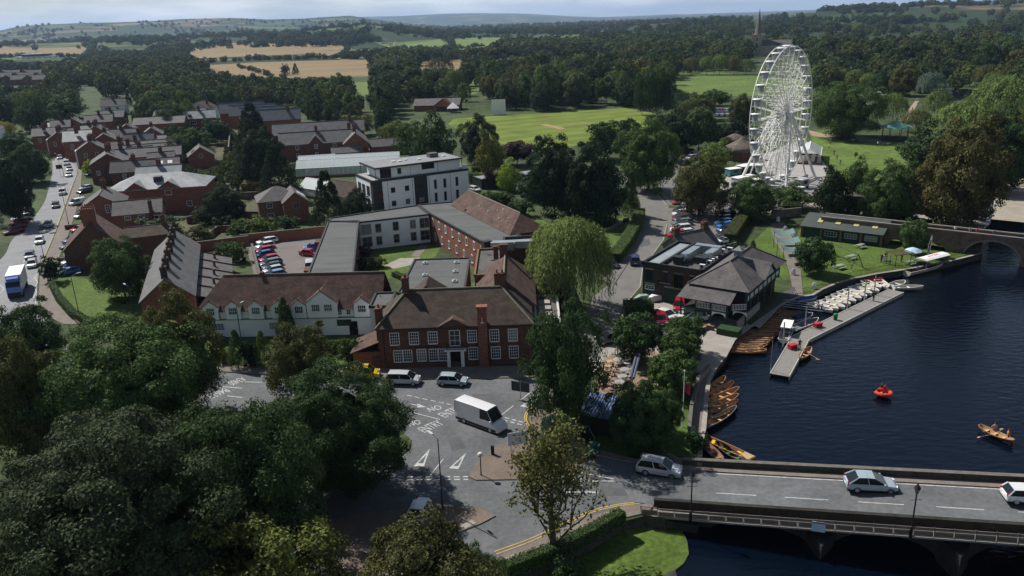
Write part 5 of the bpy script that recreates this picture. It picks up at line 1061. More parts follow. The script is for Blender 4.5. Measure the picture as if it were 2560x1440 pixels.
# ------------------------------------------------------------------ modern white apartment block
def apartments():
    A, B_ = Vector((-32.9,191.6)), Vector((-10.2,204.2)); d = B_ - A; ang = math.atan2(d.y, d.x); W_ = d.length; D_ = 11.6; H_ = 8.6
    t = thing('apartment_block', 'modern white apartment block with dark corner bays and set-back penthouse', 'building', (A.x, A.y, 0), ang)
    b = MB(); b.box(2.6, W_, 0, D_, 1.0, H_); b.box(0, 2.6, 1.6, D_, 1.0, H_); b.build('wall', M_WHITE, t)
    pl = MB(); pl.box(.1, W_-.1, .1, D_-.1, -.2, 1.02); pl.build('plinth', M_BLACK, t)
    pa = MB(); pa.box(-.1, W_+.1, -.1, D_+.1, H_, H_+.5); pa.build('parapet', M_DARK, t); fl = MB(); fl.box(.3, W_-.3, .3, D_-.3, H_+.5, H_+.52); fl.build('terrace_deck', mat('pale_deck', (.32,.31,.30), .9, .1, .5), t)
    cb = MB(); cb.box(.1, 2.58, .15, 1.6, 1.0, H_); cb.build('corner_bay', M_DARK, t)
    for z in (2.9, 5.9): s = MB(); s.box(0, 2.6, -.15, 1.6, z-.75, z-.6); s.build('balcony', M_DARK, t); g = MB(); g.box(.05, 2.55, -.12, -.09, z-.6, z+.4); g.build('balcony_glass', M_CGLASS, t)
    st = MB(); st.box(10.9, 14.4, -.08, .02, 1.0, H_); st.build('stair_bay', M_DARK, t); 
    for z in (2.8, 6.3): fwin(t, W_, D_, 'F', 12.6, z, 1.4, 1.2, 2, 1, M_DARK).location.y = -.09
    dk = mat('anthracite_frame', (.05,.055,.06), .5, .1, 1.)
    for x in (5.2, 8.9): 
        for z in (2.9, 6.2): fwin(t, W_, D_, 'F', x, z, .95, 1.1, 1, 1, dk)
    for x in (16.6, 19.2, 22.6):
        for z in (2.9, 6.2): fwin(t, W_, D_, 'F', x, z, .55, 2.1, 1, 2, dk)
    for y in (3.2, 6.4, 9.4):
        for z in (2.9, 6.2): fwin(t, W_, D_, 'L', y, z, 1.9, 2.2, 2, 2, dk)
    for x in (3.9, 10.4, 14.9, 20.8): s = MB(); s.box(x-.04, x+.04, -.03, 0, 1, H_); s.build('joint_strip', dk, t)
    p = thing('penthouse_storey', 'set-back penthouse storey under a thin overhanging roof on the white apartment block', 'building', (A.x, A.y, H_+.5), ang)
    MB().box(2.6, W_-1.8, 1.0, D_-1.4, 0, 2.6).build('wall', M_WHITE, p); r = MB(); r.box(.9, W_-1.4, -.1, D_-.6, 2.6, 2.95); r.build('roof', M_DARK, p); r2 = MB(); r2.box(1.3, W_-1.8, .3, D_-1.0, 2.955, 2.98); r2.build('roof_membrane', mat('roof_membrane', (.22,.225,.23), .8, .1, .4), p)
    w = MB(); w.box(2.55, 5.4, .95, 1.0, .1, 2.5); w.box(13.6, 17., .95, 1.0, 1.0, 2.5); w.build('glazing', M_CGLASS, p); fwin(p, W_, 1., 'F', 7.6, 1.4, .8, 1.2, 1, 1, dk).location.y = .99
    c = MB()
    for x, y in ((1.1,.15),(1.1,D_-.9),(W_-1.6,.2)): c.box(x-.06, x+.06, y-.06, y+.06, 0, 2.6)
    c.build('roof_posts', M_DARK, p)
    lt = MB(); lt.box(17.8, 20.2, 5.2, 7.2, 2.98, 4.0); lt.build('lift_overrun', M_FELTD, p)
    for x, y in ((8,5.5),(9.5,5),(11.5,6),(14.5,4.4),(21.6,5)): s = MB(); s.box(x-.5, x+.5, y-.3, y+.3, 2.98, 3.25); s.build('rooflight', M_WPAINT, p)
    for x in (5.4, 10.6, 18.): s = MB(); s.box(x-.03, x+.03, .96, 1.0, 0, 2.6); s.build('joint_strip', dk, p)
    gl = MB(); gl.box(W_-1.7, W_-.1, .1, .14, 0, 1.0); gl.box(W_-.14, W_-.1, .1, D_-.2, 0, 1.0); gl.build('terrace_glass', M_GHOUSE, p)
    for ch in list(p.children): ch.parent = t; ch.location.z += H_ + .5
    bpy.data.objects.remove(p)
apartments()
# ================================================================== street houses and other buildings
def W2(name, label, x, y, ang, W_, D_, eave, ridge, axis='x', wall=None, roof=None, wins=(), chim=(), hipped=False, cat='house', group=None, fw=None, doors=()):
    t = thing(name, label, cat, (x, y, 0), R(ang), group)
    walls(W_, D_, eave, None if hipped else ridge, axis).build('wall', wall or M_BRICK, t)
    rf = (hip(W_, D_, eave, ridge) if hipped else (gable_x if axis == 'x' else gable_y)(W_, D_, eave, ridge)).build('roof', roof or M_SLATE, t)
    if not hipped: ridge_tiles(rf, *( ((-.3, D_/2, ridge+.1), (W_+.3, D_/2, ridge+.1)) if axis == 'x' else ((W_/2, -.3, ridge+.1), (W_/2, D_+.3, ridge+.1)) ), mat('ridge_tile', (.12,.10,.09), .9, .2, 2.))
    for w in wins: fwin(t, W_, D_, *w, m=fw)
    for c in chim: chimney(t, *c)
    for d in doors: door(t, d[0], 0, 0, d[1], d[2])
    return t
def street():
    # grey chimney terrace
    L_ = 33.; t = W2('chimney_terrace', 'long slate-roofed terrace with six brick stacks along its ridge', -57.6, 117.4, 18.5, 7.8, L_, 5.4, 8.6, 'y', M_BRICK, M_SLATE, wins=[('L', y, z, .9, 1.3, 2, 2) for y in (3,8,13,18,23,28) for z in (1.5,4.0)])
    for i, y in enumerate((1.2, 6.6, 12., 17.4, 22.8, 28.2)): chimney(t, 3.9, y, 7.8, 10.3, .9, 1.1, 2, M_BRICKK)
    for i in range(5):
        s = thing('terrace_outshot', f'{ORD[i]} slate lean-to counted from the front behind the chimney terrace', 'outbuilding', (0,0,0), 0, 'lean-tos behind the chimney terrace'); s.location = (-57.6 + 8.1*math.cos(R(18.5)) - (3+i*5.6)*math.sin(R(18.5)), 117.4 + 8.1*math.sin(R(18.5)) + (3+i*5.6)*math.cos(R(18.5)), 0); s.rotation_euler.z = R(18.5)
        walls(5.2, 5.3, 2.6).build('wall', M_BRICKD, s); b = MB(); slope(b, [(-.1,-.1,4.4),(5.4,-.1,2.6),(5.4,5.4,2.6),(-.1,5.4,4.4)]); b.build('roof', M_SLATED, s); b = MB(); b.tube((-.1,5.4,4.5),(5.4,5.4,2.7),.14,.14,4); b.build('party_wall', M_BRICKD, s); b = MB(); b.box(2.2,2.6,2.4,2.8,3.2,4.6); b.build('flue', M_BRICKD, s)
    # tall tile-roofed house, gable to the camera
    t = W2('tile_roofed_house', 'tall brick house with steep clay roof and massive multi-pot chimney beside the street', -88.5, 153.5, 22, 10.6, 11.5, 4.4, 9.3, 'y', M_BRICKD, M_TILER, wins=[('L', 3, 1.6, 1.2, 1.4, 2, 2), ('L', 8, 1.6, 1.2, 1.4, 2, 2)])
    chimney(t, 5.3, 1.8, 8.0, 12.0, 2.2, 1.0, 5, M_BRICK); chimney(t, 5.3, 4.2, 8.4, 12.0, 2.2, 1.0, 5, M_BRICK)
    t = W2('brick_rear_range', 'flat-topped brick rear range right of the tall tile-roofed house', -78.4, 158.8, 22, 8.4, 6.5, 5.2, 6.6, 'x', M_BRICKD, M_TILE, chim=[(7.4, 3.2, 5.6, 8.6, .8, .8, 2)])
    t = W2('slate_gabled_house', 'red brick house with slate gable and white lintels behind the tall tile-roofed house', -101.8, 186.5, 19, 9.6, 12, 5.6, 8.6, 'y', M_BRICK, M_SLATED, wins=[('F', 3, 5.0, .7, 1.5, 2, 4), ('F', 6.2, 5.2, .9, 1.7, 2, 3), ('L', 3, 2, 1.2, 1.5, 2, 2), ('L', 8, 2, 1.2, 1.5, 2, 2)], chim=[(4.8, 10, 8, 10.6, 1.2, .9, 3)])
    t = W2('slate_rear_wing', 'long slate-roofed brick wing behind the slate gabled house', -91.6, 181.6, 17, 10.4, 8.0, 5.0, 7.4, 'x', M_BRICK, M_SLATED, wins=[('F', 3, 4.1, 1.2, .8, 3, 1), ('F', 6, 4.1, 1.2, .8, 3, 1), ('F', 9.2, 3.2, .9, 1.8, 1, 2)], chim=[(8.2, .2, 4, 7.6, .8, .7, 2)])
    # institutional building with pale hipped roofs
    t = W2('pale_hipped_building', 'large brick building with pale grey hipped roofs and cross gables beside the street', -103.5, 203.8, 9, 24.5, 13.5, 6.4, 9.4, 'x', M_BRICK, M_SLATEW, hipped=True, cat='building', wins=[('F', 15.2, 5.2, 1.5, 1.1, 3, 2), ('F', 20, 2, 1.2, 1.2, 2, 2), ('F', 10.5, 2, 1.2, 1.2, 2, 2)])
    for x, w in ((7.4, 6.), (15.6, 6.4)):
        b = MB(); b.add([(x-w/2,-.05,0),(x+w/2,-.05,0),(x+w/2,-.05,6.2),(x,-.05,8.2),(x-w/2,-.05,6.2)], [(0,1,2,3,4)]); b.build('gable_front', M_BRICK, t); b = MB(); slope(b, [(x-w/2-.3,-.4,6.1),(x,-.4,8.35),(x,6,8.35),(x-w/2-.3,1.2,6.1)]); slope(b, [(x+w/2+.3,-.4,6.1),(x,-.4,8.35),(x,6,8.35),(x+w/2+.3,1.2,6.1)]); b.build('gable_roof', M_SLATEW, t)
    b = MB(); b.box(11.4, 13.2, 2.6, 4.8, 7.4, 9.0); b.build('roof_dormer', M_DARK, t)
    t = W2('slate_gable_with_lintels', 'brick house with broad slate gable left of the long slate rear range', -130.2, 250., 22, 10.6, 13, 6.2, 9.2, 'y', M_BRICKD, M_SLATED, wins=[('F', 2, 3.5, .8, 1.2, 2, 2), ('F', 8, 3.5, .8, 1.2, 2, 2), ('L', 4, 4.5, 1.1, 1.6, 2, 2)], chim=[(5.3, 6, 8.6, 11.4, 1.4, .9, 3), (5.3, 12, 8.6, 11.2, 1.4, .9, 3)])
    t = W2('orange_brick_annexe', 'orange brick annexe with slate roof and two roof windows behind the slate gable', -119.6, 252.4, 17, 15, 7, 4.2, 6.4, 'x', M_BRICKB, M_SLATED, cat='building')
    for x in (8.8, 11.6): b = MB(); slope(b, [(x,1.0,4.95),(x+1.4,1.0,4.95),(x+1.4,2.2,5.7),(x,2.2,5.7)], .1); b.build('roof_window', M_WPAINT, t)
    for i, (x, y, w) in enumerate(((-132.5,268.5,22),(-134.5,278.5,24),(-136.5,289,23))):
        t = W2('slate_rear_range', f'{("nearest", "middle", "farthest")[i]} of three long slate-roofed rear ranges behind the street', x, y, 15, w, 7.2, 5.2, 7.6, 'x', M_BRICK, M_SLATE, group='slate rear ranges', wins=[('R', 3.5, 3.4, 1., 1.3, 2, 2)], chim=[(3, 3.6, 7, 9.6, 1.2, .8, 3)])
    H_ = [('street_house', 'brick house with white bay and slate gable, nearest the bend', -149.5, 280, 22, 9, 9.5, 6.6, 9.4, 'y', M_BRICKB, M_SLATED), ('street_house', 'tall red brick house with pale slate slope facing the road', -165, 301, 20, 9.5, 12, 7.2, 10.4, 'x', M_BRICK, M_SLATEW),
          ('street_house', 'red brick house with white bay windows along the road', -178, 314, 22, 8, 10, 6.6, 9.2, 'y', M_BRICK, M_SLATED), ('street_house', 'slate-roofed brick house farthest along the row by the parked cars', -193, 330, 20, 9, 10, 6.2, 8.8, 'x', M_BRICK, M_SLATED), ('street_house', 'brick house with tall stacks behind the white bay house', -172, 330, 20, 9, 10, 6.4, 9.2, 'y', M_BRICK, M_SLATED)]
    for n, lb, x, y, a, w, d, e, r, ax, wm, rm in H_:
        t = W2(n, lb, x, y, a, w, d, e, r, ax, wm, rm, group='houses along the main road', wins=[('F', w*.3, e*.72, .9, 1.5, 2, 2), ('F', w*.7, e*.72, .9, 1.5, 2, 2), ('L', d*.5, e*.7, 1.4, 1.7, 3, 2), ('L', d*.5, e*.25, 1.6, 1.7, 3, 2)], chim=[(w*.5, d*.25, r-.8, r+1.8, 1.3, .8, 3), (w*.5, d*.8, r-.8, r+1.8, 1.3, .8, 3)])
        if 'bay' in lb:
            b = MB(); b.box(-.8, 0, d*.25, d*.75, 0, e*.95); bo = b.build('bay_window', M_WPAINT, t); g = MB()
            for z in (1.2, 4.0): g.box(-.83, -.79, d*.3, d*.7, z, z+1.7)
            g.build('bay_glass', M_GLASS, bo)
    W2('grey_roof_workshop', 'long brick workshop with grey roof behind the far street houses', -168, 366, 10, 22, 11, 5.5, 8, 'x', M_BRICK, M_SLATED, cat='building'); W2('grey_roof_workshop', 'upper of two brick workshops with grey roofs near the white gabled house', -172, 398, 8, 24, 11, 5.5, 8, 'x', M_BRICKD, M_SLATED, cat='building')
    W2('flat_slate_annexe', 'low brick annexe with dark slate roof right of the pale slate house', -148, 318, 14, 13, 7, 4, 5.6, 'x', M_BRICK, M_SLATED, cat='building')
    t = W2('white_gabled_house', 'white house with two gables and brown roof beside a pointed conifer', -167, 428, -8, 12, 11, 6, 9.4, 'y', M_WHITE, M_TILE, wins=[('F', 3, 4.5, 1.2, 1.2, 2, 2), ('F', 9, 4.5, 1.2, 1.2, 2, 2)], chim=[(9, 6, 8, 11, 1, .8, 2)])
    for i, (x, y, lb) in enumerate(((-232,470,'left white house with grey-purple roof among the suburb trees'), (-212,486,'right white house with grey-purple roof among the suburb trees'))): W2('suburb_house', lb, x, y, 12, 13, 9, 5.4, 9, 'x', M_WHITE, M_SLATED, group='white houses in the suburb', wins=[('F', 3, 4, 1.3, 1.1, 2, 1), ('F', 9, 4, 1.3, 1.1, 2, 1), ('F', 3, 1.5, 1.6, 1.2, 2, 1), ('F', 9, 1.5, 1.6, 1.2, 2, 1)], chim=[(6, 4.5, 8.4, 10.6, 1, .8, 2)])
    for i, (x, y, lb) in enumerate(((-252,352,'white gabled house cut by the left edge above the road'), (-238,362,'white house with slate roof behind the left edge house'))): W2('suburb_house', lb, x, y, 20, 11, 10, 5.6, 9.4, 'y', M_WHITE, M_SLATED, group='white houses at the left edge', wins=[('F', 3, 4, 1.2, 1.3, 2, 2), ('F', 8, 4, 1.2, 1.3, 2, 2)], chim=[(5.5, 5, 8.6, 11, 1, .8, 2)])
    k = 0
    for j, (yy, n) in enumerate(((560, 4), (585, 4), (612, 4))):
        for i in range(n):
            x, yy = G(2 + i * 27 - j * 5, 214 - j * 8); lb = f'{ORD[i]} house from the left in the {("front", "middle", "back")[j]} row of the brown-roofed estate'
            W2('estate_house', lb, x, yy, 8, 13, 9, 5.5, 9.6, 'x' if (i + j) % 2 else 'y', M_BRICKB, (M_TILER, M_SLATE)[(i+j) % 2], group='brown-roofed estate', wins=[('F', 4, 3.8, 1.2, 1.1, 2, 1), ('F', 10, 3.8, 1.2, 1.1, 2, 1)])
    a = G(38, 152); t = thing('white_depot', 'long white flat-roofed building at the edge of the far left stubble field', 'building', (a[0], a[1], 0), R(6)); b = MB(); b.box(0, 92, 0, 18, 0, 7); b.build('wall', M_WHITE, t); b = MB(); b.box(14, 62, -1, 20, 7, 11); b.build('upper_storey', M_DARK, t); b = MB(); b.box(13, 50, -2, 21, 11, 11.6); b.build('roof', M_WPAINT, t)
    for i in range(9): fwin(t, 92, 18, 'F', 6 + i * 10, 3.6, 4, 2.4, 2, 1, M_DARK)
    for i, (px, py, an, w, d, ax, wm, rm, lb) in enumerate(((262,372,20,9,11,'y',M_BRICK,M_SLATED,'brick gabled house between the slate gable and the bay house'),(222,352,20,9,12,'x',M_BRICKD,M_SLATE,'slate house with stacks above the bright shrub'),(300,352,16,12,8,'x',M_BRICK,M_SLATED,'low slate block above the three rear ranges'),(345,362,14,11,6,'x',M_BRICKB,M_SLATE,'small slate shed at the end of the rear ranges'),(245,320,15,12,9,'x',M_BRICK,M_SLATED,'slate house behind the white bay house'),(330,440,12,13,7,'x',M_BRICKD,M_SLATED,'low slate outbuilding above the pale hipped building'),(395,470,10,12,8,'x',M_BRICK,M_SLATEW,'pale slate wing at the right of the pale hipped building'),(270,300,10,14,9,'x',M_BRICKD,M_SLATED,'dark slate house below the workshops'),(120,262,14,12,9,'x',M_WHITE,M_TILE,'white cottage among trees at the end of the main road'),(360,205,12,14,9,'x',M_BRICKB,M_TILER,'brown roofed house alone in the suburb trees'),(398,214,12,13,9,'y',M_WHITE,M_SLATED,'white gable alone in the suburb trees'))):
        x, y = G(px, py, 3); e = 4.2 if 'low' in lb or 'shed' in lb else 5.6; W2('brick_house', lb, x - w/2, y, an, w, d, e, e + 2.9, ax, wm, rm, chim=[(w*.5, d*.5, e+2.2, e+4.6, 1.2, .8, 3)], wins=[('F', w*.3, e*.7, .9, 1.2, 2, 2), ('F', w*.7, e*.7, .9, 1.2, 2, 2)], group='houses behind the street')
    for i, (px, py) in enumerate(((150,330),(180,322),(196,352),(236,398),(298,392),(318,340),(350,408),(380,350),(404,424))): x, y = G(px, py, 3); W2('brick_house', f'{ORD[i]} from the left of the small slate houses packed behind the street', x - 4, y, 20, 8, 9, 5, 7.8, 'xy'[i % 2], M_BRICK, (M_SLATED, M_SLATE)[i % 2], chim=[(4, 4.5, 7.2, 9.4, 1.2, .8, 3)], wins=[('F', 2.4, 3.6, .9, 1.2, 2, 2), ('F', 5.6, 3.6, .9, 1.2, 2, 2)], group='small houses behind the street')
    # houses among the gardens
    t = W2('gabled_cottage', 'small brick cottage with slate gable beside a garden wall', -108.5, 273, 22, 8.5, 9.5, 4.2, 7.2, 'y', M_BRICK, M_SLATED, wins=[('F', 4.2, 4.2, 1.1, 1.1, 2, 2)])
    b = MB(); slope(b, [(1.2,2,5.4),(2.4,2,6.1),(2.4,3.2,6.1),(1.2,3.2,5.4)], .12); b.build('roof_window', M_CGLASS, t)
    t = W2('solar_house', 'dark house with two pale slate slopes among the trees', -150, 380, 20, 14, 9, 5.8, 9, 'x', M_BRICKD, M_SLATEW, wins=[('F', 4, 4, 2.4, 1.2, 3, 1), ('F', 10, 4, 2.4, 1.2, 3, 1)], chim=[(7, 4.5, 8.4, 11, 1.2, .9, 2)])
    t = W2('l_shaped_house', 'L-shaped brick house with grey slate roofs above the hotel car park', -60.6, 190.4, 20, 9.8, 8.6, 5.0, 7.8, 'x', M_BRICKB, M_SLATED, wins=[('F', 2.6, 4.0, 1.2, 1.1, 2, 2), ('F', 2.6, 1.4, 1.4, 1.2, 2, 2)], hipped=True)
    b = MB(); b.box(5.6, 11.4, -3.2, 5, -.2, 4.9); b.add([(5.6,-3.2,4.9),(11.4,-3.2,4.9),(8.5,-3.2,7.2)], [(0,1,2)]); b.build('gabled_wing', M_BRICK, t); gable_y(5.8, 9.2, 4.9, 7.2, .3, 5.6, -3.2).build('wing_roof', M_SLATED, t); window(t, 8.6, -3.2, 4.0, 0, 1.2, 1.1, 2, 2, mat('sage_frame', (.25,.32,.25), .7, .1, 1.))
    for y in (-.4, 1.2): b = MB(); slope(b, [(9.6,y,6.55),(11.2,y,5.3),(11.2,y+1.1,5.3),(9.6,y+1.1,6.55)], .12); b.build('roof_window', M_WPAINT, t)
    t = W2('brown_barn', 'brown-tiled barn with cream gable left of the apartment block', -47.2, 205.5, -42, 8.5, 6.5, 3.6, 6.6, 'x', mat('cream_render', (.36,.31,.25), .9, .12, .6), M_TILE)
    # almshouse range
    t = W2('almshouse_range', 'long two-storey brick almshouse range with grey slate roof behind the greenhouses', -80, 283.5, 12, 26, 9, 5.6, 9.2, 'x', M_BRICKD, M_SLATE, cat='building', wins=[('F', x, z, 1., 1.3, 2, 2) for x in (6, 12.5, 19) for z in (1.6, 4.4)], chim=[(13, 4.5, 8.8, 11, 1., .8, 2)])
    b = MB(); b.add([(10.2,-.1,5.5),(14.8,-.1,5.5),(12.5,-.1,8.2)], [(0,1,2)]); b.build('central_gable', M_BRICKD, t); b = MB(); slope(b, [(10,-.3,5.5),(12.5,-.3,8.4),(12.5,3.4,8.4),(10,.6,5.5)]); slope(b, [(15,-.3,5.5),(12.5,-.3,8.4),(12.5,3.4,8.4),(15,.6,5.5)]); b.build('gable_roof', M_SLATE, t)
    W2('almshouse_back_range', 'upper slate range behind the almshouse', -88, 305, 12, 34, 9, 6.4, 10, 'x', M_BRICKD, M_SLATE, cat='building', chim=[(29, 4.5, 9.4, 12, 1.2, .9, 3)])
    W2('almshouse_cross_wing', 'slate cross wing at the right end of the almshouse', -57.5, 284, 12, 8.5, 18, 5.2, 8.8, 'y', M_BRICK, M_SLATE, cat='building', chim=[(4.2, 5, 8, 11.2, 1.2, .9, 3), (2.6, 13, 8, 11, 1.2, .9, 2)], wins=[('F', 4.2, 3.6, 1.1, 1.2, 2, 2)])
    W2('low_slate_range', 'low slate-roofed range right of the almshouse cross wing', -48.8, 287.5, 12, 13, 7, 3.4, 5.6, 'x', M_BRICK, M_SLATED, cat='building'); W2('low_slate_range', 'low slate-roofed range in front of the almshouse cross wing', -61, 279.6, 12, 10.5, 4.6, 2.8, 4.4, 'x', M_BRICK, M_SLATE, cat='building')
    for i in range(4): W2('stepped_gable_house', f'{("nearest", "second nearest", "third nearest", "farthest")[i]} of the stepped slate-roofed brick houses under the trees', -112 - i * 9, 358 + i * 13, 13, 21, 8.5, 6.2, 10.6, 'x', mat('orange_brick', (.25,.09,.05), .9, .2, 1.4, fine=.2), mat('blue_slate', (.12,.13,.145), .75, .15, .5), group='stepped slate houses', chim=[(16, 3, 9.4, 12, 1.2, .9, 2)] if i == 0 else ())
    # cricket pavilion, marquee, sight screens
    a = G(1036, 279); t = thing('cricket_pavilion', 'low brick cricket pavilion with grey roof and front gable', 'pavilion', (a[0], a[1], 0), R(-6)); W_ = 24.; walls(W_, 12, 3.2, 6.0, 'x').build('wall', M_BRICK, t); gable_x(W_, 12, 3.2, 6.0, .6).build('roof', M_SLATED, t)
    b = MB(); b.add([(11,-2.5,3),(21,-2.5,3),(16,-2.5,6.3)], [(0,1,2)]); b.box(11.2, 20.8, -2.5, 0, -.2, 3.); b.build('front_gable', mat('orange_brick', (.25,.09,.05)), t); b = MB(); slope(b, [(10.4,-3,2.7),(16,-3,6.6),(16,6,6.6),(10.4,2,2.7)]); slope(b, [(21.6,-3,2.7),(16,-3,6.6),(16,6,6.6),(21.6,2,2.7)]); b.build('gable_roof', M_TILE, t)
    b = MB(); b.box(12.5, 19.5, -2.55, -2.5, .2, 2.4); b.build('glass_front', M_GLASS, t)
    a = G(1133, 281); t = thing('white_marquee', 'small white pointed marquee beside the cricket pavilion', 'marquee', (a[0], a[1], 0)); b = MB(); b.add([(-3,-3,2.3),(3,-3,2.3),(3,3,2.3),(-3,3,2.3),(0,0,5.2)], [(0,1,4),(1,2,4),(2,3,4),(3,0,4)]); b.build('canopy', M_WPAINT, t); b = MB()
    for x in (-2.9, 2.9):
        for y in (-2.9, 2.9): b.tube((x,y,0),(x,y,2.3),.06,.06,5)
    b.build('poles', M_METAL, t)
    for i, (px, py, w, h, lb) in enumerate(((1247,287,7,7.5,'tall white sight screen at the far left of the cricket field'), (1613,277,6,7.,'grey-white sight screen under the poplars'))):
        a = G(px, py); t = thing('sight_screen', lb, 'sight screen', (a[0], a[1], 0), 0, 'cricket sight screens'); 
        for j in range(5): b = MB(); b.box(-w/2 + j*w/5 + .02, -w/2 + (j+1)*w/5 - .02, -.08, .08, .5, h); b.build('panel', M_WPAINT if i == 0 else M_CONC, t)
        b = MB(); b.box(-w/2, w/2, -.6, .6, .1, .3); b.build('base_frame', M_METAL, t)
    a = G(1160, 282); t = thing('practice_nets', 'green netted cricket practice cage behind the pavilion', 'cricket nets', (a[0], a[1], 0), R(-4)); b = MB()
    for i in range(7): b.tube((i*4,0,0),(i*4,0,4),.06,.06,5); b.tube((i*4,10,0),(i*4,10,4),.06,.06,5)
    b.tube((0,0,4),(24,0,4),.05,.05,5); b.tube((0,10,4),(24,10,4),.05,.05,5); b.build('frame', M_DARK, t); b = MB()
    for i in range(49): b.box(i*.5-.015, i*.5+.015, -.01, .01, 0, 4); b.box(i*.5-.015, i*.5+.015, 9.99, 10.01, 0, 4)
    for z in np.arange(.4, 4, .4): b.box(0, 24, -.01, .01, z-.015, z+.015)
    b.build('netting', mat('green_net', (.03,.10,.07), .8, .1, 1.), t)
street()
# ------------------------------------------------------------------ glasshouses
def glasshouse(name, label, x, y, ang, W_, D_, e, r, spans, nx, base=.6):
    t = thing(name, label, 'greenhouse', (x, y, 0), R(ang)); b = MB(); b.box(0, W_, 0, .2, 0, base); b.box(0, .2, 0, D_, 0, base); b.box(W_-.2, W_, 0, D_, 0, base); b.box(0, W_, D_-.2, D_, 0, base); b.build('base_wall', M_BRICKB, t)
    f = MB(); sd = D_ / spans
    pane = {}
    for s in range(spans):
        y0, ym, y1 = s*sd, (s+.5)*sd, (s+1)*sd
        for yy, z in ((y0, e), (ym, r), (y1, e)): f.box(-.05, W_+.05, yy-.09, yy+.09, z-.06, z+.06)
        for i in range(nx + 1):
            xx = W_*i/nx; f.tube((xx, y0, e), (xx, ym, r), .05, .05, 4); f.tube((xx, ym, r), (xx, y1, e), .05, .05, 4)
            if s == 0: f.tube((xx, 0, base), (xx, 0, e), .05, .05, 4)
        for k, (ya, za, yb, zb) in enumerate(((y0, e, ym, r), (ym, r, y1, e))):
            for i in range(nx):
                key = k
                if key not in pane:
                    m = MB(); w = W_/nx; m.poly([(.05, 0, 0), (w-.05, 0, 0), (w-.05, yb-ya, zb-za), (.05, yb-ya, zb-za)]); pane[key] = m.mesh('pane', M_GHOUSE)
                ob('pane', pane[key], t, (W_*i/nx, ya, za+.03))
    m = MB(); m.poly([(.05,0,base),(W_/nx-.05,0,base),(W_/nx-.05,0,e),(.05,0,e)]); fm = m.mesh('pane', M_GHOUSE)
    for i in range(nx): ob('pane', fm, t, (W_*i/nx, -.02, 0))
    f.build('frame', M_WPAINT, t); fl = MB(); fl.box(.3, W_-.3, .3, D_-.3, .02, .04); fl.build('floor', mat('glasshouse_bed', (.18,.17,.14), .9, .3, .5), t)
    bn = MB()
    for i in range(1, int(D_ // 2.2)): bn.box(1, W_-1, i*2.2-.5, i*2.2+.5, .7, .8)
    bn.build('benches', M_CONC, t); return t
glasshouse('large_greenhouse', 'large white-framed glasshouse with long glazed roofs behind the apartment block', -66, 248.5, 6, 32, 16, 3.0, 5.0, 2, 22)
glasshouse('lean_greenhouse', 'left glasshouse bay with white panels next to the almshouse terrace', -68.6, 262, 10, 12, 7, 2.6, 4.4, 1, 9)
glasshouse('small_greenhouse', 'small pitched greenhouse with an open ridge between the conifers', -58.5, 220.5, -38, 10.5, 6.0, 2.6, 4.9, 1, 10)
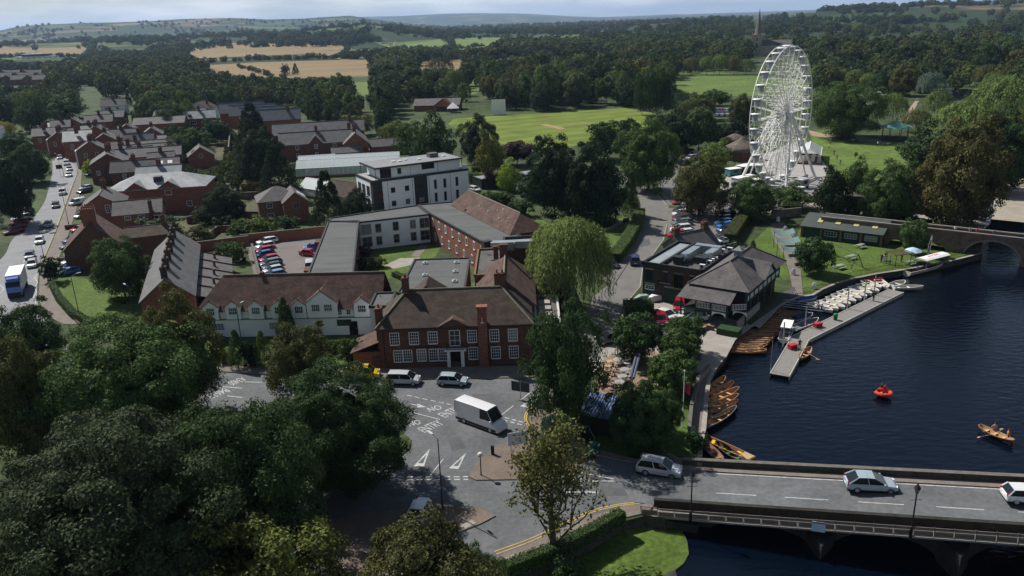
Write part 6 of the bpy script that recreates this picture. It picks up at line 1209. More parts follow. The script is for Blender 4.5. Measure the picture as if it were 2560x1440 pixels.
# ------------------------------------------------------------------ boathouse by the river
def boathouse():
    X0, Y0, A = 21.8, 126.4, -35; t = thing('boathouse', 'dark two-storey riverside boathouse with slate roofs, balcony and half-timbered side', 'boathouse', (X0, Y0, 0), R(A)); gp = M_GREENP
    b = MB(); b.box(0, 10.2, 0, 14.5, -.3, 5.9); b.build('wall', M_BRICKK, t)
    flat_roof(t, [(0,0),(10.2,0),(10.2,14.5),(0,14.5)], 6.0, M_FELTD, M_DARK, .4); s = MB(); s.box(.4, 2.9, .4, 14.1, 6.0, 6.03); s.build('roof_membrane', mat('pale_membrane', (.25,.28,.30), .6, .12, .3), t); s = MB(); s.box(2.9, 3.3, .2, 14.3, 6.0, 6.5); s.build('roof_upstand', M_DARK, t)
    for x, z, w, h, m in ((1.2,5.25,1.5,.22,0),(4.0,5.2,.8,.22,0),(6.3,5.2,1.7,.22,0),(8.6,5.15,.8,.22,0),(1.3,2.75,1.9,.24,0),(6.6,2.65,5.4,.3,0)): q = MB(); q.box(x-w/2, x+w/2, -.08, 0, z-h/2, z+h/2); q.build('lintel', M_CONC, t)
    window(t, 1.2, 0, 4.2, 0, 1.1, 1.7, 2, 3, gp); window(t, 4.0, 0, 4.4, 0, .5, 1.2, 1, 2, M_TIMBER); window(t, 6.3, 0, 3.9, 0, 1.5, 2.2, 2, 2, gp); window(t, 8.6, 0, 4.4, 0, .5, 1.2, 1, 2, M_TIMBER)
    q = MB(); q.box(.4, 2.2, -.06, 0, 0, 2.6); q.build('garage_door', gp, t); window(t, 1.3, -.06, 2.1, 0, 1.5, .6, 3, 2, M_WPAINT); q = MB(); q.box(3.9, 6.6, -.06, 0, 0, 2.5); q.build('garage_door', gp, t); q = MB(); q.box(6.6, 9.3, -.05, 0, 0, 2.5); q.build('open_bay', M_VOID, t)
    sb = MB(); sb.box(2.7, 5.3, -.1, 0, 2.95, 3.5); so_ = sb.build('sign_board', M_BLACK, t); text_obj('sign_lettering', 'AVON BOATING', .27, M_WPAINT, (4.0, -.11, 3.22), (math.pi/2, 0, 0), so_, .01); text_obj('sign_lettering', 'BOLD POWER', .26, M_BLACK, (6.3, -.085, 5.2), (math.pi/2, 0, 0), t, .01)
    # main slate roof, hipped to the front
    b = MB(); b.box(10.2, 18.4, -2.6, 13.4, 2.8, 5.3); b.box(10.2, 18.0, -2.2, 13.0, -.3, 2.8); b.build('wall', M_TIMBER, t)
    e, r = 5.4, 8.3; a0, a1, f, g, xm = 9.6, 19.3, -4.4, 14.2, 14.4; rf = MB(); R1 = (xm, .6, r); R2 = (xm, 10.2, r)
    rf.poly([(a0,f,e),(a1,f,e),R1]); rf.poly([(a1,f,e),(a1,g,e),R2,R1]); rf.poly([(a1,g,e),(a0,g,e),R2]); rf.poly([(a0,g,e),(a0,f,e),R1,R2]); rf.poly([(a0,g,e),(a1,g,e),(a1,f,e),(a0,f,e)]); ro = rf.build('roof', M_SLATED, t)
    for p, q in ((R1, R2), ((a1,f,e), R1), ((a0,f,e), R1), ((a1,g,e), R2)): ridge_tiles(ro, p, q, mat('ridge_tile', (.12,.10,.09)))
    cg = MB(); yv = 5.2; slope(cg, [(xm+.6,yv,8.0),(19.6,yv,7.6),(19.6,yv-2.9,5.5),(17.4,yv-2.9,5.6)]); slope(cg, [(xm+.6,yv,8.0),(19.6,yv,7.6),(19.6,yv+2.9,5.5),(17.4,yv+2.9,5.6)]); cg.build('cross_gable_roof', M_SLATED, t); cg = MB(); cg.add([(19.25,yv-2.6,5.4),(19.25,yv+2.6,5.4),(19.25,yv,7.4)], [(0,1,2)]); cg.build('cross_gable', mat('cream_panel', (.5,.52,.48), .8, .05, 1.), t)
    vt = MB(); vt.box(13.9, 15.0, 3.8, 4.9, 7.9, 9.2); vt.add([(13.7,3.6,9.2),(15.2,3.6,9.2),(15.2,5.1,9.2),(13.7,5.1,9.2),(14.45,4.35,9.9)], [(0,1,4),(1,2,4),(2,3,4),(3,0,4)]); vt.build('roof_turret', mat('weathered_lead', (.22,.24,.23), .7, .2, 1.), t)
    # front porch roof with posts, balcony
    p = MB(); slope(p, [(9.4,-4.0,5.2),(17.4,-4.0,5.2),(17.4,-7.0,3.9),(9.0,-7.0,3.9)]); p.build('porch_roof', M_SLATED, t); p = MB()
    for x in (9.6, 12.0, 14.4, 16.9): p.box(x-.11, x+.11, -6.7, -6.48, 0, 3.95)
    for x in (18.9,): p.box(x-.11, x+.11, -4.2, -3.98, 0, 5.3)
    p.box(9.5, 17.1, -6.7, -6.5, 3.7, 3.9); p.box(9.5, 17.1, -6.65, -6.5, 2.25, 2.5); p.build('porch_frame', gp, t)
    def rail(x0, y0, x1, y1, z, n):
        q = MB(); L_ = math.hypot(x1-x0, y1-y0)
        for i in range(n + 1): k = i/n; q.tube((x0+(x1-x0)*k, y0+(y1-y0)*k, z), (x0+(x1-x0)*k, y0+(y1-y0)*k, z+.85), .045, .045, 4)
        q.tube((x0,y0,z+.88),(x1,y1,z+.88),.05,.05,4); q.tube((x0,y0,z+.04),(x1,y1,z+.04),.05,.05,4); q.build('balustrade', M_WPAINT, t)
    rail(12.1,-6.6,14.3,-6.6,2.6,9); rail(14.5,-6.6,16.8,-6.6,2.6,11); rail(17.2,-5.4,18.9,-4.2,2.6,9)
    dk = MB(); dk.box(10.2, 17., -6.5, -2.6, 2.4, 2.55); dk.build('balcony_floor', M_TIMBER, t)
    ar = MB()
    for x0 in (14.6, 17.2):
        w = 2.1; pts = [(x0, 2.4), (x0+w, 2.4)] + [(x0 + w/2 + w/2*math.cos(u), 1.5 + .75*math.sin(u)) for u in np.linspace(0, math.pi, 9)]
        ar.add([(q[0], -6.72 if x0 < 17 else -4.9, q[1]) for q in pts], [tuple(range(len(pts)))])
    ar.build('arch_brackets', M_WPAINT, t)
    gl = MB(); gl.box(10.0, 11.9, -6.4, -6.36, .2, 2.2); gl.box(10.0, 14.2, -2.66, -2.62, 2.7, 3.8); gl.build('glass_screens', mat('green_glass', (.10,.16,.13), .2, .05, 1.), t)
    # half timbered river side
    for i in range(8):
        y = -3.6 + i * 2.1; q = MB(); q.box(18.42, 18.5, y+.15, y+1.95, 3.35, 4.15); q.build('infill_panel', mat('cream_panel', (.5,.52,.48)), t)
    tm = MB()
    for i in range(9): y = -3.7 + i*2.1; tm.box(18.4, 18.62, y-.09, y+.09, 2.7, 5.4)
    for z in (3.25, 4.25): tm.box(18.4, 18.58, -3.8, 13.4, z-.08, z+.08)
    for i in range(8):
        y = -3.6 + i*2.1; tm.tube((18.55, y+.2, 4.35), (18.55, y+1.0, 5.2), .06, .06, 4); tm.tube((18.55, y+1.9, 4.35), (18.55, y+1.1, 5.2), .06, .06, 4)
    tm.build('timber_frame', gp, t); q = MB()
    for y in (-2, 1.4, 4.8, 8.2): q.box(18.02, 18.06, y, y+2.4, .2, 2.3)  # black sheets painted for the shade inside the open lower storey
    q.build('shaded_openings', M_VOID, t); q = MB(); q.box(18.2, 18.5, -6.0, 4.0, 0, 1.2); q.build('terrace_screen', M_CONC, t)
    st = MB()
    for i in range(4): st.box(8.6 + i*.05, 10.4, -5.2 - i*.45, -4.2, 0, .7 - i*.17)
    st.build('front_steps', M_CONC, t); lb = MB(); lb.box(16.4, 19.6, -9.4, -7.4, 0, .95); lb.build('planter_hedge', mat('box_hedge', (.022,.05,.018), .9, .3, 3.), t)
    wl = MB(); wl.box(11.5, 15.6, -8.4, -8.0, 0, .7); wl.build('brick_planter', M_BRICKB, t)
    # duct and air conditioners on the flat roof are things of their own
    d = thing('roof_duct', 'large U-shaped galvanised duct on the boathouse flat roof', 'duct', t.matrix_world @ Vector((0,0,0)), 0); d.location = (X0, Y0, 6.05); d.rotation_euler.z = R(A)
    q = MB(); q.cbox((5.6,6.6,.8), 1.3, 5.2, 1.2); q.cbox((8.8,8.4,.8), 1.3, 4.2, 1.2); q.cbox((7.2,10.2,.85), 4.4, 1.3, 1.3); q.build('duct_run', M_METAL, d); q = MB(); q.tube((5.6,4.0,.8),(5.6,2.7,1.0),.7,.7,12); q.tube((8.8,6.3,.8),(8.6,5.0,.9),.7,.7,12); q.build('duct_bends', M_METAL, d); q = MB(); q.cbox((5.2,2.4,.7), 1.4, 1.2, 1.2); q.cbox((8.3,4.4,.7), 2.0, 1.2, .8); q.build('fan_housing', M_DARK, d); q = MB()
    for x, y in ((5.6,5),(5.6,9),(8.8,7),(8.8,10)): q.box(x-.1, x+.1, y-.1, y+.1, 0, .25)
    q.build('duct_feet', M_DARK, d)
    for i, (x, y) in enumerate(((9.6,1.6),(9.7,4.2),(9.7,5.4),(9.8,6.6),(9.2,11.6),(10,13.))):
        u = thing('air_conditioner', f'{ORD[i]} white air conditioner unit from the front on the boathouse roof edge', 'air conditioner', (X0 + x*math.cos(R(A)) - y*math.sin(R(A)), Y0 + x*math.sin(R(A)) + y*math.cos(R(A)), 6.02), R(A), 'air conditioners on the boathouse roof'); q = MB(); q.box(-.45,.45,-.2,.2,.1,.8); q.build('casing', M_WPAINT, u); q = MB(); q.tube((0,-.21,.45),(0,-.24,.45),.27,.27,10); q.build('fan_grille', M_DARK, u); q = MB(); q.box(-.4,-.3,-.2,.2,0,.1); q.box(.3,.4,-.2,.2,0,.1); q.build('feet', M_DARK, u)
boathouse()
def misc_buildings():
    t, W_, D_ = house('stone_lodge', 'small rubble stone lodge with slate roof and two brick chimneys', (1712,628), (1798,609), 3.0, 6.2, 3.0, 5.4, 'x', M_STONE, M_SLATE, wins=[('F', 6.3, 1.6, .9, 1.2, 2, 2)], chim=[(.4, 3.1, 4.6, 6.8, 1.3, .9, 2), (7.7, 3.1, 4.6, 6.9, 1.3, .9, 2)]); 
    q = MB(); q.box(3.4, 4.2, -.05, 0, 0, 2.); q.build('door', M_WPAINT, t); q = MB(); q.box(-1.2, 0, 1.2, 3.2, 0, 2.4); q.build('porch', M_WPAINT, t)
    o, a, W_ = frame((2006,562), (2205,585), 2.6); t = thing('green_boat_shed', 'long low green boat shed with yellow rooflights beside the lawn', 'shed', (o[0], o[1], 0), a); D_ = 5.2; walls(W_, D_, 2.4).build('wall', mat('green_cladding', (.012,.036,.03), .6, .2, 1.), t)
    q = MB(); slope(q, [(-.4,-.5,2.5),(W_+.4,-.5,2.5),(W_+.4,D_+.4,4.1),(-.4,D_+.4,4.1)]); q.build('roof', mat('green_roof_sheet', (.062,.072,.066), .7, .15, .4), t); q = MB(); q.add([(0,0,2.4),(0,D_,2.4),(0,D_,4.0),(W_,0,2.4),(W_,D_,2.4),(W_,D_,4.0)], [(0,2,1),(3,4,5)]); q.build('end_wall', mat('green_cladding', (.012,.036,.03)), t)
    for i in range(4): x = W_*(.16+.23*i); q = MB(); slope(q, [(x,1.6,3.18),(x+1.0,1.6,3.18),(x+1.0,3.2,3.62),(x,3.2,3.62)], .06); q.build('rooflight', mat('yellow_grp', (.42,.38,.16), .6, .15, 2.), t)
    for i in range(5): x = W_*i/4; q = MB(); q.box(x-.2, x+.2, -.12, 0, 0, 2.4); q.build('pier', M_BRICKB, t)
    for i in range(1, 4): fwin(t, W_, D_, 'F', W_*(i+.5)/4, 1.4, 2.2, .9, 4, 2, mat('grey_frame', (.32,.34,.35)))
    q = MB(); q.box(.4, W_/4-.4, -.06, 0, 0, 2.2); q.build('shutter', M_GREENP, t)
    # half-timbered building and its stone annexe
    t = W2('half_timbered_boathouse', 'half-timbered building with red tiled roof behind the towpath trees', 84.5, 175.5, -38, 20, 8, 4.6, 7.6, 'x', M_WHITE, mat('red_tile', (.22,.09,.06), .9, .25, .8, fine=.25), cat='building'); q = MB()
    for i in range(22): x = i*20/21; q.box(x-.09, x+.09, -.06, 0, 1.6, 4.5)
    for z in (1.7, 2.7, 4.5): q.box(0, 20, -.07, 0, z-.1, z+.1)
    for i in range(21): x = i*20/21; q.tube((x,-.05,1.75),(x+.95,-.05,2.65),.07,.07,4)
    q.build('timber_frame', M_TIMBER, t); q = MB(); q.box(0, 20, -.09, 0, 0, 1.6); q.build('plinth', M_STONE, t); q = MB(); q.box(-1, 21, -4, -.1, 1.2, 1.4); q.build('terrace', M_CONC, t)
    t = W2('stone_annexe', 'plain stone annexe with slate roof left of the half-timbered building', 74.5, 181., -35, 9.5, 7, 4.4, 6.4, 'x', M_STONED, M_SLATED, cat='building', chim=[(.4,3.5,5.6,7.4,.8,.8,1)])
    # round pavilion roofs beside the wheel
    a = G(1852, 398); t = thing('thatched_round_pavilion', 'round pavilion with sagging brown roof left of the big wheel', 'pavilion', (a[0], a[1], 0)); q = MB(); q.lathe([(6.2,3.0),(5.0,4.2),(3.0,5.2),(.9,6.4),(.5,6.9),(.05,7.0)], 14); q.build('roof', mat('brown_shingle', (.13,.105,.085), .9, .2, .7, fine=.2), t, smooth=True); q = MB(); q.lathe([(5.4,0),(5.4,3.05)], 14); q.build('wall', M_BRICKD, t)
    a = G(1836, 376); t = thing('thatched_round_pavilion', 'smaller brown-roofed pavilion behind the round pavilion', 'pavilion', (a[0], a[1], 0)); q = MB(); q.lathe([(4.6,3.2),(3.4,4.4),(.8,5.6),(.05,5.7)], 12); q.build('roof', mat('brown_shingle', (.13,.105,.085)), t, smooth=True); q = MB(); q.lathe([(4.,0),(4.,3.25)], 12); q.build('wall', M_BRICKD, t)
    t = glasshouse('butterfly_glasshouse', 'steel and glass lean-to canopy right of the big wheel', G(2050,412)[0], G(2050,412)[1], 68, 17, 7, 2.8, 4.6, 1, 12)
    # church
    X, Y = G(1894, 118, 9.1); t = thing('church', 'stone church with a tall spire on a square tower', 'church', (X, Y, 0), R(-30)); cs = mat('church_stone', (.40,.33,.23), .9, .18, .3, fine=.15); b = MB(); b.box(-4.6,4.6,-4.6,4.6,0,21.5)
    for sx in (-1,1):
        for sy in (-1,1): b.box(sx*4.6-.7, sx*4.6+.7, sy*4.6-.7, sy*4.6+.7, 0, 21.4); b.lathe([(.5,0),(.02,2.6)], 6, (sx*4.6, sy*4.6, 21.4))
    b.build('tower', cs, t); b = MB(); b.box(-5.,5.,-5.,5.,20.9,21.8); b.build('tower_parapet', cs, t); b = MB(); b.lathe([(3.9,21.6),(2.0,33),(.9,40.5),(.12,46.5),(.05,48.6)], 8); b.build('spire', mat('spire_stone', (.17,.155,.135), .9, .2, .3), t)
    for fx, fy, rz in ((0,-4.65,0),(-4.65,0,-math.pi/2),(4.65,0,math.pi/2)):
        for z, h in ((17,3.4),(11,3.8)): window(t, fx, fy, z, rz, 2.2, h, 2, 1, cs, True)
    b = MB(); b.box(4, 34, -6, 6, 0, 11); b.add([(34,-6,11),(34,6,11),(34,0,16)], [(0,1,2)]); b.build('nave', cs, t); b = MB(); slope(b, [(4,-6.5,10.8),(34.3,-6.5,10.8),(34.3,0,16.2),(4,0,16.2)]); slope(b, [(4,6.5,10.8),(34.3,6.5,10.8),(34.3,0,16.2),(4,0,16.2)]); b.build('nave_roof', M_SLATED, t)
    # bandstand
    a = G(2236, 350); t = thing('bandstand', 'octagonal bandstand with green copper roof and slim columns', 'bandstand', (a[0], a[1], 0)); n = 8; Rr = 5.6
    b = MB(); b.lathe([(4.6,0),(4.6,.9),(4.4,1.0)], 8); b.build('plinth', M_STONED, t); pts = [(Rr*math.cos(2*math.pi*i/8), Rr*math.sin(2*math.pi*i/8)) for i in range(8)]
    for i in range(8):
        p, q = pts[i], pts[(i+1) % 8]; m = MB(); slope(m, [(p[0],p[1],4.6),(q[0],q[1],4.6),(q[0]*.25,q[1]*.25,6.0),(p[0]*.25,p[1]*.25,6.0)], .1); slope(m, [(p[0]*.25,p[1]*.25,6.0),(q[0]*.25,q[1]*.25,6.0),(q[0]*.01,q[1]*.01,7.0),(p[0]*.01,p[1]*.01,7.0)], .08); m.build('roof_panel', M_COPPER, t)
    b = MB(); b.lathe([(.12,6.9),(.2,7.2),(.03,8.2)], 8); b.build('finial', M_GREENP, t)
    for i in range(8): b = MB(); b.tube((pts[i][0]*.78, pts[i][1]*.78, .9), (pts[i][0]*.78, pts[i][1]*.78, 4.7), .1, .1, 8); b.tube((pts[i][0]*.78, pts[i][1]*.78, 4.2), (pts[i][0]*.95, pts[i][1]*.95, 4.6), .05, .05, 5); b.build('column', M_GREENP, t)
    b = MB()
    for i in range(8):
        if i == 5: continue
        p, q = pts[i], pts[(i+1) % 8]
        for z in (1.2, 1.8): b.tube((p[0]*.78,p[1]*.78,z),(q[0]*.78,q[1]*.78,z),.04,.04,4)
        for k in range(1, 10): u = k/10; x, y = (p[0]+(q[0]-p[0])*u)*.78, (p[1]+(q[1]-p[1])*u)*.78; b.tube((x,y,1.0),(x,y,1.8),.025,.025,4)
    b.build('railing', M_GREENP, t)
    # cafe pavilion by the junction and garages
    o, a, W_ = frame((1455,1022), (1540,1036), 3.0); t = thing('cafe_pavilion', 'dark timber cafe pavilion with ribbed blue-grey roof beside the terrace', 'pavilion', (o[0], o[1], 0), a); walls(W_+1, 3.6, 2.5).build('wall', M_TIMBER, t); q = MB(); slope(q, [(-.3,-.4,2.5),(W_+1.3,-.4,2.5),(W_+1.3,3.9,3.3),(-.3,3.9,3.3)]); q.build('roof', mat('blue_steel', (.13,.19,.32), .5, .12, 1.), t); q = MB()
    for i in range(16): x = i*(W_+1)/15; q.add([(x-.05,-.42,2.53),(x+.05,-.42,2.53),(x+.05,3.92,3.33),(x-.05,3.92,3.33),(x-.05,-.42,2.6),(x+.05,-.42,2.6),(x+.05,3.92,3.4),(x-.05,3.92,3.4)], [(4,5,6,7),(0,1,5,4),(1,2,6,5),(3,0,4,7)])
    q.build('roof_ribs', mat('blue_steel', (.13,.19,.32)), t)
    for i, (px, py, lb) in enumerate(((1205,474,'flat-roofed black garage by the parked white car'), (1315,462,'upper flat-roofed garage right of the bright green tree'), (1322,490,'lower flat-roofed garage right of the bright green tree'))):
        a = G(px, py); t = thing('garage', lb, 'garage', (a[0], a[1], 0), R(27), 'garages by the apartment block'); walls(5.5, 6, 2.7).build('wall', M_BLACK, t); flat_roof(t, [(0,0),(5.5,0),(5.5,6),(0,6)], 2.8, mat('roof_membrane', (.22,.225,.23)), M_DARK, .15); door(t, 2.7, 0, 0, 4, 2.2, M_DARK)
misc_buildings()
# ------------------------------------------------------------------ garden and yard walls
def gwall(pxs, h, label, m=None, th=.35, cope=True, name='garden_wall', world=False):
    pts = pxs if world else [G(*p) for p in pxs]; o = pts[0]; t = thing(name, label, 'wall', (o[0], o[1], 0)); b = MB(); c = MB()
    for i in range(len(pts)-1):
        p, q = Vector(pts[i]) - Vector(o), Vector(pts[i+1]) - Vector(o); d = q - p; a = math.atan2(d.y, d.x); mid = (p+q)/2; b.cbox((mid.x, mid.y, h/2 - .1), d.length + th*.9, th, h + .2, a); c.cbox((mid.x, mid.y, h + .05), d.length + th, th + .12, .1, a)
    b.build('wall_body', m or M_BRICK, t)
    if cope: c.build('coping', M_COPE, t)
    return t
gwall([(605,612),(812,590)], 2.2, 'red brick wall along the back of the hotel car park'); gwall([(632,628),(652,706)], 1.6, 'timber-topped wall between narrow garden and hotel car park', M_BRICKB); gwall([(480,630),(622,612)], 2.0, 'brick garden wall behind the chimney terrace lean-tos')
gwall([(470,560),(560,545),(690,548)], 1.8, 'brick wall across the walled gardens'); gwall([(440,450),(600,428),(690,436)], 1.8, 'long brick wall behind the slate annexe'); gwall([(560,408),(660,400),(668,420)], 2.2, 'brick wall beside the gabled cottage'); gwall([(575,395),(578,352)], 4.0, 'tall narrow brick wall left of the black-green tree')
gwall([(600,498),(680,494)], 1.8, 'brick wall below the golden hedge'); gwall([(520,600),(545,580),(600,578)], 1.4, 'low wall by the shrubs behind the hotel car park'); gwall([(1790,640),(1838,626)], 1.6, 'stone wall right of the lodge', M_STONE); gwall([(1930,547),(2000,540)], 1.9, 'stone wall left of the green boat shed', M_STONE)
gwall([(1722,1090),(1728,1030),(1745,960),(1772,928)], .9, 'low wall between the river walk and the garden', M_STONE, .3); gwall([(150,660),(195,655)], 1.2, 'low brick wall by the parked van', M_BRICK); gwall([(165,575),(212,570)], 1.1, 'low brick wall by the red car', M_BRICKD); gwall([(330,690),(385,700)], 1.2, 'low wall at the back of the corner lawn', M_BRICKD)
gwall([(1500,585),(1560,556)], .5, 'low retaining wall on the sloping lawn', M_CONC, .4, False); gwall([(880,905),(955,922)], 1.4, 'brick wall at the left end of the brick hotel', M_BRICKD); gwall([(1775,818),(1700,855)], .6, 'low concrete wall on the boathouse forecourt', M_CONC, .4, False)
gwall([(130,722),(160,770),(200,815)], .5, 'low kerb wall under the curved hedge', M_BRICKD, .3, False)
# ================================================================== bridges, jetty, boats
def pick(label_objs): return label_objs
U0, U1 = Vector(G(1690,1179,.1)), Vector(G(2560,1227,2.9)); BD = (U1-U0); BL = BD.length; BD.normalize(); BA = math.atan2(BD.y, BD.x); BN = Vector((-BD.y, BD.x))
_l0 = Vector(G(1700,1247,1.1)); BW = -(_l0 - U0).dot(BN)          # road width between the edge line and the near parapet
def zb(x): return max(0.02, .1 + 2.8 * x / BL)
def bx(x, y): p = U0 + BD*x + BN*y; return (p.x, p.y)
M_SHADED_STONE = mat('shade_darkened_stone', (.030,.027,.023), .95, .4, .8, fine=.35, bump=.6)  # darkened copy of the stone, with the bridge's shade put into its colour
def road_bridge():
    t = thing('road_bridge', 'stone road bridge with parapets, iron walkway railing and arches over the dark river', 'bridge', (U0.x, U0.y, 0), BA); XE = 62.; x0 = -3.5
    def run(xa, xb, y0, y1, za, zt, n=8):
        m = MB()
        for i in range(n):
            a, c = xa + (xb-xa)*i/n, xa + (xb-xa)*(i+1)/n; m.add([(a,y0,zb(a)+za),(c,y0,zb(c)+za),(c,y1,zb(c)+za),(a,y1,zb(a)+za),(a,y0,zb(a)+zt),(c,y0,zb(c)+zt),(c,y1,zb(c)+zt),(a,y1,zb(a)+zt)], [(0,3,2,1),(4,5,6,7),(0,1,5,4),(2,3,7,6)] + ([(3,0,4,7)] if i == 0 else []) + ([(1,2,6,5)] if i == n-1 else []))
        return m
    run(x0, XE, -BW-.1, 1.2, -.6, .0).build('deck', M_ASPH, t)
    run(x0+1.2, XE, .25, 1.15, .0, .1).build('footway', M_PAVE, t); run(x0+4, XE, 1.15, 1.6, -.6, .72).build('far_parapet', M_STONED, t); run(x0+4, XE, 1.1, 1.65, .72, .8).build('far_coping', M_COPE, t)
    run(-1.3, XE, -BW-.5, -BW-.1, -.6, .8).build('near_parapet', M_SHADED_STONE, t); run(-1.35, XE, -BW-.52, -BW-.07, .8, .88).build('near_coping', M_SHADED_STONE, t)
    run(-2.4, XE, -BW-1.9, -BW-.5, -.25, -.1).build('walkway', M_DECK, t)
    # curved wall at the bridge end
    cv = MB(); pts = smooth_line([(1672,1136),(1690,1146),(1720,1152),(1755,1158)], 5); q = [Vector(G(px, py, .7)) for px, py in pts]; L_ = [((p-U0).dot(BD), (p-U0).dot(BN)) for p in q]
    for i in range(len(L_)-1): a, c = Vector(L_[i]), Vector(L_[i+1]); d = c-a; m = (a+c)/2; cv.cbox((m.x, m.y, .35), d.length+.1, .4, .9, math.atan2(d.y, d.x))
    cv.build('end_wall', M_STONE, t)
    # railing panels
    pl = 1.55; n = int((XE+2.2)/pl); pm = MB(); pm.box(0, pl, -.03, .03, .95, 1.0); pm.box(0, pl, -.02, .02, .08, .13); pm.box(0, .06, -.04, .04, 0, 1.08)
    for k in range(1, 13): x = k*pl/13; pm.box(x-.014, x+.014, -.015, .015, .1, .97)
    me = pm.mesh('railing_panel', mat('pale_iron', (.16,.13,.11), .7, .2, 2.)); bk = MB(); bk.box(.08, pl-.02, .05, .07, .12, .62); bm = bk.mesh('kick_board', mat('pale_board', (.24,.205,.165), .8, .15, 1.))
    for i in range(n): x = -2.3 + i*pl; o = ob('railing_panel', me, t, (x, -BW-1.9, zb(x)-.1)); o.rotation_euler.y = -2.8/BL; ob('kick_board', bm, o)
    # arches on the near side
    sp = 8.6; pw = 2.2; w = MB(); yb = -BW-.55; k = 0; xa = 4.0
    ab = MB(); ab.box(-4.8, 3.0, -BW-1.8, 1.2, -3, -.35); ab.box(-4.6, 4.2, -BW-.6, 1.3, -3, -.3); ab.build('abutment', M_SHADED_STONE, t)
    ends = []
    while xa < XE:
        xb_ = xa + sp; zt = zb((xa+xb_)/2) - .5; arc = [(xa + sp/2 - sp/2*math.cos(u), ZW - .2 + (zt - ZW - .3)*math.sin(u)) for u in np.linspace(0, math.pi, 15)]
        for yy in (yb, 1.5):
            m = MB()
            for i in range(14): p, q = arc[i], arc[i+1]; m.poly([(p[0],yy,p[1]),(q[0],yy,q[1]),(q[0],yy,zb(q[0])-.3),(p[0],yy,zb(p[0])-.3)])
            m.build('spandrel', M_SHADED_STONE, t)
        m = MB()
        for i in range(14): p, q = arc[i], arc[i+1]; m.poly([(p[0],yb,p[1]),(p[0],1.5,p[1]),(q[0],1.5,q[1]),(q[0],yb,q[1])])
        m.build('arch_vault', M_SHADED_STONE, t)
        m = MB(); xc = xb_ + pw/2; m.prism([(xb_-.1,yb),(xc,yb-2.4),(xb_+pw+.1,yb),(xb_+pw+.1,1.5),(xc,3.2),(xb_-.1,1.5)], -3.2, zb(xc)-1.1); m.prism([(xb_,yb-.02),(xb_+pw,yb-.02),(xb_+pw,1.52),(xb_,1.52)], -1, zb(xc)-.3); m.build('pier', M_SHADED_STONE, t); xa = xb_ + pw
    sb = MB(); sb.box(0, 1.15, -.06, 0, 0, 1.0); x = (Vector(G(2047,1300,2.2))-U0).dot(BD) - .55; s = sb.build('notice_board', mat('notice_pale_blue', (.45,.58,.66), .5, .06, 1.), t, (x, -BW-1.95, zb(x)-.2)); h = MB(); h.box(0, 1.15, -.065, -.06, .84, 1.0); h.build('notice_header', mat('notice_purple', (.25,.08,.2), .5, .05, 1.), s)
    mk = MB(); strip_ = []
    for i in range(9):
        a = 4.2 + i*6.4 - 6.4; c = a + 3.8; y = -BW*.56; mk.add([(a,y-.06,zb(a)+.02),(c,y-.06,zb(c)+.02),(c,y+.06,zb(c)+.02),(a,y+.06,zb(a)+.02)], [(0,1,2,3)])
    mk.build('centre_line', M_WHITEP, t); e = MB()
    for i in range(16): a, c = x0 + (XE-x0)*i/16, x0 + (XE-x0)*(i+1)/16; e.add([(a,-.05,zb(a)+.02),(c,-.05,zb(c)+.02),(c,.08,zb(c)+.02),(a,.08,zb(a)+.02)], [(0,1,2,3)])
    e.build('edge_line', M_WHITEP, t)
    for i, (px, lb) in enumerate(((1729,'black lantern lamp post on the bridge railing near the parked SUV end'), (2272,'black lantern lamp post on the bridge railing near the notice board'))):
        x = (Vector(G(px, 1283 if i == 0 else 1322, .2 if i == 0 else 1.9))-U0).dot(BD); p = bx(x, -BW-1.85); l = thing('lantern_post', lb, 'street lamp', (p[0], p[1], zb(x)-.2), 0, 'lamp posts on the bridge'); m = MB(); m.lathe([(.16,0),(.14,.8),(.075,1.),(.06,4.2),(.09,4.3)], 8); m.tube((-.45,0,3.7),(.45,0,3.7),.025,.025,5); m.build('post', M_BLACK, l); m = MB(); m.lathe([(.1,4.3),(.26,4.8),(.26,4.85)], 6); m.build('lantern_glass', mat('lantern_pane', (.2,.2,.19), .1, .1, 1.), l); m = MB(); m.lathe([(.3,4.85),(.12,5.1),(.03,5.3)], 6); m.build('lantern_cap', M_BLACK, l)
road_bridge()
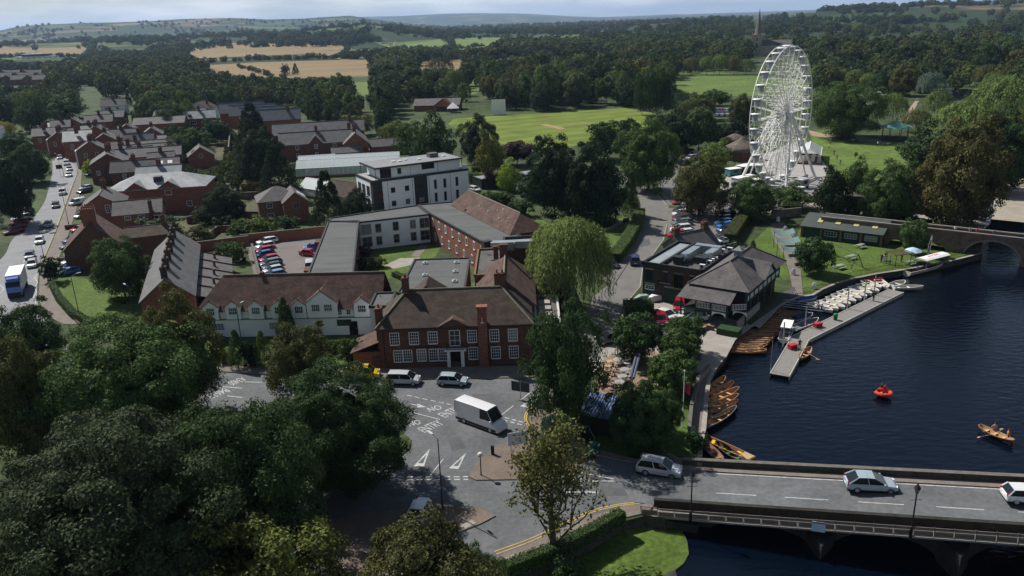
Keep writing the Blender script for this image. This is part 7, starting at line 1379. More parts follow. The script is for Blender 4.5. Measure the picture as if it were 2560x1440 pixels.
def old_bridge():
    A = Vector((64.5,161.)); a = R(-36.5); d = Vector((math.cos(a), math.sin(a))); t = thing('old_brick_bridge', 'old brick and stone arched footbridge at the right edge', 'bridge', (A.x, A.y, 0), a); L_ = 78.; zt = 4.0; wd = 3.4; bm = mat('aged_brick', (.16,.11,.085), .95, .35, .9, fine=.3, bump=.4)
    spans = [(13.0,3.4),(19.6,4.2),(26.6,9.2),(39.0,9.2),(51.2,9.2),(63.6,9.2)]; xs = 0.
    def face(x0, x1, arc, y):
        m = MB()
        if arc is None: m.poly([(x0,y,-1.6),(x1,y,-1.6),(x1,y,zt),(x0,y,zt)])
        else:
            for i in range(len(arc)-1): p, q = arc[i], arc[i+1]; m.poly([(p[0],y,p[1]),(q[0],y,q[1]),(q[0],y,zt),(p[0],y,zt)])
        return m
    for sx, sw in spans + [(L_, 0)]:
        for y in (0, wd): face(xs, sx, None, y).build('pier_wall', bm, t)
        m = MB(); m.box(xs, sx, .02, wd-.02, -1.6, .2); m.build('pier_core', bm, t)
        if sw:
            hz = min(3.0, sw*.36) ; arc = [(sx + sw/2 - sw/2*math.cos(u), -.6 + (hz + .5)*math.sin(u)) for u in np.linspace(0, math.pi, 13)]
            for y in (0, wd): face(0, 0, arc, y).build('spandrel', bm, t)
            m = MB()
            for i in range(12): p, q = arc[i], arc[i+1]; m.poly([(p[0],0,p[1]),(p[0],wd,p[1]),(q[0],wd,q[1]),(q[0],0,q[1])])
            m.build('arch_vault', M_BRICKD, t)
            m = MB()
            for i in range(12):
                p, q = arc[i], arc[i+1]; c = (sx+sw/2, -.6); k = 1.09; P = lambda v: (c[0]+(v[0]-c[0])*k, c[1]+(v[1]-c[1])*k); a2, b2 = P(p), P(q); m.add([(p[0],-.05,p[1]),(q[0],-.05,q[1]),(b2[0],-.05,b2[1]),(a2[0],-.05,a2[1])], [(0,1,2,3)])
            m.build('arch_ring', M_STONE, t)
        xs = sx + sw
    m = MB(); m.box(0, L_, .02, wd-.02, zt-.9, zt-.75); m.build('deck', M_PAVE, t)
    for y in (-.1, wd-.25): m = MB(); m.box(0, L_, y, y+.35, zt, zt+.22); m.build('parapet_coping', M_CONC, t)
    return A, a
OBA, OBa = old_bridge()
def jetty():
    t = thing('jetty', 'grey boarded floating jetty with a bend reaching into the river', 'jetty', (*G(1949,938,-.7), 0)); o = Vector(G(1949,938,-.7)); P = [Vector(G(*p, -.7)) for p in ((1949,938),(2001,846),(2241,727))]; w = 2.3; pm = MB(); n = 12; pl = 3.0
    for i in range(n): pm.box(i*pl/n+.015, (i+1)*pl/n-.015, -w/2, w/2, -.06, 0)
    me = pm.mesh('deck_panel', M_DECK); sm = MB(); sm.box(0, pl, -w/2-.12, -w/2, -.5, .06); sm.box(0, pl, w/2, w/2+.12, -.5, .06); se = sm.mesh('edge_beam', mat('pale_edge', (.42,.40,.36), .8, .1, 1.))
    for i in range(2):
        a, c = P[i], P[i+1]; d = c-a; L_ = d.length; an = math.atan2(d.y, d.x); k = round(L_/pl)
        for j in range(k):
            q = a + d*(j/k) - o; ob('deck_panel', me, t, (q.x, q.y, -.68 + .012*i), an, (L_/k/pl, 1, 1)); ob('edge_beam', se, t, (q.x, q.y, -.68 + .012*i), an, (L_/k/pl, 1, 1)); f = MB(); f.cbox((q.x+d.x/k/2, q.y+d.y/k/2, -1.1), L_/k*.8, w*.9, .6, an); f.build('float', M_BLACK, t)
    u = MB(); q = P[1]-o; u.lathe([(1.5,-1.0),(1.5,-.69)], 12, (q.x, q.y, 0)); u.build('bend_plate', M_DECK, t)
    for px, py in ((2184,740),(2117,775),(1957,862),(2012,820),(1926,930),(2160,752)): p = Vector(G(px, py, -.9)) - o; m = MB(); m.tube((p.x,p.y,-2.5),(p.x,p.y,2.6 if px != 1926 else 3.6),.1 if px != 1926 else .05,.1 if px != 1926 else .05,7); m.build('mooring_pile', M_METAL, t)
jetty()
def boat_root(name, label, p, q, hull, inner, kind='row', group=None, cat='rowing boat', z=None, seatc=None, B=None):
    """boat lying between two photo points on the water: p stern, q bow"""
    z = ZW + .08 if z is None else z; a, c = Vector(G(*p, z+.4)), Vector(G(*q, z+.4)); d = c-a; L_ = d.length; an = math.atan2(d.y, d.x); m = (a+c)/2; t = thing(name, label, cat, (m.x, m.y, z), an, group)
    Bm = B or {'row': 1.15, 'punt': 1.0, 'motor': 1.7, 'rib': 1.9, 'ferry': 2.4}[kind]; H_ = {'row': .48, 'punt': .42, 'motor': .62, 'rib': .5, 'ferry': 1.0}[kind]; k = ('boat', kind, round(L_*2)/2, round(Bm, 1))
    if k not in _WM:
        Lq = k[2]; N_ = 11; outer = []; inn = []
        for i in range(N_):
            u = i/(N_-1); x = (u-.5)*Lq
            if kind == 'punt': hw = Bm/2*(.82+.18*math.sin(math.pi*u)); zk = .0 + .3*max(0, abs(u-.5)-.34)*2; sh = H_ + .02
            elif kind in ('motor', 'ferry'): hw = Bm/2*(.86 + .14*math.sin(min(1, u*2)*math.pi/2))*(1 if u < .55 else max(.06, math.cos((u-.55)/.45*math.pi/2)**.75)); zk = .0 + (.32*H_*((u-.6)/.4)**2 if u > .6 else 0); sh = H_ + .16*max(0, u-.5)
            else: hw = Bm/2*max(.05, math.sin(math.pi*(.06+.9*u))**.62); zk = .26*abs(u-.5)**2*2; sh = H_ + .35*abs(u-.5)**2*2
            outer.append([(x,-hw,sh),(x,-hw*.82,sh*.45+zk*.4),(x,-hw*.3,zk),(x,hw*.3,zk),(x,hw*.82,sh*.45+zk*.4),(x,hw,sh)]); g = .06
            inn.append([(x*.98,-hw*.93,sh),(x*.98,-hw*.74,sh*.45+zk*.4+g),(x*.97,-hw*.27,zk+g),(x*.97,hw*.27,zk+g),(x*.98,hw*.74,sh*.45+zk*.4+g),(x*.98,hw*.93,sh)])
        mo = MB(); mo.loft(outer, 0, False, False); mo.poly(outer[0][::-1]); mo.poly(outer[-1]); mi = MB(); mi.loft([r[::-1] for r in inn], 0, False, False); gw = MB()
        for i in range(N_-1):
            for s in (0, 5): gw.tube(outer[i][s], outer[i+1][s], .035, .035, 5)
        gw.tube(outer[0][0], outer[0][5], .035, .035, 5); gw.tube(outer[-1][0], outer[-1][5], .03, .03, 5)
        th = MB(); w = Bm*.42; th.box(-.13, .13, -w, w, H_*.62, H_*.68); _WM[k] = (mo.mesh('hull', M_OCOL, True), mi.mesh('inner_hull', M_OCOL, True), gw.mesh('gunwale', M_OCOL), th.mesh('thwart', M_OCOL))
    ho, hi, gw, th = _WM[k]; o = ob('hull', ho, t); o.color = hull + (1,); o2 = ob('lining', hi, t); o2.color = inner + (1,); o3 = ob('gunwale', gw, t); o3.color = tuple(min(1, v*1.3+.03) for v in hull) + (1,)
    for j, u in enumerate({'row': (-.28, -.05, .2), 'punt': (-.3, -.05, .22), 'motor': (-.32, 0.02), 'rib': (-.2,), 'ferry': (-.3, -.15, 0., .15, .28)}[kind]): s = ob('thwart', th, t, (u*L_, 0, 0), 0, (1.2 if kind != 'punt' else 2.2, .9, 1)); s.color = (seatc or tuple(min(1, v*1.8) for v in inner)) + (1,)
    return t, L_
WB, WB2, WBD = (.27,.11,.04), (.40,.21,.085), (.16,.06,.028)
def boats():
    rng = random.Random(8); dv = Vector(G(1897,882,-.8)) - Vector(G(1821,880,-.8)); n = 20; line = [(1821,880),(1838,856),(1872,829),(1922,794),(1950,776)]
    LP = smooth_line([G(*p, -.8) for p in line], 8); cum = [0]
    for i in range(len(LP)-1): cum.append(cum[-1] + math.dist(LP[i], LP[i+1]))
    for i in range(n):
        s = cum[-1]*(i+.1)/n; a = Vector((np.interp(s, cum, [p[0] for p in LP]), np.interp(s, cum, [p[1] for p in LP]))) + Vector((.35, 0)); rot = R(-2 - 20*i/n + rng.uniform(-3,3)); L_ = 4.6*rng.uniform(.92,1.05); e = a + Vector((math.cos(rot), math.sin(rot)))*L_
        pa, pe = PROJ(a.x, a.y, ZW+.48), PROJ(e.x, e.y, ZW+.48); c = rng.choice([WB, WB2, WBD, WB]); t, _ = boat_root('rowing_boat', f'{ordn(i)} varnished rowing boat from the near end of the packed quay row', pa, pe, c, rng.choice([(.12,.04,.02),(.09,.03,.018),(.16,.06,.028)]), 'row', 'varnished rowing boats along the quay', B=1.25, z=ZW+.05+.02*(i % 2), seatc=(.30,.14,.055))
        for sg in (-1, 1): m = MB(); m.tube((-1.6, sg*.22, .5), (1.2, sg*.3, .55), .03, .03, 5); m.box(1.2, 1.75, sg*.3-.07, sg*.3+.07, .54, .56); m.build('oar', M_WOODP, t)
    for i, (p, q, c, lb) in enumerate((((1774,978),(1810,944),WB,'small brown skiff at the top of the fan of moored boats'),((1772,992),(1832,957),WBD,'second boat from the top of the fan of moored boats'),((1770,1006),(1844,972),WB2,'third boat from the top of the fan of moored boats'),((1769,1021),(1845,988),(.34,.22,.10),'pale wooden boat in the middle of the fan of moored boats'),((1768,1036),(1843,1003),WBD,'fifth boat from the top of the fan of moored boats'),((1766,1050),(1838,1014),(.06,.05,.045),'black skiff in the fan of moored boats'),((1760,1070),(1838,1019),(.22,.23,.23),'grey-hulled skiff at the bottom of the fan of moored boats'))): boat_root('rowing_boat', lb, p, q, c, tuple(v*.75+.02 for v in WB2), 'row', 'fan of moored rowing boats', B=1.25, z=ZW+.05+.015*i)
    t, L_ = boat_root('punt', 'orange-brown punt with bright yellow seats by the bridge', (1760,1092), (1880,1146), (.36,.17,.05), (.16,.05,.025), 'punt', None, 'punt', seatc=(.62,.42,.02), B=1.25)
    m = MB(); m.box(L_*.3, L_*.49, -.55, .55, .42, .47); m.build('bow_deck', M_WOODP, t)
    boat_root('rowing_boat', 'brown rowing boat with green seats between the punt and the bridge', (1790,1106), (1868,1160), (.10,.045,.025), (.06,.03,.02), 'row', None, seatc=(.02,.16,.10), B=1.2); boat_root('rowing_boat', 'brown rowing boat nearest the bridge parapet and river wall', (1758,1106), (1810,1158), WBD, (.22,.12,.07), 'row', None, B=1.2)
    C = [(2053,770),(2067,766),(2084,762),(2098,754),(2112,747),(2126,740),(2140,735),(2153,728),(2171,722)]
    for i, (x, y) in enumerate(C): boat_root('motor_boat', f'{ORD[i]} white hire motor boat counted from the red petrol box end of the jetty', (x-27,y-10), (x+27,y+9), (.62,.62,.60), (.42,.38,.30), 'motor', 'white hire boats along the jetty', 'motor boat', seatc=(.7,.68,.62))
    for lb, p, q in (('white motor boat at the top of the hire row beside the red boat',(2158,703),(2202,722)),('broad white boat at the outer end of the jetty',(2196,702),(2218,722)),('white boat tied beyond the outer end of the jetty',(2228,716),(2262,704))): boat_root('motor_boat', lb, p, q, (.62,.62,.60), (.42,.38,.30), 'motor', 'white boats at the jetty end', 'motor boat', seatc=(.7,.68,.62))
    boat_root('motor_boat', 'long grey-white launch lying across the jetty end', (2234,720), (2308,718), (.5,.5,.47), (.48,.46,.4), 'motor', None, 'motor boat', B=1.5)
    for lb, p, q in (('red rescue boat behind the white hire boats',(2158,702),(2206,699)),): 
        t, L_ = boat_root('rescue_boat', lb, p, q, (.42,.03,.03), (.35,.04,.035), 'motor', None, 'motor boat')
    # launches at the elbow of the jetty
    t, L_ = boat_root('canopy_launch', 'white launch with a white hard canopy inside the jetty bend', (1958,852), (1974,812), (.66,.66,.64), (.3,.28,.25), 'motor', None, 'motor boat'); m = MB(); m.box(-L_*.25, L_*.25, -.75, .75, 1.75, 1.85); m.build('canopy', M_WPAINT, t); m = MB()
    for x in (-L_*.22, L_*.22):
        for y in (-.65, .65): m.tube((x,y,.5),(x,y,1.75),.03,.03,5)
    m.build('canopy_posts', M_METAL, t)
    boat_root('motor_boat', 'grey and white launch beside the navy covered boat', (1985,822), (2046,798), (.6,.6,.6), (.13,.14,.15), 'motor', None, 'motor boat'); 
    for lb, p, q, c in (('boat under a navy blue cover beside the grey launch',(1984,801),(2030,786),(.02,.03,.09)),('boat under a bright blue cover at the boathouse slip',(1990,752),(2042,744),(.02,.10,.36)),('boat with pale blue cover and white rings behind the bright blue one',(1972,744),(2020,734),(.08,.22,.45))):
        t, L_ = boat_root('covered_boat', lb, p, q, (.4,.42,.44), (.2,.2,.2), 'motor', None, 'motor boat'); m = MB(); m.loft([[(x, -.8*s, .62), (x, -.4*s, .95*s+.1), (x, .4*s, .95*s+.1), (x, .8*s, .62)] for x, s in ((-L_*.47,.9),(-L_*.2,1.0),(0,.92),(L_*.25,.9),(L_*.45,.3))], 0); o = m.build('cover', M_OCOL, t); o.color = c + (1,)
        if 'rings' in lb:
            for k in range(3):
                r = MB(); cx = -L_*.4 + k*.5
                for j in range(10): u, v = 2*math.pi*j/10, 2*math.pi*(j+1)/10; r.tube((cx+.3*math.cos(u), -.6, 1.2+.3*math.sin(u)), (cx+.3*math.cos(v), -.6, 1.2+.3*math.sin(v)), .05, .05, 5)
                r.build('lifebelt', M_WPAINT, t)
    sl = thing('boat_slip_rails', 'white painted slip rails beside the blue covered boats', 'slipway', (*G(1958,752), 0), math.atan2(-.35, 1)); m = MB()
    for k in range(4): m.tube((0,-k*1.1,.2),(6,-k*1.1-.6,.1),.06,.06,5)
    m.build('rails', M_METAL, sl)
    # canopied trip boat
    t, L_ = boat_root('trip_boat', 'cream river trip boat with a white canopy carrying red lettering', (2264,686), (2362,660), (.62,.58,.46), (.34,.18,.07), 'ferry', None, 'trip boat'); cp = MB(); cp.loft([[(x,-1.15,2.5),(x,-.6,2.72),(x,.6,2.72),(x,1.15,2.5),(x,1.1,2.42),(x,-1.1,2.42)] for x in (-L_*.14, L_*.2, L_*.46)]); c = cp.build('canopy', M_WPAINT, t); text_obj('canopy_lettering', 'AVON', 1.1, mat('red_print', (.6,.05,.03), .6, .1, 1.), (L_*.16,0,2.74), (0,0,0), c, .005); m = MB()
    for x in (-L_*.13, L_*.15, L_*.44):
        for y in (-1.05, 1.05): m.tube((x,y,.9),(x,y,2.5),.04,.04,5)
    m.build('canopy_posts', M_METAL, t)
    # boats out on the water
    t, L_ = boat_root('red_dinghy', 'fat orange-red inflatable motor boat out on the river', (2190,978), (2226,988), (.62,.06,.035), (.5,.08,.05), 'rib', None, 'dinghy'); tb = MB(); pts = [(L_*.5*math.cos(u)*1.02, .85*math.sin(u), .5) for u in np.linspace(-2.5, 2.5, 18)]
    for i in range(17): tb.tube(pts[i], pts[i+1], .24, .24, 8)
    tb.build('inflated_tube', mat('red_tube', (.6,.065,.04), .5, .05, 1.), t)
    for lb, p, q in (('wooden rowing boat with two people near the right edge',(2448,1066),(2534,1105)),('small rowing boat with an oar out beside the jetty elbow',(2000,898),(2026,870))):
        t, L_ = boat_root('rowing_boat', lb, p, q, (.30,.17,.08), (.34,.2,.1), 'row', None, B=1.25)
        for sg in (-1, 1): m = MB(); m.tube((0, sg*.4, .5), (-.6, sg*1.9, .25), .03, .03, 5); m.box(-.75, -.55, sg*1.9-.25, sg*1.9+.25, .2, .22); m.build('oar', M_WOODP, t)
    for lb, px, py, c in (('green litter bin on the jetty',2088,800,(.01,.16,.06)),('dark red fuel box near the middle of the jetty',2044,818,(.30,.02,.03)),('red storage box on the near leg of the jetty',1981,872,(.35,.02,.03))):
        g = G(px, py, -.7); t = thing('litter_bin' if 'bin' in lb else 'storage_box', lb, 'bin' if 'bin' in lb else 'box', (g[0], g[1], -.66), .4); m = MB()
        if 'bin' in lb: m.lathe([(.28,0),(.34,.8),(.36,.82)], 10)
        else: m.box(-.6,.6,-.35,.35,0,.6)
        o = m.build('body', M_OCOL, t); o.color = c + (1,); m = MB(); m.lathe([(.38,.82),(.3,1.0),(.05,1.05)], 10) if 'bin' in lb else m.box(-.64,.64,-.39,.39,.6,.68); o = m.build('lid', M_OCOL, t); o.color = tuple(v*1.4 for v in c) + (1,)
    g = G(2195,246); t = thing('narrow_boat', 'white cruiser moored behind the park hedge', 'boat', (g[0], g[1]+4, 0), .1); m = MB(); m.loft([[(x,-1.3*s,0),(x,-1.5*s,1.3),(x,1.5*s,1.3),(x,1.3*s,0)] for x, s in ((-6,.9),(2,1),(5,.7),(6.5,.1))]); m.build('hull', M_WPAINT, t); m = MB(); m.box(-4.5,2.5,-1.2,1.2,1.3,2.7); m.build('cabin', M_WPAINT, t); m = MB(); m.box(-4.2,2.2,-1.23,-1.2,1.7,2.3); m.build('cabin_windows', M_CGLASS, t); m = MB(); m.box(-5,3,-1.4,1.4,2.7,2.82); m.build('roof', mat('cream_panel', (.5,.52,.48)), t)
boats()
# ================================================================== observation wheel
def big_wheel():
    HX, HY, HZ, RR = 73.6, 216., 18.7, 17.4; az = R(40.5); p = Vector((math.sin(az), math.cos(az), 0)); n = Vector((p.y, -p.x, 0))
    t = thing('observation_wheel', 'tall white observation wheel with glazed gondolas and lattice spokes', 'ferris wheel', (HX, HY, 0), math.atan2(p.y, p.x)); NG = 30; w = 1.35; P = lambda a, r, y: (r*math.cos(a), y, HZ + r*math.sin(a))
    for y in (-w, w):
        m = MB(); K = NG*3
        for i in range(K): a, c = 2*math.pi*i/K, 2*math.pi*(i+1)/K; m.tube(P(a,RR,y), P(c,RR,y), .13, .13, 5)
        m.build('outer_rim', M_STEELW, t); m = MB()
        for rr in (RR*.84,):
            for i in range(NG*2): a, c = 2*math.pi*i/NG/2, 2*math.pi*(i+1)/NG/2; m.tube(P(a,rr,y), P(c,rr,y), .06, .06, 4)
        m.build('inner_rim', M_STEELW, t)
        for i in range(NG): a = 2*math.pi*i/NG; m = MB(); m.tube(P(a,.8,y*1.0), P(a,RR,y), .1, .1, 5); m.build('spoke', M_STEELW, t)
    for i in range(NG):
        a = 2*math.pi*i/NG; c = 2*math.pi*(i+.5)/NG; m = MB(); rs = [3,5,7,9,11,13,15]
        for j, r in enumerate(rs): m.tube(P(a,r,-w), P(a,r,w), .055, .055, 4); r2 = rs[min(j+1, len(rs)-1)]; m.tube(P(a,r,-w if j % 2 else w), P(a,r2,w if j % 2 else -w), .05, .05, 4)
        m.tube(P(a,RR*.84,-w), P(c,RR,-w), .05, .05, 4); m.tube(P(a,RR*.84,w), P(c,RR,w), .05, .05, 4); m.build('lattice', M_STEELW, t)
    m = MB(); m.tube((0,-w-1.6,HZ), (0,w+1.6,HZ), .55, .55, 12); m.tube((0,-w-.1,HZ), (0,-w+.2,HZ), 1.1, 1.1, 14); m.tube((0,w-.2,HZ), (0,w+.1,HZ), 1.1, 1.1, 14); m.build('hub', M_STEELW, t)
    gl = MB(); gl.lathe([(.45,-1.75),(.62,-1.55),(.7,-.75),(.7,-.15)], 10); gme = gl.mesh('cabin', mat('cabin_glass', (.36,.40,.40), .15, .05, 1.), True); rf = MB(); rf.lathe([(1.05,-.16),(1.1,-.08),(.9,.06),(.1,.12)], 12); rme = rf.mesh('cabin_roof', M_WPAINT, True); fr = MB()
    for k in range(6): u = 2*math.pi*k/6; fr.tube((.72*math.cos(u),.72*math.sin(u),-.15), (.66*math.cos(u),.66*math.sin(u),-1.5), .03, .03, 4)
    fr.lathe([(.66,-1.62),(.68,-1.5)], 10); fr.tube((0,-w,.1),(0,w,.1),.06,.06,5); fme = fr.mesh('cabin_frame', M_STEELW)
    for i in range(NG): a = 2*math.pi*(i+.5)/NG; g = ob('gondola', gme, t, P(a, RR, 0)); g.scale = (1.12,1.12,1.12); ob('cabin_roof', rme, g); ob('cabin_frame', fme, g)
    for sy in (-1, 1):
        for sx in (-1, 1): m = MB(); m.tube((sx*10.5, sy*6.6, .2), (sx*.25, sy*(w+1.2), HZ), .36, .3, 8); m.build('support_leg', M_STEELW, t)
        m = MB(); m.tube((0, sy*8.4, .2), (0, sy*(w+1.3), HZ), .2, .2, 8); m.build('stay_leg', M_STEELW, t); m = MB(); m.tube((-10.5,sy*6.6,.5),(10.5,sy*6.6,.5),.22,.22,6); m.build('base_beam', M_STEELW, t)
    m = MB(); m.box(-9,9,-5,5,.3,.5); m.build('platform', mat('aluminium_tread', (.42,.42,.40), .6, .1, 1.), t)
    m = MB(); m.box(-9,9,-5.05,-5,.5,1.6); m.box(-9,9,5,5.05,.5,1.6); m.build('platform_fence', mat('pale_fence', (.5,.5,.48), .6, .1, 1.), t)
    for lb, px, py, s, rz, c in (('white box trailer at the left foot of the big wheel',1858,468,(7,2.4,2.9),.55,(.6,.6,.58)),('second white box trailer beside the big wheel platform',1893,472,(6,2.4,2.6),.6,(.55,.55,.54)),('dark stall with pale roof left of the big wheel',1868,435,(6,3,2.6),.5,(.03,.03,.035)),('turquoise stall behind the white box trailer',1832,440,(4,2.4,2.2),.4,(.05,.2,.2)),('grey ticket kiosk at the front of the big wheel',1988,492,(3.4,2.4,2.5),.2,(.4,.42,.43)),('pale ticket booth right of the central wheel leg',2004,470,(3.,2.2,2.4),.5,(.5,.5,.5))):
        g = G(px, py); q = thing('trailer' if 'trailer' in lb else 'fair_stall', lb, 'trailer' if 'trailer' in lb else 'stall', (g[0], g[1], 0), rz); m = MB(); m.box(-s[0]/2,s[0]/2,-s[1]/2,s[1]/2,.45,s[2]); o = m.build('body', M_OCOL, q); o.color = c + (1,); m = MB(); m.box(-s[0]/2-.15,s[0]/2+.15,-s[1]/2-.15,s[1]/2+.15,s[2],s[2]+.12); m.build('roof', M_WPAINT, q); m = MB(); m.box(-s[0]*.2,s[0]*.25,-s[1]/2-.03,-s[1]/2,1.2,2.1); m.build('hatch', M_DARK, q); m = MB()
        for x in (-s[0]*.3, s[0]*.3):
            for y in (-s[1]/2, s[1]/2): m.tube((x,y-.1,.35),(x,y+.1,.35),.33,.33,10)
        m.build('wheels', M_RUB, q)
big_wheel()
# ================================================================== vehicles
SPEC = {  # length, width, height, bonnet end, screen top, roof rear, tail, belt height, bonnet height, wheelbase
 'hatch': (4.0,1.74,1.46,.30,.10,-.36,-.48,.90,.84,2.5), 'suv': (4.6,1.86,1.72,.28,.09,-.40,-.48,1.05,1.0,2.7), 'estate': (4.6,1.8,1.48,.29,.10,-.38,-.49,.92,.86,2.7), 'saloon': (4.6,1.8,1.44,.28,.09,-.24,-.38,.92,.86,2.7),
 'mpv': (4.4,1.8,1.66,.34,.16,-.43,-.49,.98,.92,2.7), 'van': (4.6,1.85,1.85,.34,.18,-.48,-.495,1.02,.98,2.8), 'big': (6.7,2.02,2.72,.37,.25,-.49,-.498,1.42,1.12,4.0), 'cross': (4.6,1.88,1.6,.27,.03,-.29,-.47,.98,.90,2.95), 'mini': (3.9,1.72,1.45,.27,.08,-.38,-.48,.92,.86,2.45)}
_CM = {}
def car_parts(k):
    if k in _CM: return _CM[k]
    L_, W_, H_, bo, st, rr, tl, bz, hz, wb = SPEC[k]; hw = W_/2; b = MB(); g0 = .24; big = k == 'big'
    def ring(x, zl, zt, w, dome=.03): return [(x,-w*.93,zl),(x,-w,zl+.22),(x,-w,min(zt-.12, zl+.5)),(x,-w*.95,zt-.02),(x,-w*.6,zt+dome),(x,w*.6,zt+dome),(x,w*.95,zt-.02),(x,w,min(zt-.12, zl+.5)),(x,w,zl+.22),(x,w*.93,zl)]
    St = [(.5,.34,.60,hw*.78),(.485,.26,.70,hw*.9),(.43,g0,hz-.06,hw*.98),(bo+.02,g0,hz,hw),(bo-.05,g0,bz,hw),(0,g0,bz,hw),(tl+.06,g0,bz,hw),(tl-.0,.30,bz-.02 if k != 'saloon' else bz,hw*.96),(-.498,.40,bz-.10 if k != 'saloon' else bz-.03,hw*.86)]
    b.loft([ring(u*L_, zl, zt, w) for u, zl, zt, w in St])
    # roof panel and pillars
    rw, bw = hw*.78, hw*.95
    if big: rw = hw*.86
    A, B_, C, D_ = bo*L_, st*L_, rr*L_, tl*L_; zr = H_
    roof = [[(B_,-rw,zr-.06),(B_,-rw*.5,zr-.01),(B_,rw*.5,zr-.01),(B_,rw,zr-.06),(B_,rw*.9,zr-.09),(B_,-rw*.9,zr-.09)]]; mid = [(x, y, z+.035) if abs(y) < rw*.9 or z > zr-.08 else (x, y, z) for x, y, z in [((B_+C)/2, p[1], p[2]) for p in roof[0]]]; roof += [mid, [(C, p[1], p[2]) for p in roof[0]]]; b.loft(roof)
    def pil(x0, x1, s, w=.07): b.tube((x0, s*bw, bz-.03), (x1, s*rw, zr-.06), w, w*.8, 4)
    for s in (-1, 1):
        pil(A, B_, s, .05); pil(D_, C, s, .09); 
        if not big: pil((A+D_)*.5+.1, (B_+C)*.5+.1, s, .05)
    if big or k == 'van':                        # panelled load sides
        x1 = B_ - (1.1 if big else 1.2)
        for s in (-1, 1): b.add([(D_,s*bw,bz-.06),(x1,s*bw,bz-.06),(x1,s*rw,zr-.05),(C,s*rw,zr-.05)], [(0,1,2,3) if s < 0 else (3,2,1,0)])
        b.add([(D_,-bw,bz-.06),(D_,bw,bz-.06),(C,rw,zr-.05),(C,-rw,zr-.05)], [(3,2,1,0)])
    P = {'body': b.mesh('body', M_PAINT)}
    g = MB(); g.poly([(A,-bw*.98,bz),(A,bw*.98,bz),(B_-.02,rw*.98,zr-.06),(B_-.02,-rw*.98,zr-.06)]); P['windscreen'] = g.mesh('windscreen', M_CGLASS)
    g = MB(); g.poly([(D_,bw*.97,bz),(D_,-bw*.97,bz),(C+.02,-rw*.97,zr-.06),(C+.02,rw*.97,zr-.06)]); P['rear_window'] = g.mesh('rear_window', M_CGLASS if not (big or k == 'van') else M_PAINT)
    for s, nm in ((-1, 'sr'), (1, 'sl')):
        g = MB(); x1 = D_ if not (big or k == 'van') else B_ - (1.1 if big else 1.2); x2 = C if not (big or k == 'van') else x1; q = [(x1,s*bw*.985,bz-.02),(A,s*bw*.985,bz-.02),(B_,s*rw*.985,zr-.06),(x2,s*rw*.985,zr-.06)]; g.poly(q if s < 0 else q[::-1]); P[nm] = g.mesh('side_window', M_CGLASS)
    r = .33 if k not in ('suv','big') else .38
    w = MB(); w.tube((0,-.1,0),(0,.1,0),r,r,14); P['tyre'] = w.mesh('wheel', M_RUB); w = MB(); w.tube((0,-.115,0),(0,.115,0),r*.62,r*.62,10); P['rim'] = w.mesh('rim', M_RIM)
    h = MB(); h.cbox((0,0,0), .12, .34, .14); P['head'] = h.mesh('headlight', M_HEAD); h = MB(); h.cbox((0,0,0), .1, .2, .32); P['tail'] = h.mesh('tail_light', M_TAIL); h = MB(); h.box(-.01,.01,-.26,.26,-.055,.055); P['plate'] = h.mesh('number_plate', M_WPAINT)
    h = MB(); h.box(-.47*L_,.44*L_,-hw*1.01,hw*1.01,.34,.62) if big else h.box(-.488*L_,.485*L_,-hw*.985,hw*.985,.2,.37); P['skirt'] = h.mesh('side_moulding', M_BLACK); h = MB(); h.cbox((A-.25,0,bz+.06), .16, .2, .14); P['mirror'] = h.mesh('door_mirror', M_PAINT)
    P['spec'] = SPEC[k]; P['r'] = r; _CM[k] = P; return P
PC = {'white': (.72,.72,.72), 'silver': (.48,.49,.50), 'grey': (.17,.18,.19), 'black': (.018,.019,.022), 'charcoal': (.05,.055,.06), 'red': (.42,.012,.022), 'maroon': (.16,.012,.025), 'blue': (.03,.09,.34), 'navy': (.015,.025,.10), 'light blue': (.16,.30,.48), 'bright blue': (.02,.18,.48), 'teal-grey': (.12,.17,.19), 'green': (.01,.10,.05), 'yellow': (.62,.40,.01), 'pale blue-grey': (.35,.42,.46)}
def car(x, y, hx, hy, k, col, label, group=None, detail=True, z=0., name=None):
    P = car_parts(k); L_, W_, H_, bo, st, rr, tl, bz, hz, wb = P['spec']; a = Vector(G(x, y, z)); d = Vector(G(x+hx, y+hy, z)) - a; nm = name or ('van' if k in ('van','big') else 'car'); t = thing('parked_' + nm if group and 'traffic' not in group else nm, label, nm, (a.x, a.y, z), math.atan2(d.y, d.x), group); c = PC[col] + (1,)
    o = ob('body', P['body'], t); o.color = c; ob('windscreen', P['windscreen'], t); rw = ob('rear_window', P['rear_window'], t); rw.color = c; ob('side_window', P['sr'], t); ob('side_window', P['sl'], t)
    for sx in (.5, -.5):
        for sy in (-1, 1):
            w = ob('wheel', P['tyre'], t, (sx*wb + .02*L_, sy*(W_/2-.1), P['r']))
            if detail: ob('rim', P['rim'], w)
    if detail:
        for s in (-1, 1): ob('headlight', P['head'], t, (L_*.468, s*W_*.36, hz-.16), s*.25); ob('tail_light', P['tail'], t, (-L_*.482, s*W_*.39, bz-.06))
        ob('number_plate', P['plate'], t, (L_*.502, 0, .45)); ob('number_plate', P['plate'], t, (-L_*.5, 0, .62))
    ob('side_moulding', P['skirt'], t)
    if detail:
        for s in (-1, 1): w = ob('door_mirror', P['mirror'], t, (0, s*(W_/2+.06), 0)); w.color = c
    return t
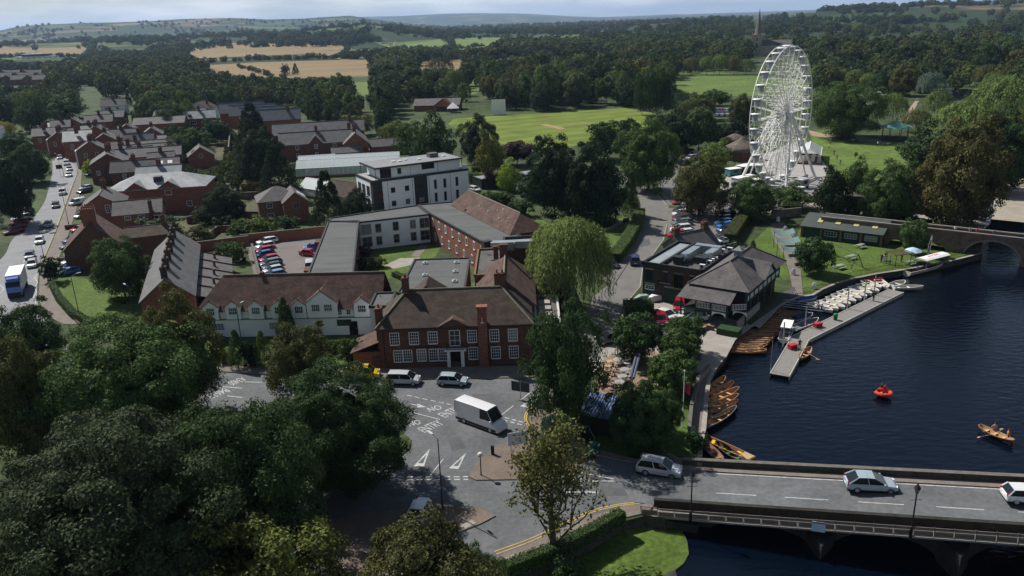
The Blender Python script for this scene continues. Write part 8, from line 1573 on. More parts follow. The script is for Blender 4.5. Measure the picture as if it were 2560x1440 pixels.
def vehicles():
    # road and junction
    car(1204,1062,52,19,'big','white','large white panel van turning in the middle of the junction'); car(1428,1118,40,14,'big','green','dark green van half hidden by the half-bare tree'); car(1648,1184,30,5,'suv','silver','silver SUV with roof rails driving onto the bridge')
    xb_ = lambda px, py: (Vector(G(px, py, 1.9)) - U0).dot(BD)
    t = car(2175,1222,40,2.2,'cross','pale blue-grey','pale grey crossover driving over the bridge', z=zb(xb_(2175,1226))); t = car(2566,1252,40,2.2,'hatch','white','white hatchback cut by the right edge on the bridge', z=zb(xb_(2566,1252)))
    car(1010,958,40,1,'mpv','silver','silver people carrier parked before the hotel front', 'cars before the hotel'); car(1132,960,40,2,'hatch','pale blue-grey','pale blue hatchback parked near the hotel door', 'cars before the hotel'); car(908,945,40,-2,'van','yellow','yellow van behind the big round dark tree', 'cars before the hotel'); car(1046,1298,-14,30,'saloon','white','white car parked at the corner under the brown-tinged tree')
    tr = 'traffic on the main road'
    for x, y, k, c, lb in ((76,645,'hatch','grey','dark grey car second behind the lorry'),(82,666,'hatch','silver','silver car directly behind the lorry'),(100,607,'hatch','white','white car near the side road'),(122,566,'saloon','teal-grey','grey-green car approaching below the lamp post'),(140,518,'estate','black','black car approaching beside the lay-by'),(157,486,'suv','silver','silver car glinting in the sun'),(173,441,'hatch','white','lowest of three cars queueing in the bend'),(174,426,'hatch','silver','middle of three cars queueing in the bend'),(167,412,'suv','white','top one of three cars queueing in the bend'),(150,397,'hatch','silver','silver car behind the three in the bend')): car(x, y, -10, 30, k, c, lb + ' on the main road', tr, detail=y > 500)
    for i, (x, y, c, k) in enumerate(((66,534,'black','hatch'),(62,541,'charcoal','estate'),(54,551,'white','suv'),(49,561,'red','hatch'),(44,572,'maroon','hatch'),(35,584,'maroon','saloon'))): car(x, y, -30, 6, k, c, f'{ORD[i]} car from the top in the left lay-by under the trees', 'cars in the left lay-by', False)
    for x, y, c, k, lb in ((228,439,'blue','hatch','blue car beside the bright shrub'),(212,482,'black','estate','black car beside the pale hipped building'),(216,474,'silver','hatch','silver car above the black one'),(194,512,'white','van','white camper van in front of the slate gabled house'),(206,544,'white','hatch','white car in front of the slate gabled house'),(200,578,'red','hatch','red car in the brick forecourt'),(184,605,'navy','estate','navy car beside the tall tile-roofed house'),(178,620,'charcoal','saloon','dark car below the navy one'),(192,640,'white','van','white van against the tall tile-roofed house wall'),(180,660,'silver','hatch','silver car below the white van'),(176,673,'charcoal','saloon','dark saloon above the bright blue car'),(174,686,'bright blue','hatch','bright blue car nearest the corner lawn')): car(x, y, -30, 7, k, c, lb + ', roadside forecourt', 'cars on the street forecourts', y > 500)
    for i, (x, y, c) in enumerate(((137,337,'maroon'),(138,344,'charcoal'),(134,350,'blue'),(141,356,'black'),(192,384,'charcoal'))): car(x, y, -25, 8, 'hatch', c, f'{ORD[i]} parked car from the far end before the distant street houses', 'cars by the far street houses', False)
    for x, y, c, k, lb in ((668,609,'white','estate','white estate at the wall end'),(664,621,'white','hatch','white convertible beside the white estate'),(661,632,'red','hatch','red car between white and blue ones'),(660,643,'blue','hatch','blue car below the upper red one'),(673,654,'red','hatch','lower red car in the left row'),(677,664,'teal-grey','estate','grey-green car below the lower red one'),(681,673,'charcoal','hatch','dark car in the left row'),(684,682,'silver','hatch','silver car in the left row'),(688,693,'light blue','hatch','light blue car nearest the white wing')): car(x, y, -30, 6, k, c, lb + ', hotel car park', 'cars in the hotel car park')
    car(783,624,-30,3,'hatch','bright blue','blue car facing the flat-roofed wing, hotel car park', 'cars in the hotel car park'); car(776,639,30,3,'saloon','red','red car below the blue one on the right, hotel car park', 'cars in the hotel car park'); t = car(775,676,0,30,'van','silver','silver van with roof rack nose-on, hotel car park', 'cars in the hotel car park')
    car(940,536,30,-4,'hatch','white','white car behind the flat roof before the apartment block'); car(1187,478,26,6,'hatch','white','white car beside the black garage'); car(1586,658,-9,-30,'suv','navy','dark blue SUV driving along the lane'); car(1524,668,30,6,'hatch','black','black car half under the weeping willow')
    for i, (x, y, c, k) in enumerate(((1707,530,'black','estate'),(1702,539,'white','hatch'),(1703,547,'maroon','hatch'),(1706,554,'charcoal','suv'),(1705,562,'grey','estate'),(1705,569,'charcoal','hatch'),(1702,579,'white','suv'),(1712,588,'white','hatch'),(1690,592,'red','hatch'))): car(x, y, -30, 3, k, c, f'{c} car, {ORD[i]} from the top in the left lane parking row', 'left row of the lane parking', False)
    for i, (x, y, c, k) in enumerate(((1814,538,'red','hatch'),(1815,546,'navy','suv'),(1812,553,'charcoal','hatch'),(1812,562,'light blue','estate'),(1814,570,'bright blue','hatch'),(1818,580,'navy','suv'),(1814,592,'charcoal','hatch'),(1812,608,'white','hatch'))): car(x, y, -30, 4, k, c, f'{c} car, {ORD[i]} from the top in the right lane parking row', 'right row of the lane parking', False)
    g = 'cars in the boathouse forecourt'; car(1699,772,-8,30,'mpv','red','red people carrier before the open boathouse bay', g); car(1664,795,30,12,'saloon','white','white saloon beside the clipped hedge', g); car(1730,803,-30,2,'suv','white','white and black car above the pollarded row', g); car(1652,806,6,20,'hatch','red','red car mostly hidden by the clipped hedge', g); car(1527,856,-30,4,'suv','charcoal','dark grey car beside the cafe terrace fence', g); car(1640,845,5,20,'hatch','charcoal','dark car under the round dark tree', g)
    for i, (x, y, c) in enumerate(((1722,382,'charcoal'),(1734,390,'white'),(1726,398,'silver'),(1710,412,'navy'),(1838,482,'charcoal'))): car(x, y, -25, 6, 'hatch', c, f'{c} car, {ORD[i]} from the top near the fairground yard', 'cars by the fairground', False)
    rng = random.Random(3); n = 0
    for r in range(3):
        for i in range(9): car(1788+i*6.5+r*2, 279+r*6, 8, -5, 'hatch', rng.choice(list(PC)[:8]), f'{ORD[i]} car from the left in the {("back","middle","front")[r]} row of the far park car park', 'far park car park', False)
    # lorry
    a = Vector(G(30,772)); c = Vector(G(62,692)); d = a - c; t = thing('lorry', 'white box lorry with blue cab coming down the main road', 'lorry', ((a+c)/2).to_tuple() + (0,), math.atan2(d.y, d.x)); L_ = 9.6
    m = MB(); m.box(-L_/2, L_/2-2.3, -1.25, 1.25, 1.1, 3.9); m.build('box_body', M_WPAINT, t); m = MB(); m.loft([[(x,-1.2*s,.5),(x,-1.2*s,zt),(x,1.2*s,zt),(x,1.2*s,.5)] for x, s, zt in ((L_/2-2.15,1,3.1),(L_/2-.9,1,3.1),(L_/2-.15,.97,2.2),(L_/2,.95,1.2))]); o = m.build('cab', M_PAINT, t); o.color = (.03,.10,.42,1); m = MB(); m.poly([(L_/2-.80,-1.05,3.05),(L_/2-.12,-1.03,2.27),(L_/2-.12,1.03,2.27),(L_/2-.80,1.05,3.05)]); m.build('windscreen', M_CGLASS, t); m = MB(); m.box(L_/2-2.1,L_/2-.6,-.9,.9,3.1,3.7); o = m.build('wind_deflector', M_PAINT, t); o.color = (.03,.10,.42,1); m = MB(); m.box(-L_/2,L_/2-2,-1.1,1.1,.6,1.1); m.build('chassis', M_BLACK, t); m = MB(); m.box(L_/2-.3,L_/2+.06,-1.1,1.1,.35,1.25); m.build('grille', M_BLACK, t)
    for x in (L_/2-1.3, -L_/2+1.6, -L_/2+2.8):
        for s in (-1, 1): m = MB(); m.tube((x,s*1.0,.5),(x,s*1.25,.5),.5,.5,14); m.build('wheel', M_RUB, t)
    for s in (-1, 1): ob('headlight', car_parts('hatch')['head'], t, (L_/2, s*.85, .9))
vehicles()
# ================================================================== people
def human(pose):
    J = {'hip': (0,0,.92), 'chest': (0,.0,1.28), 'neck': (0,0,1.47), 'head': (0,.02,1.63), 'top': (0,.02,1.73)}
    sit = pose == 'sit'; z0 = -.46 if sit else 0; st = .22 if pose == 'walk' else 0
    def s(p): return (p[0], p[1], p[2] + z0)
    V = [s(J['hip']), s(J['chest']), s(J['neck']), s(J['head']), s(J['top'])]; E_ = [(0,1),(1,2),(2,3),(3,4)]; Rd = [.15,.165,.06,.095,.075]
    for sg in (-1, 1):
        n = len(V)
        if sit: leg = [(sg*.1,.02,.90), (sg*.12,.45,.94), (sg*.12,.47,.50), (sg*.12,.60,.48)]
        else: leg = [(sg*.1,0,.86), (sg*.1,sg*st*.6+.03,.48), (sg*.1,sg*st,.07), (sg*.1,sg*st+.16,.04)]
        V += [s(p) for p in leg]; E_ += [(0,n),(n,n+1),(n+1,n+2),(n+2,n+3)]; Rd += [.095,.068,.045,.04]; n = len(V)
        arm = [(sg*.2,0,1.40), (sg*.26,-sg*st*.4-.02,1.13), (sg*.25,-sg*st*.7+.14,.93), (sg*.24,-sg*st*.7+.2,.86)] if not sit else [(sg*.2,0,1.40), (sg*.27,.05,1.14), (sg*.2,.30,1.05), (sg*.18,.38,1.05)]
        V += [s(p) for p in arm]; E_ += [(1,n),(n,n+1),(n+1,n+2),(n+2,n+3)]; Rd += [.058,.046,.036,.034]
    me = bpy.data.meshes.new('person'); me.from_pydata(V, E_, []); o = bpy.data.objects.new('tmp', me); COL.objects.link(o); md = o.modifiers.new('s', 'SKIN'); md.use_smooth_shade = True
    for i, r in enumerate(Rd): me.skin_vertices[0].data[i].radius = (r, r*.8 if i < 2 else r)
    me.skin_vertices[0].data[0].use_root = True; o.modifiers.new('d', 'SUBSURF').levels = 1; r_ = bpy.data.meshes.new_from_object(o.evaluated_get(bpy.context.evaluated_depsgraph_get())); bpy.data.objects.remove(o); r_.name = 'person'
    r_.materials.clear(); [r_.materials.append(m) for m in (M_OCOL, M_SKIN, mat('dark_trousers', (.03,.035,.05), .8, .2, 3.), mat('brown_hair', (.05,.03,.018), .8, .2, 4.))]
    for f in r_.polygons:
        c = f.center; z = c.z - z0; f.material_index = (3 if (z > 1.66 or (z > 1.56 and c.y < -.01)) else 1) if z > 1.46 else (1 if (abs(c.x) > .2 and z < 1.16) else (0 if z > .93 and not (sit and c.y > .18) else 2))
    return r_
def people():
    M = {p: human(p) for p in ('stand', 'walk', 'sit')}; rng = random.Random(6); CL = {'white': (.7,.7,.68), 'black': (.02,.02,.022), 'blue': (.05,.10,.26), 'red': (.42,.04,.04), 'grey': (.25,.25,.26), 'pink': (.55,.25,.27), 'orange': (.55,.2,.04), 'green': (.06,.16,.08)}
    def one(x, y, z, pose, col, where, g):
        p = G(x, y, z); o = tag(ob('person', M[pose], None, (p[0], p[1], z), rng.uniform(0, 6.28)), f'person in a {col} top {where}', 'person', g); o.color = CL[col] + (1,); s = rng.uniform(.94, 1.05); o.scale = (s, s, s); return o
    for x, y, c, w in ((2183,752,'black','standing on the jetty beside the hire boats'),(1998,874,'black','standing at the jetty elbow above the small rowing boat')): one(x, y, -.66, 'stand', c, w, 'people on the jetty')
    for i, (x, y, c) in enumerate(((2045,783,'pink'),(2053,786,'blue'))): one(x, y, -.66, 'stand', c, f'on the boarding edge by the {("leftmost", "second")[i]} hire boat', 'people on the jetty')
    for x, y, c, w in ((2203,657,'black','left of the white board on the lawn'),(2212,652,'black','behind the white board on the lawn'),(2224,662,'grey','beside the white post on the lawn'),(2253,654,'black','under the wooden pergola')): one(x, y, 0, 'stand', c, w, 'people on the boathouse lawn')
    for i, (x, y) in enumerate(((2066,538),(2074,536),(2112,540),(2128,542),(2153,546),(2196,552),(2214,553))): one(x, y, 0, 'walk', ('white','grey','blue','black','white','red','pink')[i], f'{ORD[i]} from the left behind the green boat shed', 'people behind the boat shed')
    for i, k in enumerate((24.5,27.,28.2,31.,45.)): p = (OBA.x + math.cos(OBa)*k - math.sin(OBa)*1.2, OBA.y + math.sin(OBa)*k + math.cos(OBa)*1.2); o = tag(ob('person', M['walk'], None, (p[0], p[1], 3.27), OBa), f'person {ORD[i]} from the left crossing the old brick bridge', 'person', 'people on the old bridge'); o.color = CL[('white','grey','red','blue','black')[i]] + (1,)
    for i, (x, y) in enumerate(((2125,356),(2132,355),(2139,357))): one(x, y, 0, 'sit', ('grey','white','black')[i], f'{ORD[i]} from the left on the lawn under the chestnut', 'people on the park lawn').location.z = 0
    for i, (x, y) in enumerate(((2194,366),(2201,365),(2212,367))): one(x, y, 0, 'stand', ('white','blue','black')[i], f'{ORD[i]} from the left below the bandstand', 'people on the park lawn')
    for i, (x, y) in enumerate(((2292,254),(2298,256),(2302,259),(2273,272),(2281,278),(2270,288),(2284,292),(2294,264))): one(x, y, 0, 'walk', ('white','pink','grey','red','black','white','orange','blue')[i], f'{ORD[i]} in the sandy park path crowd', 'people on the park path')
    for i, (x, y) in enumerate(((2076,362),(2082,350),(2072,372),(2092,400),(2100,412),(2085,388))): one(x, y, 0, 'walk', ('black','grey','white','black','blue','black')[i], f'{ORD[i]} walking beside the big wheel', 'people beside the wheel')
    for i, (x, y) in enumerate(((1695,513),(1700,515))): one(x, y, 0, 'walk', ('black','white')[i], f'{("left", "right")[i]} of the pair by the red planter', 'people by the lane')
    for x, y, z, c, w in ((2203,978,ZW+.3,'black','steering the orange-red dinghy'),(2212,982,ZW+.3,'red','sitting in the bow of the orange-red dinghy'),(2485,1082,ZW+.2,'pink','rowing the wooden boat near the right edge'),(2518,1098,ZW+.2,'orange','in the stern of the boat near the right edge'),(2014,886,ZW+.2,'orange','in the small rowing boat beside the jetty elbow'),(2293,680,ZW+.6,'blue','seated in the canopied trip boat')): one(x, y, z, 'sit', c, w, 'people in boats')
people()
# ================================================================== street and garden furniture
def furniture():
    def post(b, x, y, z0, z1, r, n=6): b.tube((x,y,z0),(x,y,z1),r,r*.8,n); return b
    def lamp(x, y, yt, arm, lb):
        p = G(x, y); h = HGT(p[0], p[1], yt); t = thing('street_lamp', lb, 'street lamp', (p[0], p[1], 0), arm, 'street lamps'); m = MB(); m.lathe([(.12,0),(.1,1.1),(.07,1.2),(.05,h)], 8); m.tube((0,0,h-.05),(1.1,0,h+.15),.035,.03,5); m.build('post', M_DARK, t); m = MB(); m.loft([[(x_,-.13*s,h+.12),(x_,-.08*s,h+.2),(x_,.08*s,h+.2),(x_,.13*s,h+.12)] for x_, s in ((.9,.6),(1.1,1),(1.6,1),(1.75,.5))]); m.build('lamp_head', mat('lamp_grey', (.5,.5,.5), .5, .05, 1.), t)
    for a in ((1107,1275,1098,2.2,'tall lamp post beside the give-way triangles'),(173,566,468,2.6,'lamp post on the main road pavement by the silver car'),(112,652,608,2.4,'lamp post on the kerb by the dark shrub'),(201,800,690,1.,'lamp post at the left end of the corner lawn'),(341,818,716,2.4,'lamp post at the right end of the corner lawn'),(606,868,765,1.2,'lamp post before the white dormer wing'),(160,440,408,2.5,'lamp post at the bend of the main road'),(150,420,385,2.5,'farther lamp post at the bend of the main road')): lamp(*a)
    for x, y, yt, lb in ((2005,530,504,'globe lamp on the walk left of the green boat shed'),(2165,538,518,'globe lamp on the walk behind the green boat shed'),(1203,1190,1133,'stubby globe lamp on the splitter island'),(1838,410,360,'globe lamp beside the round pavilion')):
        p = G(x, y); h = HGT(p[0], p[1], yt); t = thing('globe_lamp', lb, 'lamp', (p[0], p[1], 0), 0, 'globe lamps'); m = MB(); m.lathe([(.1,0),(.06,.5),(.05,h-.4)], 8); m.build('post', M_DARK, t); m = MB(); m.lathe([(.05,h-.42),(.26,h-.3),(.3,h-.12),(.2,h+.04),(.03,h+.1)], 10); m.build('globe', mat('frosted_globe', (.6,.58,.55), .4, .05, 1.), t)
    def sign(x, y, yt, w, hh, rz, lb, c, posts=1, txt=None, tc=None):
        p = G(x, y); h = HGT(p[0], p[1], yt); t = thing('road_sign', lb, 'sign', (p[0], p[1], 0), rz, None); m = MB(); [m.tube((s,.05,0),(s,.05,h),.05,.05,6) for s in ((0,) if posts == 1 else (-w*.35, w*.35))]; m.build('posts', M_METAL, t); m = MB(); m.box(-w/2,w/2,-.03,.02,h-hh,h); m.build('panel', mat('sign_' + lb.split()[0], c, .5, .05, 1.), t)
        for k, (tx, s, zz) in enumerate(txt or ()): text_obj('sign_lettering', tx, s, tc or M_BLACK, (0, -.035, h - zz), (math.pi/2, 0, 0), t, .003)
    sign(1296,1145,1080,2.2,1.5,.25,'white direction sign on the splitter island behind the half-bare tree',(.5,.52,.55),2); sign(1302,998,955,2.4,1.3,2.75,'dark back of a direction sign by the ivy-clad tree',(.05,.055,.06)); sign(1690,508,470,2.4,1.9,.1,'white car park sign standing in a red planter',(.68,.70,.74)); sign(1565,575,545,1.6,1.0,.4,'black board sign above the long clipped hedge',(.015,.015,.017)); sign(152,440,412,1.8,1.4,.4,'dark road sign at the bend of the main road',(.06,.07,.07)); sign(920,1160,1113,.6,.3,0,'small red and white sign under the big round dark tree',(.55,.05,.05))
    p = G(1689,511); t = thing('planter', 'round red flower planter at the foot of the car park sign', 'planter', (p[0], p[1], 0)); MB().lathe([(.9,0),(1.1,.5),(1.05,.55)], 12).build('tub', mat('red_planter', (.28,.07,.05), .8, .2, 2.), t); MB().lathe([(.95,.55),(.7,.75),(.1,.85)], 10).build('flowers', mat('red_bloom', (.3,.05,.04), .9, .4, 4.), t)
    p = G(1232,1138); t = thing('bollard', 'black bollard at the top of the splitter island', 'bollard', (p[0], p[1], .1)); MB().box(-.18,.18,-.1,.1,0,1.).build('body', M_BLACK, t); MB().box(-.2,.2,-.12,.12,1.,1.08).build('cap', M_DARK, t)
    # lawn furniture
    for x, y, lb in ((2150,620,'picnic table in the middle of the lawn'),(2127,648,'picnic table right of the swing frame'),(2098,672,'picnic bench below the swing frame'),(2275,662,'picnic table under the blue parasol')):
        p = G(x, y); t = thing('picnic_table', lb, 'table', (p[0], p[1], 0), .5, 'picnic tables'); w_ = mat('grey_green_wood', (.26,.30,.25), .8, .15, 3.)
        for i in range(4): MB().box(-.9,.9,-.4+i*.2,-.22+i*.2,.72,.76).build('top_plank', w_, t)
        for s in (-.75, .75): MB().box(-.9,.9,s-.14,s+.14,.42,.46).build('seat_plank', w_, t)
        for s in (-.6, .6): m = MB(); m.tube((s,-.7,0),(s,-.2,.72),.04,.04,4); m.tube((s,.7,0),(s,.2,.72),.04,.04,4); m.tube((s,-.85,.4),(s,.85,.4),.04,.04,4); m.build('leg_frame', w_, t)
    p, q = Vector(G(2076,640)), Vector(G(2118,660)); d = q-p; t = thing('swing_frame', 'green timber swing frame with two seats on the lawn', 'swing', (p.x, p.y, 0), math.atan2(d.y, d.x)); L_ = d.length + 3; sg = mat('moss_timber', (.07,.10,.06), .8, .2, 3.)
    MB().tube((0,0,2.7),(L_,0,2.7),.09,.09,6).build('cross_beam', sg, t)
    for x in (0, L_):
        for s in (-1.3, 1.3): MB().tube((x,s,0),(x,0,2.7),.08,.08,6).build('leg', sg, t)
        MB().tube((x,-.7,1.25),(x,.7,1.25),.05,.05,5).build('brace', sg, t)
    for x in (L_*.3, L_*.7): m = MB(); m.box(x-.4,x+.4,-.15,.15,.5,.55); m.tube((x-.35,0,.5),(x-.35,0,2.7),.012,.012,4); m.tube((x+.35,0,.5),(x+.35,0,2.7),.012,.012,4); m.build('swing_seat', M_TIMBER, t)
    for i, (x, y, w) in enumerate(((1956,612,4.2),(1966,634,4.4),(1980,656,4.2))):
        p = G(x, y); t = thing('shade_sail', f'{("upper", "middle", "lower")[i]} grey-green shade sail over the garden path', 'shade sail', (p[0], p[1], 0), -.1, 'shade sails over the path'); m = MB(); g = [[((u-.5)*w, (v-.5)*2.4, 2.7 + .5*(u-.5)**2*4*(.6) + .35*(v-.5) - .25*(1-(2*u-1)**2)) for u in np.linspace(0,1,7)] for v in np.linspace(0,1,4)]; m.loft(g, 0, False, False); m.build('sail', mat('sail_cloth', (.11,.19,.17), .8, .06, 1.), t, smooth=True)
        for s in (-w/2, w/2): MB().tube((s,-1.7,0),(s,-1.7,3.2),.06,.05,6).build('post', M_DARK, t)
    for i, (x, y) in enumerate(((1945,554),(1963,578),(1985,594),(1983,687),(2034,722),(2208,653))):
        p = G(x, y); t = thing('a_board', f'white arched pavement board, {ORD[i]} counted from the top of the garden path', 'sign board', (p[0], p[1], 0), .3, 'white pavement boards')
        for s in (-1, 1): m = MB(); pts = [(-.34,0),(.34,0),(.34,.85),(.2,1.1),(-.2,1.1),(-.34,.85)]; m.add([(a, s*(.3 - .25*b_/1.1), b_+.05) for a, b_ in pts] + [(a, s*(.27 - .25*b_/1.1), b_+.05) for a, b_ in pts], [tuple(range(6)), tuple(range(11,5,-1))] + [(k, 6+k, 6+(k+1) % 6, (k+1) % 6) for k in range(6)]); m.build('panel', M_WPAINT, t)
    p = G(2245,662); t = thing('pergola', 'wooden pergola on the lawn beside the river railing', 'pergola', (p[0], p[1], 0), .25); pw = mat('brown_timber', (.10,.085,.05), .8, .2, 3.)
    for x in (-1.6, 1.6):
        for y in (-1.2, 1.2): MB().tube((x,y,0),(x,y,2.3),.07,.07,6).build('post', pw, t)
    for i in range(7): MB().box(-1.8+i*.6-.05,-1.8+i*.6+.05,-1.6,1.6,2.35,2.5).build('rafter', pw, t)
    for y in (-1.2, 1.2): MB().box(-2.,2.,y-.06,y+.06,2.22,2.34).build('beam', pw, t)
    p = G(2279,655); t = thing('parasol', 'pale blue parasol over a picnic table on the lawn', 'parasol', (p[0], p[1], 0)); MB().lathe([(1.6,2.1),(.9,2.55),(.03,2.85)], 8).build('canopy', mat('parasol_cloth', (.42,.55,.66), .8, .05, 1.), t); MB().tube((0,0,0),(0,0,2.8),.03,.03,6).build('pole', M_WPAINT, t)
    p = G(2316,642); t = thing('feather_flag', 'curved white feather flag by the lawn tree', 'flag', (p[0], p[1], 0), .3); m = MB(); m.tube((0,0,0),(0,0,1.6),.03,.03,5); m.tube((0,0,1.6),(.5,0,4.2),.025,.02,5); m.build('pole', M_METAL, t); m = MB(); m.loft([[(a,-.015,z),(b_,-.015,z),(b_,.015,z),(a,.015,z)] for z, a, b_ in ((.5,.02,.55),(1.6,.04,.7),(2.8,.2,.8),(3.7,.42,.85),(4.2,.52,.6))]); fo = m.build('flag_cloth', M_WPAINT, t); m = MB(); m.loft([[(a,-.02,z),(b_,-.02,z),(b_,.02,z),(a,.02,z)] for z, a, b_ in ((.9,.15,.45),(2.2,.22,.6),(3.2,.4,.7))]); m.build('flag_print', mat('dull_red_print', (.3,.08,.07), .8, .1, 1.), fo)
    p = G(1706,1068); h = 7.; t = thing('flagpole', 'white flagpole with a red flag beside the river walk', 'flagpole', (p[0], p[1], 0)); MB().lathe([(.07,0),(.04,h),(.1,h+.03),(.1,h+.12),(.02,h+.2)], 8).build('pole', M_WPAINT, t); m = MB(); m.loft([[(.05+k*.12, .08*math.sin(k*1.3), h-1.2-k*.12),(.05+k*.12, .08*math.sin(k*1.3)+.02, h-2.5-k*.1)] for k in range(7)], 0, False, False); m.build('flag', mat('red_flag', (.42,.03,.06), .8, .3, 3.), t)
    # railing along the lawn edge
    pts = [G(*q) for q in ((2005,735),(2040,728),(2088,705),(2138,691),(2193,680),(2258,668))]; t = thing('lawn_railing', 'dark iron railing along the river edge of the lawn', 'fence', (*pts[0], 0)); o = Vector(pts[0]); rm = MB()
    for i in range(len(pts)-1):
        a, c = Vector(pts[i])-o, Vector(pts[i+1])-o; d = c-a; n = max(2, int(d.length/.28)); [rm.tube((a.x,a.y,z),(c.x,c.y,z),.025,.025,4) for z in (.15,.95)]
        for k in range(n): q = a + d*k/n; rm.tube((q.x,q.y,0),(q.x,q.y,1.),.02,.02,4)
    stuff(rm.build('bars', M_BLACK, t)); pts = [G(*q) for q in ((2300,660),(2360,648),(2425,628),(2400,622))]; t = thing('landing_fence', 'low dark fence round the landing stage by the old bridge', 'fence', (*pts[0], 0)); o = Vector(pts[0]); rm = MB()
    for i in range(3):
        a, c = Vector(pts[i])-o, Vector(pts[i+1])-o; d = c-a; n = max(2, int(d.length/.35)); [rm.tube((a.x,a.y,z),(c.x,c.y,z),.03,.03,4) for z in (.2,.6,1.0)]; [rm.tube((a.x+d.x*k/n,a.y+d.y*k/n,0),(a.x+d.x*k/n,a.y+d.y*k/n,1.05),.025,.025,4) for k in range(n+1)]
    stuff(rm.build('bars', M_BLACK, t))
    # cafe terrace
    k = 0
    for x, y in ((1550,893),(1544,910),(1571,918),(1562,935),(1556,952),(1549,967)):
        p = G(x, y); t = thing('round_table', f'{ORD[k]} round silver table from the top of the cafe terrace', 'table', (p[0], p[1], 0), 0, 'round cafe tables'); k += 1; MB().lathe([(.62,.71),(.64,.73),(.62,.75)], 16).build('table_top', mat('brushed_steel', (.5,.5,.48), .4, .1, 2., metal=.5), t); MB().lathe([(.3,0),(.05,.05),(.04,.71)], 8).build('pedestal', M_METAL, t)
    cm = MB(); cm.box(-.2,.2,-.2,.2,.43,.46); cm.box(-.2,.2,.18,.21,.46,.85); [cm.tube((a*.18,b_*.18,0),(a*.18,b_*.18,.43),.02,.02,4) for a in (-1,1) for b_ in (-1,1)]; ch = cm.mesh('cafe_chair', M_METAL); cw = cm.mesh('wooden_chair', M_WOODP); rng = random.Random(2); k = 0
    for x, y in ((1550,893),(1544,910),(1571,918),(1562,935),(1556,952),(1549,967)):
        p = G(x, y)
        for j in range(3): u = j*2.1 + rng.uniform(0, 1); tag(ob('cafe_chair', ch, None, (p[0]+.95*math.cos(u), p[1]+.95*math.sin(u), .012), u - math.pi/2), f'{ORD[j]} silver chair round the {ORD[k]} round table on the cafe terrace', 'chair', 'silver cafe chairs')
        k += 1
    for k, (x, y) in enumerate(((1523,915),(1518,927),(1512,938),(1508,949),(1504,962))):
        p = G(x, y); t = thing('square_table', f'{ORD[k]} square wooden table from the top of the cafe terrace', 'table', (p[0], p[1], 0), .3, 'wooden cafe tables'); MB().box(-.42,.42,-.42,.42,.71,.75).build('table_top', M_WOODP, t); m = MB(); [m.tube((a*.36,b_*.36,0),(a*.36,b_*.36,.71),.03,.03,4) for a in (-1,1) for b_ in (-1,1)]; m.build('legs', M_WOOD, t)
        for j in range(2): tag(ob('wooden_chair', cw, None, (p[0]+(.75 if j else -.7), p[1]-.25, .012), 1.57 if not j else -1.57), f'{("left", "right")[j]} wooden chair at the {ORD[k]} square table of the cafe terrace', 'chair', 'wooden cafe chairs')
    a, c = Vector(G(1598,876,2.4)), Vector(G(1580,945,2.4)); d = c-a; t = thing('rolled_awning', 'long folded dark awning bar dividing the cafe terrace', 'awning', (a.x, a.y, 0), math.atan2(d.y, d.x)); 
    for s in (-.2, .2): MB().tube((0,s,2.4),(d.length,s,2.4),.17,.17,8).build('roll', mat('awning_grey', (.09,.10,.14), .6, .1, 1.), t)
    for x in (.3, d.length-.3): MB().tube((x,0,0),(x,0,2.3),.06,.06,6).build('post', M_DARK, t)
    pts = [G(1538,885), G(1582,893)]; d = Vector(pts[1])-Vector(pts[0]); t = thing('picket_fence', 'short white picket fence at the top of the cafe terrace', 'fence', (*pts[0], 0), math.atan2(d.y, d.x)); m = MB(); [m.box(i*.2,i*.2+.09,-.02,.02,0,.9) for i in range(int(d.length/.2))]; stuff(m.build('pickets', M_WPAINT, t)); m = MB(); [m.box(0,d.length,.02,.05,z,z+.07) for z in (.25,.65)]; m.build('rails', M_WPAINT, t)
    for lb, x, y, c in (('boat trailer load under a white sheet by the boathouse doors',1640,752,(.6,.6,.6)),('stack of green and white boats at the boathouse corner',1608,752,(.25,.34,.30))):
        p = G(x, y); t = thing('covered_stack', lb, 'boat stack', (p[0], p[1], 0), .3); m = MB(); m.loft([[(q,-.7*s,.2),(q,-.5*s,.9*s+.2),(q,.5*s,.9*s+.2),(q,.7*s,.2)] for q, s in ((-1.6,.5),(-.6,1),(.7,.9),(1.7,.3))]); o_ = m.build('cover', M_OCOL, t); o_.color = c + (1,); MB().box(-1.2,1.2,-.5,.5,0,.2).build('cradle', M_DARK, t)
furniture()
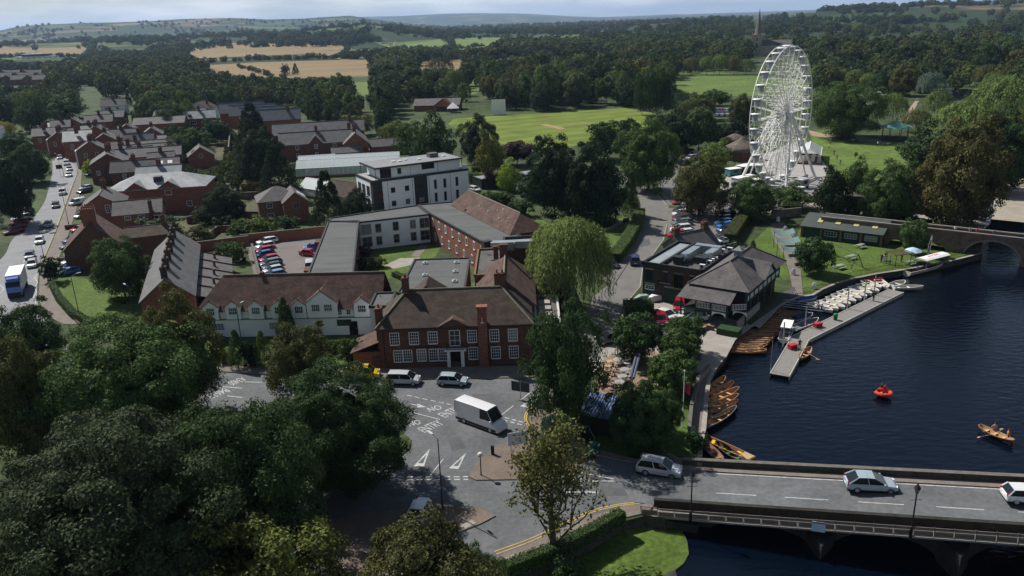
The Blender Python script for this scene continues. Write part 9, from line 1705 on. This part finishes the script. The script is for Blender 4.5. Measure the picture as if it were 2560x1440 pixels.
# ================================================================== haze: the air between the camera and the hills
def haze():
    m, nt, N, L, o = _nodes('haze'); v = N.new('ShaderNodeVolumePrincipled'); v.inputs['Color'].default_value = (.48,.68,1,1); v.inputs['Density'].default_value = HAZE_D; v.inputs['Anisotropy'].default_value = .25; L.new(v.outputs[0], o.inputs['Volume'])
    b = MB(); b.box(-32000,32000,-32000,32000,-6,HAZE_TOP); h = b.build('haze', m); stuff(h)
HAZE_D = 5.2e-5; HAZE_TOP = 330.
haze()
# ------------------------------------------------------------------ pieces built together that can be told apart become parts of their own
SPLIT = {'legs': 'leg', 'wheels': 'wheel', 'posts': 'post', 'canopy_posts': 'canopy_post', 'poles': 'pole', 'roof_posts': 'roof_post', 'downpipes': 'downpipe', 'rails': 'rail', 'roof_hatches': 'roof_hatch', 'roof_vents': 'roof_vent', 'benches': 'bench', 'duct_feet': 'duct_foot', 'duct_bends': 'duct_bend', 'feet': 'foot', 'shaded_openings': 'shaded_opening', 'glass_screens': 'glass_screen', 'glazing': 'glazing_panel', 'arch_brackets': 'arch_bracket', 'chassis_rails': 'rail', 'centre_line': 'line_dash', 'sash': 'sash', 'terrace_glass': 'glass_panel', 'platform_fence': 'fence_panel', 'fan_housing': 'fan_housing', 'duct_run': 'duct_section', 'gable_roof': 'gable_slope', 'end_wall': 'end_wall_piece'}
for o in [o for o in bpy.data.objects if o.type == 'MESH' and o.parent and o.name.split('.')[0] in SPLIT]:
    me = o.data; n = len(me.vertices); par = list(range(n))
    def find(a):
        while par[a] != a: par[a] = par[par[a]]; a = par[a]
        return a
    for e in me.edges: par[find(e.vertices[0])] = find(e.vertices[1])
    isl = {}
    for f in me.polygons: isl.setdefault(find(f.vertices[0]), []).append(tuple(f.vertices))
    if len(isl) < 2: continue
    for fs in isl.values():
        b = MB(); ids = sorted({i for f in fs for i in f}); ix = {i: k for k, i in enumerate(ids)}; b.add([me.vertices[i].co for i in ids], [tuple(ix[i] for i in f) for f in fs])
        q = b.build(SPLIT[o.name.split('.')[0]], me.materials[0], o.parent, o.location, tuple(o.rotation_euler)); q.color = o.color
    bpy.data.objects.remove(o)
